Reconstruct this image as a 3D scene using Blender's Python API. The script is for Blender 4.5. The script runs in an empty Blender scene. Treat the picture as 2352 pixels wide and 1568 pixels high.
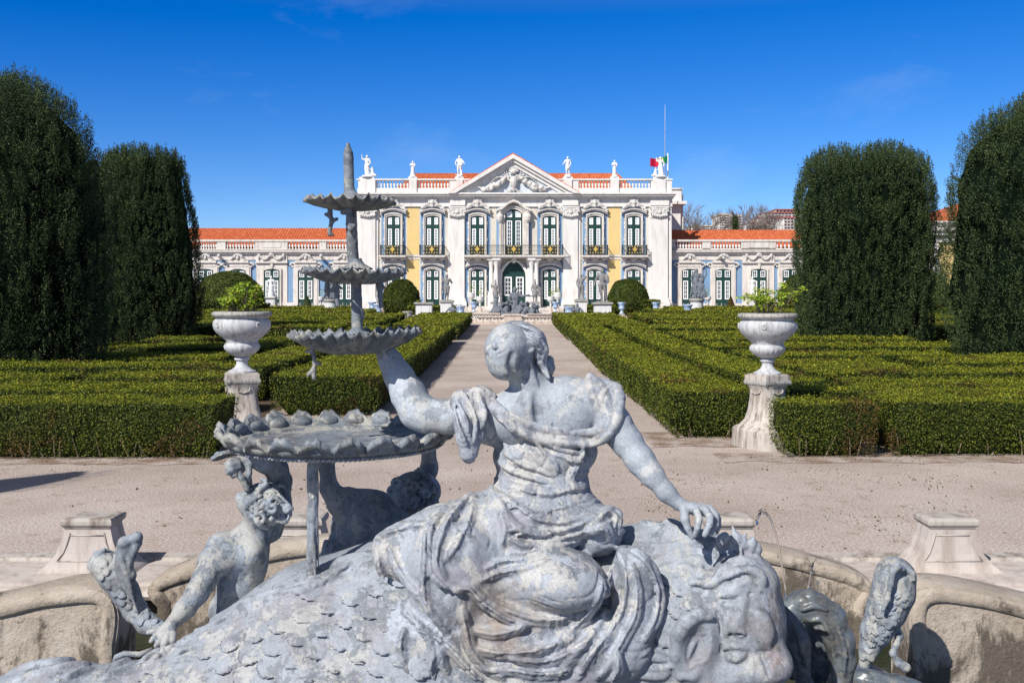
import bpy, math, os, random
import numpy as np
from mathutils import Vector, Matrix, Euler
R = math.radians
PI = math.pi
random.seed(7)
RNG = np.random.default_rng(11)
scene = bpy.context.scene
COL = scene.collection
F = 35.0 / 36.0 * 2352          # focal length in units of a 2352-wide picture
H = 2.35                         # eye height
U0, V0 = 1176.0, 680.0
SKIP = os.environ.get('SKIPSEC', '').split(',')

def P(u, v, Y):
    return Vector(((u - U0) * Y / F, Y, H - (v - V0) * Y / F))

def gz(Y):                       # height of the ground: level at first, then gently rising to the palace
    return np.interp(Y, [0, 30, 92, 130, 600, 3000], [0, 0, 1.0, 1.0, 1.0, 1.0])

# ---------------------------------------------------------------- objects
def tag(o, label=None, cat=None, group=None, kind=None):
    if label: o['label'] = label
    if cat: o['category'] = cat
    if group: o['group'] = group
    if kind: o['kind'] = kind
    return o

def empty(name, loc=(0, 0, 0), rz=0, label=None, cat=None, group=None):
    o = bpy.data.objects.new(name, None)
    o.empty_display_size = 0.3
    COL.objects.link(o)
    o.location = loc
    o.rotation_euler = (0, 0, rz)
    tag(o, label, cat, group)
    return o

def fastmesh(name, verts, faces, mats=(), smooth=False, midx=None):
    """verts (n,3); faces: (m,4) or (m,3) array, or list of tuples"""
    me = bpy.data.meshes.new(name)
    if isinstance(faces, np.ndarray) and len(faces):
        n, k = faces.shape
        me.vertices.add(len(verts))
        me.vertices.foreach_set('co', np.ascontiguousarray(verts, np.float32).ravel())
        me.loops.add(n * k)
        me.loops.foreach_set('vertex_index', np.ascontiguousarray(faces, np.int32).ravel())
        me.polygons.add(n)
        me.polygons.foreach_set('loop_start', np.arange(0, n * k, k, dtype=np.int32))
        if midx is not None:
            me.polygons.foreach_set('material_index', np.ascontiguousarray(midx, np.int32))
        me.update(calc_edges=True)
    else:
        me.from_pydata([tuple(v) for v in verts], [], [tuple(f) for f in faces])
        if midx is not None:
            me.polygons.foreach_set('material_index', np.ascontiguousarray(midx, np.int32))
        me.update()
    if smooth:
        me.polygons.foreach_set('use_smooth', np.ones(len(me.polygons), bool))
    for m in mats: me.materials.append(m)
    return me

def link(name, me, parent=None, loc=None, rot=None):
    o = bpy.data.objects.new(name, me)
    COL.objects.link(o)
    if parent is not None: o.parent = parent
    if loc is not None: o.location = loc
    if rot is not None: o.rotation_euler = rot
    return o

def copy_tree(o, parent=None):
    c = o.copy(); COL.objects.link(c); c.parent = parent
    for ch in list(o.children): copy_tree(ch, c)
    return c

class MB:
    def __init__(s): s.v = []; s.f = []; s.m = []
    def add(s, vs, fs, mi=0):
        b = len(s.v); s.v += [tuple(v) for v in vs]
        s.f += [tuple(b + i for i in f) for f in fs]; s.m += [mi] * len(fs)
    def box(s, x0, x1, y0, y1, z0, z1, mi=0):
        s.add([(x0,y0,z0),(x1,y0,z0),(x1,y1,z0),(x0,y1,z0),(x0,y0,z1),(x1,y0,z1),(x1,y1,z1),(x0,y1,z1)],
              [(0,3,2,1),(4,5,6,7),(0,1,5,4),(1,2,6,5),(2,3,7,6),(3,0,4,7)], mi)
    def prism(s, pts, y0, y1, mi=0):
        """pts: outline in x,z, clockwise or not; extruded from y0 (front) to y1"""
        n = len(pts)
        a = sum(pts[i][0]*pts[(i+1)%n][1]-pts[(i+1)%n][0]*pts[i][1] for i in range(n))
        if a < 0: pts = pts[::-1]
        vs = [(x, y0, z) for x, z in pts] + [(x, y1, z) for x, z in pts]
        fs = [tuple(range(n)), tuple(range(2*n-1, n-1, -1))]
        fs += [((i+1) % n, i, n+i, n+(i+1) % n) for i in range(n)]
        s.add(vs, fs, mi)
    def strip(s, inner, outer, y0, y1, mi=0, closed=False):
        """solid band between two x,z polylines of equal length"""
        n = len(inner)
        rng = range(n if closed else n-1)
        vs = [(x,y0,z) for x,z in inner]+[(x,y0,z) for x,z in outer]+[(x,y1,z) for x,z in inner]+[(x,y1,z) for x,z in outer]
        fs = []
        for i in rng:
            j = (i+1) % n
            fs += [(i,j,n+j,n+i),(2*n+i,3*n+i,3*n+j,2*n+j),(i,2*n+i,2*n+j,j),(n+i,n+j,3*n+j,3*n+i)]
        if not closed:
            fs += [(0,n,3*n,2*n),(n-1,3*n-1,4*n-1,2*n-1)]
        s.add(vs, fs, mi)
    def lathe(s, prof, c=(0,0,0), n=24, mi=0, flute=None, sq=False):
        """prof: list of (r,z)"""
        vs = []; m = len(prof)
        for k, (r, z) in enumerate(prof):
            for i in range(n):
                a = 2*PI*(i+.5)/n
                rr = r
                if flute: rr = r*flute(k, a)
                if sq:
                    q = max(abs(math.cos(a)), abs(math.sin(a))); rr = r/q
                vs.append((c[0]+rr*math.cos(a), c[1]+rr*math.sin(a), c[2]+z))
        fs = []
        for k in range(m-1):
            for i in range(n):
                j = (i+1) % n
                fs.append((k*n+i, k*n+j, (k+1)*n+j, (k+1)*n+i))
        fs.append(tuple(range(n-1,-1,-1))); fs.append(tuple(range((m-1)*n, m*n)))
        s.add(vs, fs, mi)
    def tube(s, pts, rad, n=8, mi=0, cap=True):
        pts = [Vector(p) for p in pts]
        if not hasattr(rad, '__len__'): rad = [rad]*len(pts)
        vs = []; t0 = None; nrm = None
        for i, p in enumerate(pts):
            t = (pts[min(i+1,len(pts)-1)]-pts[max(i-1,0)]).normalized()
            if nrm is None:
                nrm = t.orthogonal().normalized()
            else:
                nrm = (nrm - t*nrm.dot(t))
                nrm = nrm.normalized() if nrm.length > 1e-6 else t.orthogonal().normalized()
            b = t.cross(nrm)
            for k in range(n):
                a = 2*PI*k/n
                vs.append(p + (nrm*math.cos(a)+b*math.sin(a))*rad[i])
        fs = []
        for i in range(len(pts)-1):
            for k in range(n):
                j = (k+1) % n
                fs.append((i*n+k, i*n+j, (i+1)*n+j, (i+1)*n+k))
        if cap:
            fs.append(tuple(range(n-1,-1,-1))); fs.append(tuple(range((len(pts)-1)*n, len(pts)*n)))
        s.add(vs, fs, mi)
    def build(s, name, mats, parent=None, smooth=False, loc=None, rot=None):
        if not isinstance(mats, (list, tuple)): mats = [mats]
        me = fastmesh(name, s.v, s.f, mats, smooth, s.m)
        return link(name, me, parent, loc, rot)

def autosmooth(o, ang=35):
    me = o.data
    me.polygons.foreach_set('use_smooth', np.ones(len(me.polygons), bool))
    me.set_sharp_from_angle(angle=R(ang))
    return o

# ---------------------------------------------------------------- numpy noise
_perm = np.random.default_rng(3).permutation(4096).astype(np.int32)
_grad = np.random.default_rng(4).normal(size=(4096, 3)).astype(np.float32)
_grad /= np.linalg.norm(_grad, axis=1, keepdims=True)
def pnoise(p):
    p = np.asarray(p, np.float32)
    i = np.floor(p).astype(np.int64); f = (p - i).astype(np.float32)
    w = f*f*f*(f*(f*6-15)+10)
    out = np.zeros(p.shape[:-1], np.float32)
    for dx in (0, 1):
        wx = w[..., 0] if dx else 1-w[..., 0]
        for dy in (0, 1):
            wy = w[..., 1] if dy else 1-w[..., 1]
            for dz in (0, 1):
                wz = w[..., 2] if dz else 1-w[..., 2]
                h = _perm[(_perm[(_perm[(i[..., 0]+dx) & 4095] + i[..., 1]+dy) & 4095] + i[..., 2]+dz) & 4095]
                g = _grad[h]
                out += wx*wy*wz*(g[..., 0]*(f[..., 0]-dx)+g[..., 1]*(f[..., 1]-dy)+g[..., 2]*(f[..., 2]-dz))
    return out*1.6
def fbm(p, o=3, g=.5):
    p = np.asarray(p, np.float32); a = 1.; s = 0
    for k in range(o):
        s = s + a*pnoise(p); p = p*2.03+17.1; a *= g
    return s

# ---------------------------------------------------------------- signed distance sculpting
class Field:
    def __init__(s, lo, hi, h):
        s.lo = np.array(lo, np.float32); s.h = h
        s.n = np.maximum(((np.array(hi)-s.lo)/h).astype(int)+1, 4)
        s.D = np.full(s.n, 1.0, np.float32)
    def _win(s, lo, hi):
        a = np.clip(np.floor((np.array(lo)-s.lo)/s.h).astype(int), 0, s.n-1)
        b = np.clip(np.ceil((np.array(hi)-s.lo)/s.h).astype(int)+1, 1, s.n)
        if (b <= a).any(): return None
        ax = [(s.lo[k] + s.h*np.arange(a[k], b[k], dtype=np.float32)) for k in range(3)]
        sl = tuple(slice(a[k], b[k]) for k in range(3))
        return sl, ax[0][:, None, None], ax[1][None, :, None], ax[2][None, None, :]
    def _mix(s, sl, d, k, op):
        D = s.D[sl]
        if op == 'add':
            if k > 0:
                h = np.clip(.5+.5*(D-d)/k, 0, 1)
                s.D[sl] = D*(1-h)+d*h-k*h*(1-h)
            else: s.D[sl] = np.minimum(D, d)
        else:
            if k > 0:
                h = np.clip(.5-.5*(D+d)/k, 0, 1)
                s.D[sl] = D*(1-h)-d*h+k*h*(1-h)
            else: s.D[sl] = np.maximum(D, -d)
    def ell(s, c, r, k=.02, rot=None, op='add'):
        """ellipsoid, rot = Matrix 3x3 or (rx,ry,rz)"""
        c = np.array(c, float); r = np.array(r, float)
        m = (r.max() + k + 2*s.h + .02)
        w = s._win(c-m, c+m)
        if w is None: return
        sl, x, y, z = w
        x = x-c[0]; y = y-c[1]; z = z-c[2]
        if rot is not None:
            M = Euler(rot).to_matrix() if not isinstance(rot, Matrix) else rot
            M = np.array(M).T
            x, y, z = (M[i, 0]*x+M[i, 1]*y+M[i, 2]*z for i in range(3))
        k0 = np.sqrt((x/r[0])**2+(y/r[1])**2+(z/r[2])**2)
        k1 = np.sqrt((x/r[0]**2)**2+(y/r[1]**2)**2+(z/r[2]**2)**2)+1e-9
        d = np.where(k0 < .02, -r.min(), k0*(k0-1)/k1)
        s._mix(sl, d.astype(np.float32), k, op)
    def cap(s, a, b, ra, rb, k=.02, op='add', flat=None):
        a = np.array(a, float); b = np.array(b, float)
        m = max(ra, rb)+k+2*s.h
        w = s._win(np.minimum(a, b)-m, np.maximum(a, b)+m)
        if w is None: return
        sl, x, y, z = w
        d = b-a; L = (d@d)+1e-12
        t = np.clip(((x-a[0])*d[0]+(y-a[1])*d[1]+(z-a[2])*d[2])/L, 0, 1)
        r = ra+(rb-ra)*t
        dd = np.sqrt((x-a[0]-t*d[0])**2+(y-a[1]-t*d[1])**2+(z-a[2]-t*d[2])**2)-r
        s._mix(sl, dd.astype(np.float32), k, op)
    def chain(s, pts, rad, k=.02, op='add'):
        if not hasattr(rad, '__len__'): rad = [rad]*len(pts)
        for i in range(len(pts)-1): s.cap(pts[i], pts[i+1], rad[i], rad[i+1], k, op)
    def box(s, c, hsz, rnd=.01, k=.01, rot=None, op='add'):
        c = np.array(c, float); hs = np.array(hsz, float)-rnd
        m = np.linalg.norm(hsz)+k+2*s.h
        w = s._win(c-m, c+m)
        if w is None: return
        sl, x, y, z = w
        x = x-c[0]; y = y-c[1]; z = z-c[2]
        if rot is not None:
            M = np.array(Euler(rot).to_matrix()).T
            x, y, z = (M[i, 0]*x+M[i, 1]*y+M[i, 2]*z for i in range(3))
        q = [np.abs(x)-hs[0], np.abs(y)-hs[1], np.abs(z)-hs[2]]
        d = np.sqrt(np.maximum(q[0], 0)**2+np.maximum(q[1], 0)**2+np.maximum(q[2], 0)**2)+np.minimum(np.maximum(np.maximum(q[0], q[1]), q[2]), 0)-rnd
        s._mix(sl, d.astype(np.float32), k, op)
    def at(s, u, v, ymin=None, lift=0.0, default=None):
        """where the sight line through (u,v) first meets the surface"""
        y0 = s.lo[1] if ymin is None else ymin
        Y = np.arange(y0, s.lo[1]+s.h*(s.n[1]-1), s.h*.5)
        X = (u-U0)*Y/F; Z = H-(v-V0)*Y/F
        i = np.round((np.stack([X, Y, Z], 1)-s.lo)/s.h).astype(int)
        ok = ((i >= 0) & (i < s.n)).all(1)
        i = np.clip(i, 0, s.n-1)
        d = np.where(ok, s.D[i[:, 0], i[:, 1], i[:, 2]], 1)
        j = np.nonzero(d < 0)[0]
        if not len(j): return default
        y = Y[j[0]]-lift
        return P(u, v, y)
    def mesh(s, crop=False):
        """naive surface nets"""
        D = s.D.copy()
        if not crop:
            for ax in range(3):
                sl = [slice(None)]*3
                for e in (0, -1):
                    sl[ax] = e; D[tuple(sl)] = np.maximum(D[tuple(sl)], s.h*.5)
        n = np.array(D.shape); neg = D < 0
        cs = np.zeros(n-1, np.uint8)
        for dx in (0, 1):
            for dy in (0, 1):
                for dz in (0, 1):
                    cs += neg[dx:n[0]-1+dx, dy:n[1]-1+dy, dz:n[2]-1+dz]
        act = np.argwhere((cs > 0) & (cs < 8))
        idx = np.full(n-1, -1, np.int64); idx[act[:, 0], act[:, 1], act[:, 2]] = np.arange(len(act))
        acc = np.zeros((len(act), 3)); cnt = np.zeros(len(act))
        cor = [np.array([a, b, c]) for a in (0, 1) for b in (0, 1) for c in (0, 1)]
        val = {tuple(c): D[act[:, 0]+c[0], act[:, 1]+c[1], act[:, 2]+c[2]] for c in cor}
        for c in cor:
            for ax in range(3):
                if c[ax]: continue
                e = c.copy(); e[ax] = 1
                a = val[tuple(c)]; b = val[tuple(e)]
                m = (a < 0) != (b < 0)
                t = np.where(m, a/(a-b+1e-12), 0)
                p = np.repeat(c[None].astype(float), len(act), 0); p[:, ax] += t
                acc += p*m[:, None]; cnt += m
        vs = (act+acc/np.maximum(cnt, 1)[:, None])*s.h+s.lo
        fs = []
        for ax in range(3):
            o1, o2 = (ax+1) % 3, (ax+2) % 3
            sa = [slice(0, n[k]-1) if k == ax else slice(1, n[k]-1) for k in range(3)]
            sb = [slice(1, n[k]) if k == ax else slice(1, n[k]-1) for k in range(3)]
            A = neg[tuple(sa)]; B = neg[tuple(sb)]
            for flip, M in ((False, A & ~B), (True, ~A & B)):
                q = np.argwhere(M)
                if not len(q): continue
                q[:, o1] += 1; q[:, o2] += 1
                def g(d1, d2):
                    r = q.copy(); r[:, o1] -= d1; r[:, o2] -= d2
                    return idx[r[:, 0], r[:, 1], r[:, 2]]
                f = np.stack([g(1, 1), g(0, 1), g(0, 0), g(1, 0)], 1)
                if flip: f = f[:, ::-1]
                fs.append(f)
        fs = np.concatenate(fs)
        fs = fs[(fs >= 0).all(1)]
        return vs, fs
    def grad(s, p):
        q = (p-s.lo)/s.h
        i = np.clip(q.astype(int), 1, s.n-2)
        g = np.stack([s.D[i[:, 0]+1, i[:, 1], i[:, 2]]-s.D[i[:, 0]-1, i[:, 1], i[:, 2]],
                      s.D[i[:, 0], i[:, 1]+1, i[:, 2]]-s.D[i[:, 0], i[:, 1]-1, i[:, 2]],
                      s.D[i[:, 0], i[:, 1], i[:, 2]+1]-s.D[i[:, 0], i[:, 1], i[:, 2]-1]], 1)
        return g/(np.linalg.norm(g, axis=1, keepdims=True)+1e-9)

# ---------------------------------------------------------------- materials
class NT:
    def __init__(s, name):
        s.m = bpy.data.materials.new(name); s.m.use_nodes = True
        s.t = s.m.node_tree; s.b = s.t.nodes['Principled BSDF']
    def n(s, typ, **kw):
        nd = s.t.nodes.new(typ)
        for k, v in kw.items():
            if k in nd.inputs.keys(): nd.inputs[k].default_value = v
            else: setattr(nd, k, v)
        return nd
    def l(s, a, b): s.t.links.new(a, b)
    def pos(s, scale=(1, 1, 1), obj=True):
        c = s.n('ShaderNodeTexCoord'); mp = s.n('ShaderNodeMapping'); mp.inputs['Scale'].default_value = scale
        if obj: s.l(c.outputs['Object'], mp.inputs['Vector'])
        else:
            g = s.n('ShaderNodeNewGeometry'); s.l(g.outputs['Position'], mp.inputs['Vector'])
        return mp.outputs[0]
    def noise(s, vec, scale=5, detail=4, rough=.55, dist=0):
        nd = s.n('ShaderNodeTexNoise'); nd.inputs['Scale'].default_value = scale; nd.inputs['Detail'].default_value = detail
        nd.inputs['Roughness'].default_value = rough; nd.inputs['Distortion'].default_value = dist
        if vec is not None: s.l(vec, nd.inputs['Vector'])
        return nd.outputs['Fac']
    def ramp(s, fac, stops, interp='LINEAR'):
        nd = s.n('ShaderNodeValToRGB'); cr = nd.color_ramp; cr.interpolation = interp
        while len(cr.elements) > 1: cr.elements.remove(cr.elements[-1])
        for i, (p, c) in enumerate(stops):
            e = cr.elements[0] if i == 0 else cr.elements.new(p)
            e.position = p
            if not hasattr(c, '__len__'): c = (c, c, c)
            e.color = (*c[:3], 1)
        s.l(fac, nd.inputs[0]); return nd.outputs[0]
    def mix(s, fac, a, b, mode='MIX'):
        nd = s.n('ShaderNodeMix', data_type='RGBA', blend_type=mode)
        for i, x in ((0, fac), (6, a), (7, b)):
            if isinstance(x, (int, float)): nd.inputs[i].default_value = x
            elif isinstance(x, (tuple, list)): nd.inputs[i].default_value = (*x[:3], 1)
            else: s.l(x, nd.inputs[i])
        return nd.outputs[2]
    def math(s, op, a, b=0.0):
        nd = s.n('ShaderNodeMath', operation=op)
        for i, x in ((0, a), (1, b)):
            if isinstance(x, (int, float)): nd.inputs[i].default_value = x
            else: s.l(x, nd.inputs[i])
        return nd.outputs[0]
    def bump(s, h, strength=.3, dist=.01):
        nd = s.n('ShaderNodeBump'); nd.inputs['Strength'].default_value = strength; nd.inputs['Distance'].default_value = dist
        s.l(h, nd.inputs['Height']); s.l(nd.outputs[0], s.b.inputs['Normal'])
    def out(s, col=None, rough=.7, spec=.3, metal=0):
        if col is not None:
            if isinstance(col, (tuple, list)): s.b.inputs['Base Color'].default_value = (*col[:3], 1)
            else: s.l(col, s.b.inputs['Base Color'])
        if isinstance(rough, (int, float)): s.b.inputs['Roughness'].default_value = rough
        else: s.l(rough, s.b.inputs['Roughness'])
        s.b.inputs['Specular IOR Level'].default_value = spec
        s.b.inputs['Metallic'].default_value = metal
        return s.m

def m_simple(name, c, rough=.7, spec=.3, metal=0, var=.12, scale=3):
    n = NT(name); f = n.noise(n.pos(obj=False), scale, 4)
    a = tuple(x*(1-var) for x in c); b = tuple(min(1, x*(1+var)) for x in c)
    return n.out(n.ramp(f, [(.3, a), (.7, b)]), rough, spec, metal)

def m_stone(name, base, stain=(.30, .26, .21), amt=.35, scale=.6, rough=.8, bump=.02):
    n = NT(name); p = n.pos(obj=False)
    f1 = n.noise(p, scale, 6, .6)
    c = n.ramp(f1, [(.3, tuple(x*.92 for x in base)), (.65, base)])
    p2 = n.pos((2.2, 2.2, .35), obj=False)                    # runs of weathering, drawn out downward
    f2 = n.ramp(n.noise(p2, scale*2.0, 8, .65), [(.47, 0), (.64, amt)])
    c = n.mix(f2, c, stain)
    f3 = n.ramp(n.noise(p, scale*9, 5, .6), [(.50, 0), (.66, amt*.6)])
    c = n.mix(f3, c, tuple(x*.8 for x in base))
    n.bump(n.noise(p, scale*16, 5), .25, bump)
    return n.out(c, rough, .25)

def m_leaf(name, cols, rough=.55, scale=1.2, brown=None, spec=.25):
    """many separate leaves: each its own tint, plus broad patches"""
    n = NT(name)
    g = n.n('ShaderNodeNewGeometry')
    c = n.ramp(g.outputs['Random Per Island'], [(i/(len(cols)-1), k) for i, k in enumerate(cols)])
    p = n.pos(obj=False)
    f = n.ramp(n.noise(p, scale, 4), [(.35, (.72, .75, .7)), (.65, (1.15, 1.12, 1.0))])
    c = n.mix(1.0, c, f, 'MULTIPLY')
    if brown:
        f = n.ramp(n.noise(p, brown[1], 3), [(brown[2], 0), (brown[2]+.08, .8)])
        c = n.mix(f, c, brown[0])
    n.out(c, rough, spec)
    n.b.inputs['Subsurface Weight'].default_value = 0
    tr = n.n('ShaderNodeBsdfTranslucent'); n.l(c, tr.inputs['Color'])
    mx = n.n('ShaderNodeMixShader'); mx.inputs[0].default_value = .22
    o = n.t.nodes['Material Output']
    n.l(n.b.outputs[0], mx.inputs[1]); n.l(tr.outputs[0], mx.inputs[2]); n.l(mx.outputs[0], o.inputs['Surface'])
    return n.m

M = {}
M['white_stone'] = m_stone('white_stone', (.71, .685, .66), (.44, .39, .345), amt=.40)
M['trim_stone'] = m_stone('trim_stone', (.645, .605, .565), (.32, .26, .20), amt=.5, scale=.9)
M['carved_stone'] = m_stone('carved_stone', (.58, .56, .54), (.26, .23, .20), amt=.5, scale=1.5)
M['marble'] = m_stone('marble', (.66, .655, .65), (.38, .36, .33), amt=.4, scale=2)
M['pink_stone'] = m_stone('pink_stone', (.54, .45, .385), (.22, .18, .14), amt=.45, scale=1.2)
M['blue_plaster'] = m_stone('blue_plaster', (.175, .30, .475), (.26, .36, .47), amt=.45, scale=.7, bump=.003)
M['yellow_plaster'] = m_stone('yellow_plaster', (.70, .515, .215), (.60, .46, .26), amt=.4, bump=.003)
M['grey_plaster'] = m_stone('grey_plaster', (.56, .61, .68), (.35, .36, .38), amt=.4)
M['cream_plaster'] = m_stone('cream_plaster', (.62, .58, .51), (.45, .38, .30), amt=.4)
M['green_paint'] = m_simple('green_paint', (.010, .045, .038), .45, .4)
M['white_paint'] = m_simple('white_paint', (.78, .80, .80), .5, .4, var=.04)
M['gold'] = m_simple('gold', (.85, .55, .12), .35, .5, .6)
M['iron'] = m_simple('iron', (.022, .030, .030), .5, .4)
M['soil'] = m_simple('soil', (.10, .07, .05), .9, .1, var=.3, scale=8)
M['red_cloth'] = m_simple('red_cloth', (.55, .01, .05), .8)
M['green_cloth'] = m_simple('green_cloth', (.01, .20, .08), .8)
M['yellow_cloth'] = m_simple('yellow_cloth', (.8, .6, .05), .8)
n = NT('window_glass'); n.out(n.ramp(n.noise(n.pos(obj=False), .9, 3), [(.35, (.012, .016, .022)), (.7, (.05, .06, .08))]), .06, .5); M['glass'] = n.m
n = NT('curtain_glass'); n.out(n.ramp(n.noise(n.pos(obj=False), 1.5, 3), [(.3, (.60, .66, .72)), (.7, (.80, .84, .86))]), .12, .5); M['curtain'] = n.m
# roof tiles
n = NT('roof_tiles'); p = n.pos(obj=False)
c = n.ramp(n.noise(p, 3.3, 7, .75), [(.34, (.28, .062, .026)), (.5, (.46, .105, .040)), (.62, (.56, .19, .085))])
n.out(c, .8, .2); M['tiles'] = n.m
# ================================================================ camera, sun, sky
cam = bpy.data.cameras.new('camera'); cam.lens = 35; cam.sensor_width = 36
cam.shift_y = -(784-V0)/2352; cam.clip_start = .05; cam.clip_end = 6000
co = link('camera', cam, None, (0, 0, H), (R(90), 0, 0)); scene.camera = co
SUNV = Vector((.72, 1.0, -1.02)).normalized()
el = math.asin(-SUNV.z); az = math.atan2(-SUNV.x, -SUNV.y)
sun = bpy.data.lights.new('sun', 'SUN'); sun.energy = 4.8; sun.angle = R(.53); sun.color = (1, .95, .87)
so = link('sun', sun); so.rotation_euler = SUNV.to_track_quat('-Z', 'Y').to_euler()
world = bpy.data.worlds.new('World'); scene.world = world; world.use_nodes = True
wt = world.node_tree; bg = wt.nodes['Background']
sky = wt.nodes.new('ShaderNodeTexSky'); sky.sky_type = 'NISHITA'; sky.sun_disc = False
sky.sun_elevation = el; sky.sun_rotation = az; sky.air_density = .8; sky.dust_density = .1; sky.ozone_density = 4.0; sky.altitude = 300
hs = wt.nodes.new('ShaderNodeHueSaturation'); hs.inputs['Saturation'].default_value = 1.3; hs.inputs['Value'].default_value = .95; hs.inputs['Hue'].default_value = .503
wt.links.new(sky.outputs[0], hs.inputs['Color'])
# faint cirrus high in the sky
tc = wt.nodes.new('ShaderNodeTexCoord'); mp = wt.nodes.new('ShaderNodeMapping'); mp.inputs['Scale'].default_value = (2.2, 1, 6.0)
cn = wt.nodes.new('ShaderNodeTexNoise'); cn.inputs['Scale'].default_value = 1.6; cn.inputs['Detail'].default_value = 7; cn.inputs['Roughness'].default_value = .62; cn.inputs['Distortion'].default_value = .5
cr = wt.nodes.new('ShaderNodeValToRGB'); cr.color_ramp.elements[0].position = .56; cr.color_ramp.elements[0].color = (0, 0, 0, 1)
cr.color_ramp.elements[1].position = .90; cr.color_ramp.elements[1].color = (.20, .20, .20, 1)
cm = wt.nodes.new('ShaderNodeMix'); cm.data_type = 'RGBA'; cm.inputs[7].default_value = (6.0, 6.6, 7.6, 1)
wt.links.new(tc.outputs['Generated'], mp.inputs[0]); wt.links.new(mp.outputs[0], cn.inputs['Vector']); wt.links.new(cn.outputs['Fac'], cr.inputs[0])
sb = wt.nodes.new('ShaderNodeMix'); sb.data_type = 'RGBA'; sb.blend_type = 'SUBTRACT'; sb.inputs[0].default_value = 1; sb.inputs[7].default_value = (.40, .40, 0, 1)
wt.links.new(hs.outputs[0], sb.inputs[6])
# the high sky, above what a level view takes in, is a plainer and dimmer blue
h2 = wt.nodes.new('ShaderNodeHueSaturation'); h2.inputs['Saturation'].default_value = .55; h2.inputs['Value'].default_value = .72; wt.links.new(sky.outputs[0], h2.inputs['Color'])
sz = wt.nodes.new('ShaderNodeSeparateXYZ'); wt.links.new(tc.outputs['Generated'], sz.inputs[0])
mr = wt.nodes.new('ShaderNodeMapRange'); mr.inputs[1].default_value = .27; mr.inputs[2].default_value = .48; wt.links.new(sz.outputs[2], mr.inputs[0])
ab = wt.nodes.new('ShaderNodeMix'); ab.data_type = 'RGBA'; ab.blend_type = 'ADD'; ab.inputs[0].default_value = 1; ab.inputs[7].default_value = (.05, 0, .8, 1); wt.links.new(sb.outputs[2], ab.inputs[6]); sb = ab
m2 = wt.nodes.new('ShaderNodeMix'); m2.data_type = 'RGBA'; wt.links.new(mr.outputs[0], m2.inputs[0]); wt.links.new(sb.outputs[2], m2.inputs[6]); wt.links.new(h2.outputs[0], m2.inputs[7])
wt.links.new(cr.outputs[0], cm.inputs[0]); wt.links.new(m2.outputs[2], cm.inputs[6]); wt.links.new(cm.outputs[2], bg.inputs['Color'])
bg.inputs['Strength'].default_value = .10
scene.view_settings.view_transform = 'Standard'; scene.view_settings.look = 'None'
scene.view_settings.exposure = 0.30; scene.view_settings.gamma = 1
scene.cycles.use_denoising = True
scene.cycles.max_bounces = 6; scene.cycles.transparent_max_bounces = 6
try: scene.cycles.use_adaptive_sampling = True
except Exception: pass

# ================================================================ ground
n = NT('gravel'); p = n.pos(obj=False)
f = n.noise(p, 38, 6, .8)
c = n.ramp(f, [(.36, (.20, .150, .125)), (.46, (.385, .325, .295)), (.54, (.475, .415, .385)), (.64, (.74, .67, .62))])
f2 = n.ramp(n.noise(p, .35, 5, .6), [(.35, (.80, .76, .73)), (.62, (1.06, 1.05, 1.04))]); c = n.mix(1.0, c, f2, 'MULTIPLY')
f3 = n.ramp(n.noise(p, 3.0, 8, .7), [(.55, 0), (.68, .6)]); c = n.mix(f3, c, (.24, .165, .12))
# sparse weeds in the gravel on the right
sx = n.n('ShaderNodeSeparateXYZ'); n.l(p, sx.inputs[0])
side = n.ramp(n.math('MULTIPLY', sx.outputs[0], .1), [(.15, 0), (.45, 1)])
wd = n.math('MULTIPLY', n.ramp(n.noise(p, 9, 3, .6), [(.64, 0), (.68, 1)]), n.ramp(n.noise(p, 1.3, 3), [(.48, 0), (.6, .8)]))
c = n.mix(n.math('MULTIPLY', wd, side), c, (.10, .12, .03))
n.bump(n.math('ADD', f, n.noise(p, 160, 2)), .45, .006); n.out(c, .9, .15); M['gravel'] = n.m
xs = np.array([-3000, -400, -60, -30, -15, -6, 0, 6, 15, 30, 60, 400, 3000.]); ys = np.array([-40, 0, 4, 7.5, 12, 20, 30, 40, 50, 60, 75, 92, 110, 130, 250, 600, 3000.])
vs = [(x, y, float(gz(y))) for y in ys for x in xs]
# a bowl cut in the ground for the pool is simply a hole between y=-40..8.1, x=-4.6..4.6
nx = len(xs)
POOL = (-5.2, 5.2, -1.0, 7.9)
vs = []; fs = []
xs = np.array([-3000, -400, -60, -30, -15, POOL[0], POOL[1], 15, 30, 60, 400, 3000.]); ys = np.array([-40, POOL[2], POOL[3], 12, 20, 30, 40, 50, 60, 75, 92, 110, 130, 250, 600, 3000.])
nx = len(xs)
vs = [(x, y, float(gz(y))) for y in ys for x in xs]
for j in range(len(ys)-1):
    for i in range(nx-1):
        if xs[i] == POOL[0] and ys[j] == POOL[2]: continue
        fs.append((j*nx+i, j*nx+i+1, (j+1)*nx+i+1, (j+1)*nx+i))
g = link('ground', fastmesh('ground', vs, fs, [M['gravel']])); tag(g, kind='structure')

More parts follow.
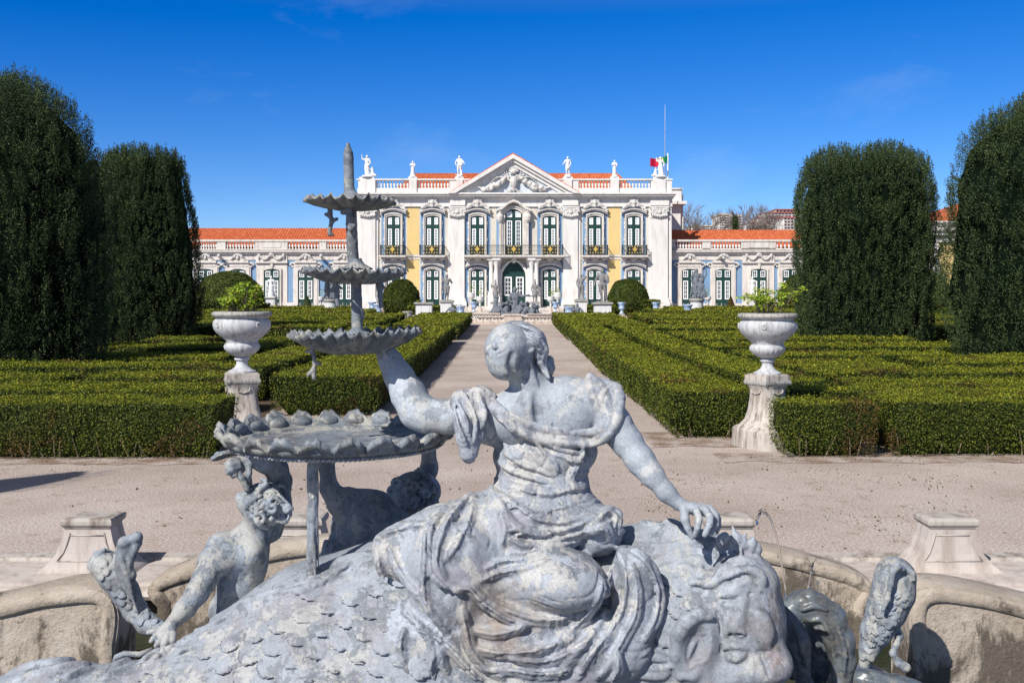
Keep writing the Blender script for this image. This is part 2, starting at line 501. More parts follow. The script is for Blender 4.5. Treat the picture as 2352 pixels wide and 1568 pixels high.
# ================================================================ palace
S = 96.0/F
def U(u): return (u-U0)*S
def Z(v): return H+(V0-v)*S
YP = 96.0
palace = empty('palace', (U(1180), YP, 1.0), 0, 'white, blue and yellow baroque palace with pediment and red roofs closing the garden', 'palace')
OFF = palace.location.copy()
def pl(name, mb, mats, smooth=False, label=None):
    o = mb.build(name, mats, palace, smooth); o.location = -OFF
    if label: o['label'] = label
    return o
def panels(name, mb, mat, per=8):
    for i in range(0, len(mb.v), per):
        q = MB(); q.v = mb.v[i:i+per]; k0 = i//per*6*per//8; q.f = [tuple(j-i for j in f) for f in mb.f if i <= f[0] < i+per]; q.m = [0]*len(q.f)
        pl(name, q, mat)
def bp(mb, u0, u1, v0, v1, d0, d1, mi=0):
    """box on the facade: u,v extents, from depth d1 behind to d0 in front of the wall plane"""
    mb.box(U(u0), U(u1), YP-d0, YP-d1, Z(v1), Z(v0), mi)
cu = lambda x: 756+x/2.8
cv = lambda y: 319.2+y/2.8
# --- walls
w = MB()
w.box(U(821), U(1542), YP, YP+18, .6, Z(436))
w.box(U(1542), U(1600)*1.0, YP+7.5, YP+16, .6, Z(452)+1.0)
w.box(U(120), U(821)-.002, YP+1.2, YP+12, .6, Z(573)); w.box(U(1542)+.002, U(2300), YP+1.2, YP+7.5, .6, Z(573))
pl('wall', w, M['cream_plaster'])
# --- coloured plaster panels, bay by bay
bays = [cu(x) for x in (415, 666, 955, 1418, 1708, 1958)]
b = MB()
for uc in (bays[0], bays[1], bays[4], bays[5]):
    bp(b, uc-28, uc+28, cv(440), cv(748), .02, 0); bp(b, uc-28, uc+28, cv(780), cv(1075), .02, 0)
for uc in (bays[2], bays[3]):
    bp(b, uc-28.5, uc+29, cv(440), cv(748), .02, 0); bp(b, uc-28.5, uc+29, cv(765), cv(1075), .02, 0)
bp(b, cu(1075), cu(1297), cv(440), cv(750), .02, 0)
wing_doors = [(465, 0), (540, 0), (618.75, 1), (697.5, 0), (787, 0), (1588.4, 0), (1666, 0), (1748.6, 1), (1822, 0), (1900, 1), (1975, 0), (390, 1)]
YW = 1.2
Lb = [(640, 1), (580, 0), (655, 682), (420, 447), (488, 518), (562, 581.5), (712, 760), (800, 818)]
for a, c_ in ((482, 520), (562, 582), (654, 681), (714, 770), (800, 820), (1542, 1571), (1607, 1644), (1685, 1711), (1786, 1806), (1840, 1880), (405, 446)):
    b.box(U(a), U(c_), YP+YW-.03, YP+YW, Z(694 if a < 900 else 696), Z(596 if a < 900 else 594))
panels('blue_panel', b, M['blue_plaster'])
b = MB()
for a, c_ in ((502, 578), (1797, 1870)):
    bp(b, cu(a), cu(c_), cv(440), cv(742), .02, 0); bp(b, cu(a), cu(c_), cv(778), cv(1075), .02, 0)
panels('yellow_panel', b, M['yellow_plaster'])
# --- cornice, frieze, parapet of the centre
c = MB()
bp(c, 820, 1544, cv(430), cv(436), .18, 0)
bp(c, 820, 1544, cv(385), cv(430), .10, 0)
bp(c, 817, 1546, cv(372), cv(385), .35, 0)
bp(c, 813, 1549, cv(360), cv(372), .70, -.3)
bp(c, 811, 1551, cv(350), cv(360), .85, -.3)
for a, d in ((1034, 1069), (1291, 1328)): bp(c, a, d, cv(386), cv(429), .35, .10)
for a, d in ((829, 866), (1493, 1536)): bp(c, a, d, cv(386), cv(429), .32, .10)
# parapet
bp(c, 822, 1542, cv(318), cv(350), .28, -.3)
bp(c, 820, 1544, cv(258), cv(267), .34, -.3)
for a, d in ((190, 305), (515, 567), (775, 905), (1470, 1602), (1808, 1862), (2068, 2202)):
    bp(c, cu(a), cu(d), cv(267), cv(318), .26, -.24)
for a, d in ((205, 300), (2080, 2160), (516, 565), (1810, 1860), (820, 860), (1510, 1560)):
    bp(c, cu(a), cu(d), cv(266), cv(350), .42, .28)
pl('cornice', c, M['white_stone'])
# string course and plinth
c = MB()
for a, d in ((866, 1034), (1328, 1495)):
    bp(c, a, d, cv(750), cv(757), .14, 0); bp(c, a, d, cv(757), cv(775), .06, 0)
bp(c, 830, 1534, cv(1075), cv(1097), .30, 0)
bp(c, 1040, 1320, cv(1083), cv(1100), 1.2, .3)
bp(c, 480, 820, 709, 716, -.7, -YW); bp(c, 1544, 1900, 708, 714, -.7, -YW)
pl('plinth', c, M['trim_stone'])
# pilasters (shaft, base, capital carved)
for a, d in ((829, 863), (1034.5, 1067), (1293.5, 1327), (1495, 1533)):
    c = MB()
    bp(c, a, d, cv(500), cv(1022), .30, 0)
    bp(c, a-2, d+2, cv(1022), cv(1034), .38, 0); bp(c, a-3.5, d+3.5, cv(1034), cv(1045), .44, 0); bp(c, a-5, d+5, cv(1045), cv(1097), .50, 0)
    bp(c, a-2, d+2, cv(503), cv(508), .36, 0); bp(c, a-3, d+3, cv(436), cv(444), .42, 0)
    pl('pilaster', c, M['white_stone'])
c = MB()
for a, d in ((863, 869), (1029, 1034.5), (1327, 1333), (1488, 1495), (820, 829), (1535.5, 1542)):
    c = MB(); bp(c, a, d, cv(445), cv(1045), .15, 0); bp(c, a-1, d+1, cv(1045), cv(1097), .25, 0); pl('pilaster_edge', c, M['white_stone'])
# wing frames: cornice, frieze, parapet, end pilasters
def bw(mb, u0, u1, v0, v1, d0, d1=0): bp(mb, u0, u1, v0, v1, d0-YW, d1-YW)
for a, d, r in ((120, 820, 0), (1543, 2300, 1)):
    c = MB()
    o_ = -.5 if r else 0
    bw(c, a, d, 582, 596, .10); bw(c, a, d, 583.2, 585, .16, .10)
    bw(c, a, d, 578, 582, .35); bw(c, a, d, 575, 578, .50)
    bw(c, a, d, 572 if not r else 569, 575, .22, -.3); bw(c, a, d, 571-o_, 573, .3, -.3)
    bw(c, a, d, 549, 553.5, .30, -.3)
    pl('wing_cornice', c, M['trim_stone'])
c = MB()
def par(a, d):
    c = MB(); bw(c, a, d, 553.5, 571, .22, -.24); pl('parapet', c, M['trim_stone'])
for a, d in ((120, 430), (492, 511), (580, 655), (729, 745), (800, 820), (1543, 1551), (1618, 1637), (1708, 1788), (1850, 2300)): par(a, d)
for a, d in ((596, 640), (1725, 1772)):
    c = MB(); bw(c, a, d, 556, 568, .27, .22); pl('parapet_panel', c, M['trim_stone'])
for a, d in ((582, 654), (1711, 1785), (1880, 1950)):   # projecting white bays
    c = MB()
    bw(c, a, d, 605 if a < 900 else 604, 710, .12); bw(c, a-1, d+1, 600 if a < 900 else 600, 603.5, .34); bw(c, a, d, 582, 600, .20)
    pl('wing_pavilion', c, M['trim_stone'])
c = MB()
bw(c, 120, 820, 695, 712, .16); pl('wing_masonry', c, M['trim_stone']); c = MB(); bw(c, 1543, 1960, 696.5, 711, .16)
pl('wing_masonry', c, M['trim_stone'])

# --- balusters, shared mesh
mb = MB(); hb = Z(cv(267))-Z(cv(318))
mb.lathe([(.09, 0), (.10, .06*hb), (.05, .12*hb), (.06, .2*hb), (.115, .38*hb), (.10, .52*hb), (.05, .75*hb), (.045, .86*hb), (.08, .9*hb), (.085, 1.0*hb)], n=8)
bal0 = None
def run(u0, u1, cnt, y, z, sc, name='balustrade_run'):
    global bal0
    e = MB(); e.box(U(u0), U(u1), y-.16, y+.16, z-.06, z+.001)
    o = pl('balustrade', e, M['white_stone'])
    for i in range(cnt):
        x = U(u0)+(U(u1)-U(u0))*(i+.5)/cnt
        if bal0 is None: q = mb.build('baluster', M['white_stone'], o, True); bal0 = q
        else: q = bal0.copy(); COL.objects.link(q); q.parent = o
        q.location = (x, y, z); q.scale = (1, 1, sc)
for a, d in ((305, 515), (567, 775), (1602, 1808), (1862, 2068)): run(cu(a), cu(d), 10, YP, Z(cv(318)), 1)
sc = (571-553.5)*S/hb
for a, d, k in ((445, 492, 8), (511, 580, 10), (655, 729, 10), (745, 800, 8), (1551, 1618, 10), (1637, 1708, 10), (1788, 1825, 4)): run(a, d, k, YP+YW, Z(571), sc)
# --- windows
def arc(x0, x1, z0, rise, n=12):
    return [(x0+(x1-x0)*i/n, z0+rise*math.sin(PI*i/n)**.85) for i in range(n+1)]
def lattice(mb, x0, x1, z0, z1, cols, rows, fr=.10, mu=.045, y=(-.10, -.04)):
    mb.box(x0, x0+fr, y[0], y[1], z0, z1); mb.box(x1-fr, x1, y[0], y[1], z0, z1)
    mb.box(x0+fr, x1-fr, y[0], y[1], z0, z0+fr); mb.box(x0+fr, x1-fr, y[0], y[1], z1-fr, z1)
    for i in range(1, cols):
        x = x0+fr+(x1-x0-2*fr)*i/cols; mb.box(x-mu/2, x+mu/2, y[0]+.01, y[1]-.005, z0+fr, z1-fr)
    for i in range(1, rows):
        z = z0+fr+(z1-z0-2*fr)*i/rows; mb.box(x0+fr, x1-fr, y[0]+.014, y[1]-.008, z-mu/2, z+mu/2)
def make_window(hw, vt, vs_, vtr0, vtr1, vc0, vc1, vb, up_cur, cas=(2, 6), upl=(2, 3), up_h=None, name='window'):
    """hw half width in px; green joinery, white casements and fanlights, glass"""
    h = hw*S
    fr = MB()
    rise = Z(vt)-Z(vs_)
    top = arc(-h, h, Z(vs_), rise)
    outl = [(-h, Z(vb)), *top, (h, Z(vb))]
    fr.prism(outl, -.035, -.004)
    fr.box(-h, h, -.13, -.036, Z(vtr1), Z(vtr0)); fr.box(-.13, .13, -.12, -.036, Z(vb), Z(vt)-.12)
    fr.box(-h, -h+.1, -.12, -.036, Z(vb), Z(vs_)); fr.box(h-.1, h, -.12, -.036, Z(vb), Z(vs_))
    fr.strip(arc(-h+.02, h-.02, Z(vs_), rise-.13), arc(-h, h, Z(vs_), rise), -.12, -.036)
    fr.box(-h+.2, -.2, -.06, -.036, Z(vb)+.12, Z(vc1)-.15); fr.box(.2, h-.2, -.06, -.036, Z(vb)+.12, Z(vc1)-.15)
    wn = fr.build(name, M['green_paint'], palace)
    cs = MB(); gl = MB(); cg = MB()
    for sg in (-1, 1):
        x0, x1 = sorted((sg*.16, sg*(h-.13)))
        lattice(cs, x0, x1, Z(vc1), Z(vc0), *cas)
        gl.box(x0+.03, x1-.03, -.05, -.037, Z(vc1)+.03, Z(vc0)-.03)
        # fanlight: outline follows the arch
        zz = lambda x: Z(vs_)+(rise-.17)*math.sin(PI*(x+h)/(2*h))**.85
        xs_ = [x0+(x1-x0)*i/6 for i in range(7)]
        outer = [(x0, Z(vtr0)+.06)]+[(x, zz(x)) for x in xs_]+[(x1, Z(vtr0)+.06)]
        inner = [(x0+.07, Z(vtr0)+.13)]+[(min(max(x, x0+.07), x1-.07), zz(x)-.08) for x in xs_]+[(x1-.07, Z(vtr0)+.13)]
        cs.strip(inner, outer, -.10, -.04, closed=True)
        xm = (x0+x1)/2; cs.box(xm-.02, xm+.02, -.09, -.045, Z(vtr0)+.13, zz(xm)-.08)
        for i in range(1, upl[1]):
            z = Z(vtr0)+.13+(zz(xm)-.2-Z(vtr0)-.13)*i/upl[1]; cs.box(x0+.07, x1-.07, -.086, -.05, z-.02, z+.02)
        (cg if up_cur else gl).prism([(x0+.03, Z(vtr0)+.09)]+[(x, zz(x)-.03) for x in xs_]+[(x1-.03, Z(vtr0)+.09)], -.05, -.037)
    cs.build('casement', M['white_paint'], wn); gl.build('pane', M['glass'], wn)
    if up_cur: cg.build('fanlight_pane', M['curtain'], wn)
    return wn
def put(o, uc, d=0.0): o.location = Vector((U(uc), YP-d, 0))-OFF
def bays_copy(o, ucs, d=0.0):
    for i, uc in enumerate(ucs):
        q = o if i == 0 else copy_tree(o, palace)
        put(q, uc, d)
    return o
wn_up = make_window(15.7, cv(495), cv(503), cv(555), cv(575), cv(577), cv(697), cv(748), True)
bays_copy(wn_up, bays)
wn_lo = make_window(15.7, cv(840), cv(850), cv(890), cv(906), cv(909), cv(1030), cv(1076), False)
bays_copy(wn_lo, bays)
wn_mid = make_window(19.5, cv(453), cv(482), cv(508), cv(520), cv(525), cv(690), cv(748), True, (2, 6), (2, 2))
put(wn_mid, 1180)
dw_l = make_window(18, 618, 622, 637.5, 643, 643.5, 687, 704, False, (2, 4), (2, 2), name='glazed_door')
bays_copy(dw_l, [u for u, k in wing_doors if u < 900], -YW+.12)
dw_r = make_window(18.3, 616.5, 621, 637.5, 643.5, 644, 687.5, 705, False, (2, 4), (2, 2), name='glazed_door')
bays_copy(dw_r, [u for u, k in wing_doors if u > 900], -YW+.12)
# --- window surrounds and hoods
def surround(hi, ho, vti, vsi, vto, vso, vb, d=.22, hood=None, name='window_surround', ears=True):
    mb = MB()
    i_ = [(-hi*S, Z(vb))]+arc(-hi*S, hi*S, Z(vsi), Z(vti)-Z(vsi), 14)+[(hi*S, Z(vb))]
    o_ = [(-ho*S, Z(vb))]+arc(-ho*S, ho*S, Z(vso), Z(vto)-Z(vso), 14)+[(ho*S, Z(vb))]
    mid = [((a*.45+c_*.55), (b_*.45+d_*.55)) for (a, b_), (c_, d_) in zip(i_, o_)]
    mb.strip(i_, mid, -d, 0); mb.strip(mid, o_, -d-.09, 0)
    if ears:
        for sg in (-1, 1):   # wavy side brackets
            for q in range(7):
                z = Z(vb)+(Z(vso)-Z(vb))*(.25+.1*q); xx = sg*(ho*S+.06+.05*math.sin(q*1.7))
                mb.box(min(xx, sg*ho*S), max(xx, sg*ho*S), -d+.02, 0, z, z+.30)
    if hood:
        hw_, va, vb_, dd = hood
        lo = arc(-hw_*S, hw_*S, Z(vb_), Z(va)-Z(vb_), 16)
        up = [(x*1.02, z+.17+.05) for x, z in lo]
        md = [(x, z+.12) for x, z in lo]
        mb.strip(lo, md, -d-dd*.6, 0); mb.strip(md, up, -d-dd, 0)
    o = mb.build(name, M['trim_stone'], palace); return o
s1 = surround(15.9, 20.5, cv(494), cv(504), cv(474), cv(487), cv(748), hood=(28.5, cv(463), cv(485), .28)); bays_copy(s1, bays)
s2 = surround(15.9, 20.5, cv(838), cv(851), cv(822), cv(838), cv(1077), hood=(27, cv(812), cv(832), .28)); bays_copy(s2, bays)
s3 = surround(19.7, 28, cv(452), cv(483), cv(430), cv(468), cv(748), d=.30, name='central_window_surround', ears=False); put(s3, 1180)
mb = MB()
hood = [(-40, cv(470)), (-34, cv(462)), (-26, cv(455)), (-18, cv(436)), (-10, cv(418)), (0, cv(408)), (10, cv(418)), (18, cv(436)), (26, cv(455)), (34, cv(462)), (40, cv(470))]
mb.strip([(u*S, Z(v)) for u, v in hood], [(u*S, Z(v)+.22) for u, v in hood], -.8, 0)
mb.strip([(u*.96*S, Z(v)-.12) for u, v in hood], [(u*S, Z(v)) for u, v in hood], -.6, 0)
for sg in (-1, 1):
    mb.box(*sorted((sg*28*S, sg*34*S)), -.5, 0, Z(cv(745)), Z(cv(470)))
    mb.lathe([(.15, 0), (.3, .25), (.36, .6), (.22, .9), (.3, 1.2)], (sg*32*S, -.45, Z(cv(540))), 10)
o = mb.build('central_window_hood', M['trim_stone'], palace); put(o, 1180)
# wing door surrounds
mb = MB()
i_ = [(-18.2*S, Z(705))]+arc(-18.2*S, 18.2*S, Z(621), .18, 12)+[(18.2*S, Z(705))]
o_ = [(-27*S, Z(705))]+arc(-27*S, 27*S, Z(612), .02, 12)+[(27*S, Z(705))]
mb.strip(i_, o_, -.26, 0)
mb.box(-24*S, 24*S, -.30, -.0, Z(612)+.03, Z(603)); mb.box(-26*S, 26*S, -.46, 0, Z(603), Z(600.5)); mb.box(-25*S, 25*S, -.38, 0, Z(600.5), Z(598))
mb.prism([(-22*S, Z(598)), (-16*S, Z(596)), (-9*S, Z(590)), (9*S, Z(590)), (16*S, Z(596)), (22*S, Z(598))], -.24, 0)
for sg in (-1, 1):
    th = [i*.5 for i in range(14)]
    mb.tube([(sg*(29*S+.02+(.30-.018*i)*math.cos(t)), -.2, Z(609)+(.30-.018*i)*math.sin(t)) for i, t in enumerate(th)], .10, 6)
    mb.box(*sorted((sg*26*S, sg*29.5*S)), -.20, 0, Z(705), Z(610))
sw = mb.build('door_surround', M['trim_stone'], palace)
bays_copy(sw, [u for u, k in wing_doors if k == 0], -YW)
mb = MB(); mb.strip(i_, [(-22*S, Z(705))]+arc(-22*S, 22*S, Z(616), .2, 12)+[(22*S, Z(705))], -.30, 0)
mb.prism([(-2*S, Z(617)), (2*S, Z(617)), (3*S, Z(605)), (-3*S, Z(605))], -.42, -.30)
sw2 = mb.build('door_surround', M['trim_stone'], palace); bays_copy(sw2, [u for u, k in wing_doors if k == 1], -YW+.0)
# --- carved ornaments
def orn(name, h, lo, hi, fn, mat='carved_stone'):
    f = Field(lo, hi, h); fn(f); v, q = f.mesh()
    return link(name, fastmesh(name, v, q, [M[mat]], True), palace)
def spiral(f, cx, cz, r0, turns, sg, y=-.2, th=.07, a0=0., k=.03):
    pts = []; nn = int(10*turns)
    for i in range(nn+1):
        t = i/nn; a = a0+sg*2*PI*turns*t; r = r0*(1-.8*t)
        pts.append((cx+r*math.cos(a), y, cz+r*math.sin(a)))
    f.chain(pts, [th*(1-.4*i/nn) for i in range(nn+1)], k)
def crest(f):
    rr = random.Random(5)
    for sg in (-1, 1):
        f.chain([(sg*.15, -.2, .55), (sg*.45, -.25, .62), (sg*.8, -.22, .38), (sg*1.15, -.2, .08)], [.15, .13, .10, .06], .05)
        spiral(f, sg*.32, .72, .24, 1.2, sg, a0=PI*.5, y=-.3); spiral(f, sg*.85, .42, .2, 1.2, -sg, y=-.3); spiral(f, sg*1.08, .12, .14, 1., sg, y=-.28)
        for q in range(7):
            t = q/6; f.ell((sg*(.3+.8*t), -.32, .78-.6*t+rr.uniform(-.05, .1)), (.12, .10, .09), .03)
    for q in range(-3, 4):
        a = q*.4; f.cap((0, -.28, .85), (.38*math.sin(a), -.3, .85+.44*math.cos(a)), .06, .09, .03)
    f.ell((0, -.34, .82), (.2, .2, .26), .04); f.ell((0, -.4, .5), (.14, .14, .12), .03)
orn1 = orn('window_crest', .045, (-1.35, -.6, -.15), (1.35, 0.02, 1.5), crest)
for i, uc in enumerate(bays):
    q = orn1 if i == 0 else orn1.copy()
    if i: COL.objects.link(q)
    q.location = Vector((U(uc), YP, Z(cv(472))))-OFF; q.scale = (1.05, 1, 1.12)
def mask(f):
    f.ell((0, -.34, .78), (.22, .24, .30), .04); f.ell((0, -.5, .76), (.05, .08, .09), .03)
    for sg in (-1, 1):
        f.ell((sg*.09, -.52, .84), (.05, .04, .03), .0, op='sub'); f.ell((sg*.24, -.3, .85), (.12, .14, .28), .04)
        f.chain([(sg*.2, -.25, .45), (sg*.55, -.28, .5), (sg*.9, -.22, .28), (sg*1.2, -.18, .1)], [.16, .14, .10, .05], .05)
        spiral(f, sg*.5, .66, .24, 1.2, sg, y=-.3); spiral(f, sg*.85, .42, .17, 1.2, -sg, y=-.28); spiral(f, sg*1.05, .75, .16, 1.1, sg, y=-.2)
        for q in range(5): f.ell((sg*(.35+.17*q), -.3, .45-.05*q+.12*(q % 2)), (.11, .1, .1), .03)
    for q in range(-2, 3): f.cap((0, -.28, 1.0), (.3*math.sin(q*.5), -.28, 1.0+.25*math.cos(q*.5)), .06, .07, .03)
    f.ell((0, -.34, .38), (.12, .14, .16), .04)
orn2 = orn('window_mask', .045, (-1.35, -.62, -.1), (1.35, 0.02, 1.4), mask)
for i, uc in enumerate(bays):
    q = orn2 if i == 0 else orn2.copy()
    if i: COL.objects.link(q)
    q.location = Vector((U(uc), YP, Z(cv(826))))-OFF; q.scale = (1, 1, 1.05)
def capit(f):
    for sg in (-1, 1):
        spiral(f, sg*.5, .5, .26, 1.5, sg, y=-.15, th=.08); spiral(f, sg*.45, .2, .16, 1.2, -sg, y=-.12, th=.06)
        f.cap((sg*.7, -.1, .78), (0, -.1, .72), .08, .10, .03)
    for q in range(-3, 4): f.ell((q*.2, -.15, .02+.04*abs(q)), (.11, .14, .16), .03)
    f.box((0, -.05, .4), (.62, .1, .38), .05, .04); f.ell((0, -.16, .42), (.18, .14, .2), .04)
orn3 = orn('capital', .045, (-.95, -.4, -.2), (.95, .05, .95), capit)
for i, (a, d) in enumerate(((829, 863), (1034.5, 1067), (1293.5, 1327), (1495, 1533))):
    q = orn3 if i == 0 else orn3.copy()
    if i: COL.objects.link(q)
    q.location = Vector((U((a+d)/2), YP-.30, Z(cv(501))))-OFF; q.scale = (1.12, 1, .98)
def garland(f):
    for sg in (-1, 1):
        for q in range(12):
            t = q/11; f.ell((sg*(.15+1.0*t), -.14, .5-.42*math.sin(PI*t)), (.10, .10, .10), .03)
        f.ell((sg*1.2, -.12, .45), (.14, .12, .26), .04); f.cap((sg*1.22, -.1, .3), (sg*1.25, -.1, .02), .08, .04, .03)
    spiral(f, .0, .5, .24, 1.2, 1, y=-.14); f.ell((0, -.15, .62), (.2, .12, .2), .04)
orn4 = orn('garland', .045, (-1.45, -.35, -.15), (1.45, 0.02, .95), garland)
for i, (uc, zz) in enumerate(((618, 597), (1748.5, 597))):
    q = orn4 if i == 0 else orn4.copy()
    if i: COL.objects.link(q)
    q.location = Vector((U(uc), YP+YW-.2, Z(zz)))-OFF
def wcrest(f):
    for sg in (-1, 1):
        f.chain([(sg*.15, -.15, .75), (sg*.42, -.18, .55), (sg*.7, -.15, .2), (sg*1.0, -.12, .06)], [.13, .11, .09, .05], .04)
        spiral(f, sg*.4, .55, .17, 1.2, sg, y=-.2); spiral(f, sg*.78, .2, .12, 1., -sg, y=-.2, th=.05)
    for q in range(-2, 3): f.cap((0, -.15, .5), (.22*math.sin(q*.5), -.16, .55+.28*math.cos(q*.5)), .06, .08, .03)
    f.ell((0, -.15, .35), (.2, .12, .22), .04)
orn5 = orn('door_crest', .045, (-1.15, -.4, -.1), (1.15, 0.02, 1.05), wcrest)
for i, uc in enumerate([u for u, k in wing_doors if k == 0]):
    q = orn5 if i == 0 else orn5.copy()
    if i: COL.objects.link(q)
    q.location = Vector((U(uc), YP+YW-.10, Z(599)))-OFF; q.scale = (.85, 1.3, .85)
# water spouts on the wings
mb = MB()
mb.tube([(0, 0, 0), (0, -.5, .18), (0, -.9, .28), (0, -1.1, .35)], [.16, .15, .12, .16], 8)
sp = mb.build('water_spout', M['carved_stone'], palace, True)
for i, uc in enumerate((502, 737, 1660-2)):
    q = sp if i == 0 else sp.copy()
    if i: COL.objects.link(q)
    q.location = Vector((U(uc), YP+YW-.1, Z(595)))-OFF
# --- pediment
pt = MB()
A, B, C3 = (U(1178.5), Z(357)), (U(1031), Z(446)), (U(1332), Z(446))
def lerp(p, q, t): return (p[0]+(q[0]-p[0])*t, p[1]+(q[1]-p[1])*t)
pt.prism([(U(1045), Z(444)), (U(1178.5), Z(366)), (U(1318), Z(444))], YP-.30, YP+.2)
ty = pl('tympanum', pt, M['grey_plaster'])
pt = MB()
for a, t, d in ((0, .35, 1.0), (.35, .62, .75), (.62, .95, .5)):
    outer = [(B[0]+1.9*a, B[1]), (A[0], A[1]-1.15*a), (C3[0]-1.9*a, C3[1])]
    inner = [(B[0]+1.9*t, B[1]), (A[0], A[1]-1.15*t), (C3[0]-1.9*t, C3[1])]
    pt.strip(inner, outer, YP-d, YP+.2)
pt.box(U(1034), U(1329), YP-.55, YP, Z(450), Z(444)-.005)
pl('pediment_cornice', pt, M['white_stone'])
pt = MB()
for B_, sg in ((B, 1), (C3, -1)):
    pt.prism([(B_[0]+sg*.1, B_[1]+.12), (A[0], A[1]+.14), (A[0], A[1]+.02), (B_[0]+sg*.1, B_[1]+.0)], YP-.9, YP+1.5)
pl('pediment_tiles', pt, M['tiles'])
def relief(f):
    rr = random.Random(9)
    f.ell((0, -.25, .95), (.42, .35, .6), .06); f.cap((0, -.3, 1.0), (0, -.25, .15), .32, .12, .06)
    spiral(f, -.36, 1.35, .3, 1.3, -1, y=-.3, th=.09); spiral(f, .36, 1.35, .3, 1.3, 1, y=-.3, th=.09)
    f.ell((0, -.3, 1.95), (.34, .26, .26), .05)
    for q in range(-4, 5): f.cap((0, -.28, 1.9), (.5*math.sin(q*.33), -.32, 1.9+.55*math.cos(q*.33)), .05, .07, .02)
    for sg in (-1, 1):
        for q in range(6):    # wings and palms around the shield
            a = .3+q*.28; f.cap((sg*.45, -.15, 1.2), (sg*(.45+.95*math.sin(a)), -.15-.1*(q % 2), 1.2+.85*math.cos(a)), .09, .05, .03)
        for q in range(46):   # heavy garland of flowers
            t = q/45; x = .75+2.5*t; z = 1.35-1.1*t-.25*math.sin(PI*t)+rr.uniform(-.16, .16); r = .13+.08*math.sin(PI*t)+rr.uniform(-.02, .05)
            f.ell((sg*x, -.22-rr.uniform(0, .22), z), (r, r*1.1, r), .025)
        for q in range(16):
            t = q/15; f.ell((sg*(1.0+2.7*t), -.16, 1.25-.85*t+.3*math.sin(PI*2*t)+.1), (.11, .14, .08), .02)
        f.chain([(sg*3.1, -.15, .28), (sg*3.5, -.15, .5), (sg*3.7, -.12, .42)], [.12, .08, .05], .03)
        f.chain([(sg*.2, -.25, .3), (sg*.45, -.2, .05), (sg*.75, -.2, .2)], [.12, .1, .06], .03)
rl = orn('pediment_relief', .05, (-4., -.75, -.15), (4., .05, 2.75), relief); rl.location = Vector((U(1180), YP-.30, Z(443)))-OFF
rl.scale = (.93, 1, 1.0)
# --- central door with paired columns
mb = MB(); hd = 26.8*S
ogee = [(-26.8, cv(900)), (-26, cv(860)), (-22, cv(838)), (-16, cv(815)), (-9, cv(796)), (0, cv(789)), (9, cv(796)), (16, cv(815)), (22, cv(838)), (26, cv(860)), (26.8, cv(900))]
mb.prism([(-hd, Z(cv(1076)))]+[(u*S, Z(v)) for u, v in ogee]+[(hd, Z(cv(1076)))], -.04, -.004)
mb.box(-hd, hd, -.14, -.04, Z(cv(884)), Z(cv(872))); mb.box(-.07, .07, -.12, -.04, Z(cv(1076)), Z(cv(800)))
for sg in (-1, 1):
    mb.box(*sorted((sg*.3, sg*.9)), -.09, -.04, Z(cv(1065)), Z(cv(1018)))
    mb.prism([(sg*.2, Z(cv(868))), (sg*.85, Z(cv(868))), (sg*.7, Z(cv(835))), (sg*.2, Z(cv(808)))], -.08, -.04)
dr = mb.build('entrance_door', M['green_paint'], palace); put(dr, 1180.3)
mb = MB(); gl = MB()
for sg in (-1, 1):
    x0, x1 = sorted((sg*13/2.8*S, sg*63/2.8*S)); lattice(mb, x0, x1, Z(cv(1008)), Z(cv(886)), 2, 4, .13, .05)
    gl.box(x0+.05, x1-.05, -.055, -.041, Z(cv(1008))+.05, Z(cv(886))-.05)
mb.build('casement', M['white_paint'], dr); gl.build('pane', M['glass'], dr)
mb = MB()
mb.strip([(-hd, Z(cv(1078)))]+[(u*S, Z(v)) for u, v in ogee]+[(hd, Z(cv(1078)))],
         [(-hd*1.2, Z(cv(1078)))]+[(u*1.2*S, Z(v-4)) for u, v in ogee]+[(hd*1.2, Z(cv(1078)))], -.45, 0)
for sg in (-1, 1):
    for ux, yy in ((40, -.95), (51.5, -.85), (34, -.3)):
        x = sg*ux*S; r = .20 if ux > 35 else .17
        mb.lathe([(r*1.5, 0), (r*1.5, .2), (r*1.2, .3), (r, .4), (r, 2.2), (r*.88, Z(cv(812))-Z(cv(1000))-.2), (r*1.1, Z(cv(812))-Z(cv(1000))), (r*1.5, Z(cv(790))-Z(cv(1000))), (r*1.7, Z(cv(782))-Z(cv(1000)))], (x, yy, Z(cv(1000))), 14)
        mb.box(x-r*1.8, x+r*1.8, yy-r*1.8, -.02, Z(cv(1096)), Z(cv(1000))); mb.box(x-r*1.9, x+r*1.9, yy-r*1.9, -.02, Z(cv(782)), Z(cv(764)))
mb.prism([(-.12, Z(cv(800))), (.12, Z(cv(800))), (.25, Z(cv(765))), (-.25, Z(cv(765)))], -.7, -.45)
o = mb.build('door_surround', M['white_stone'], palace, False); put(o, 1180.3); autosmooth(o)
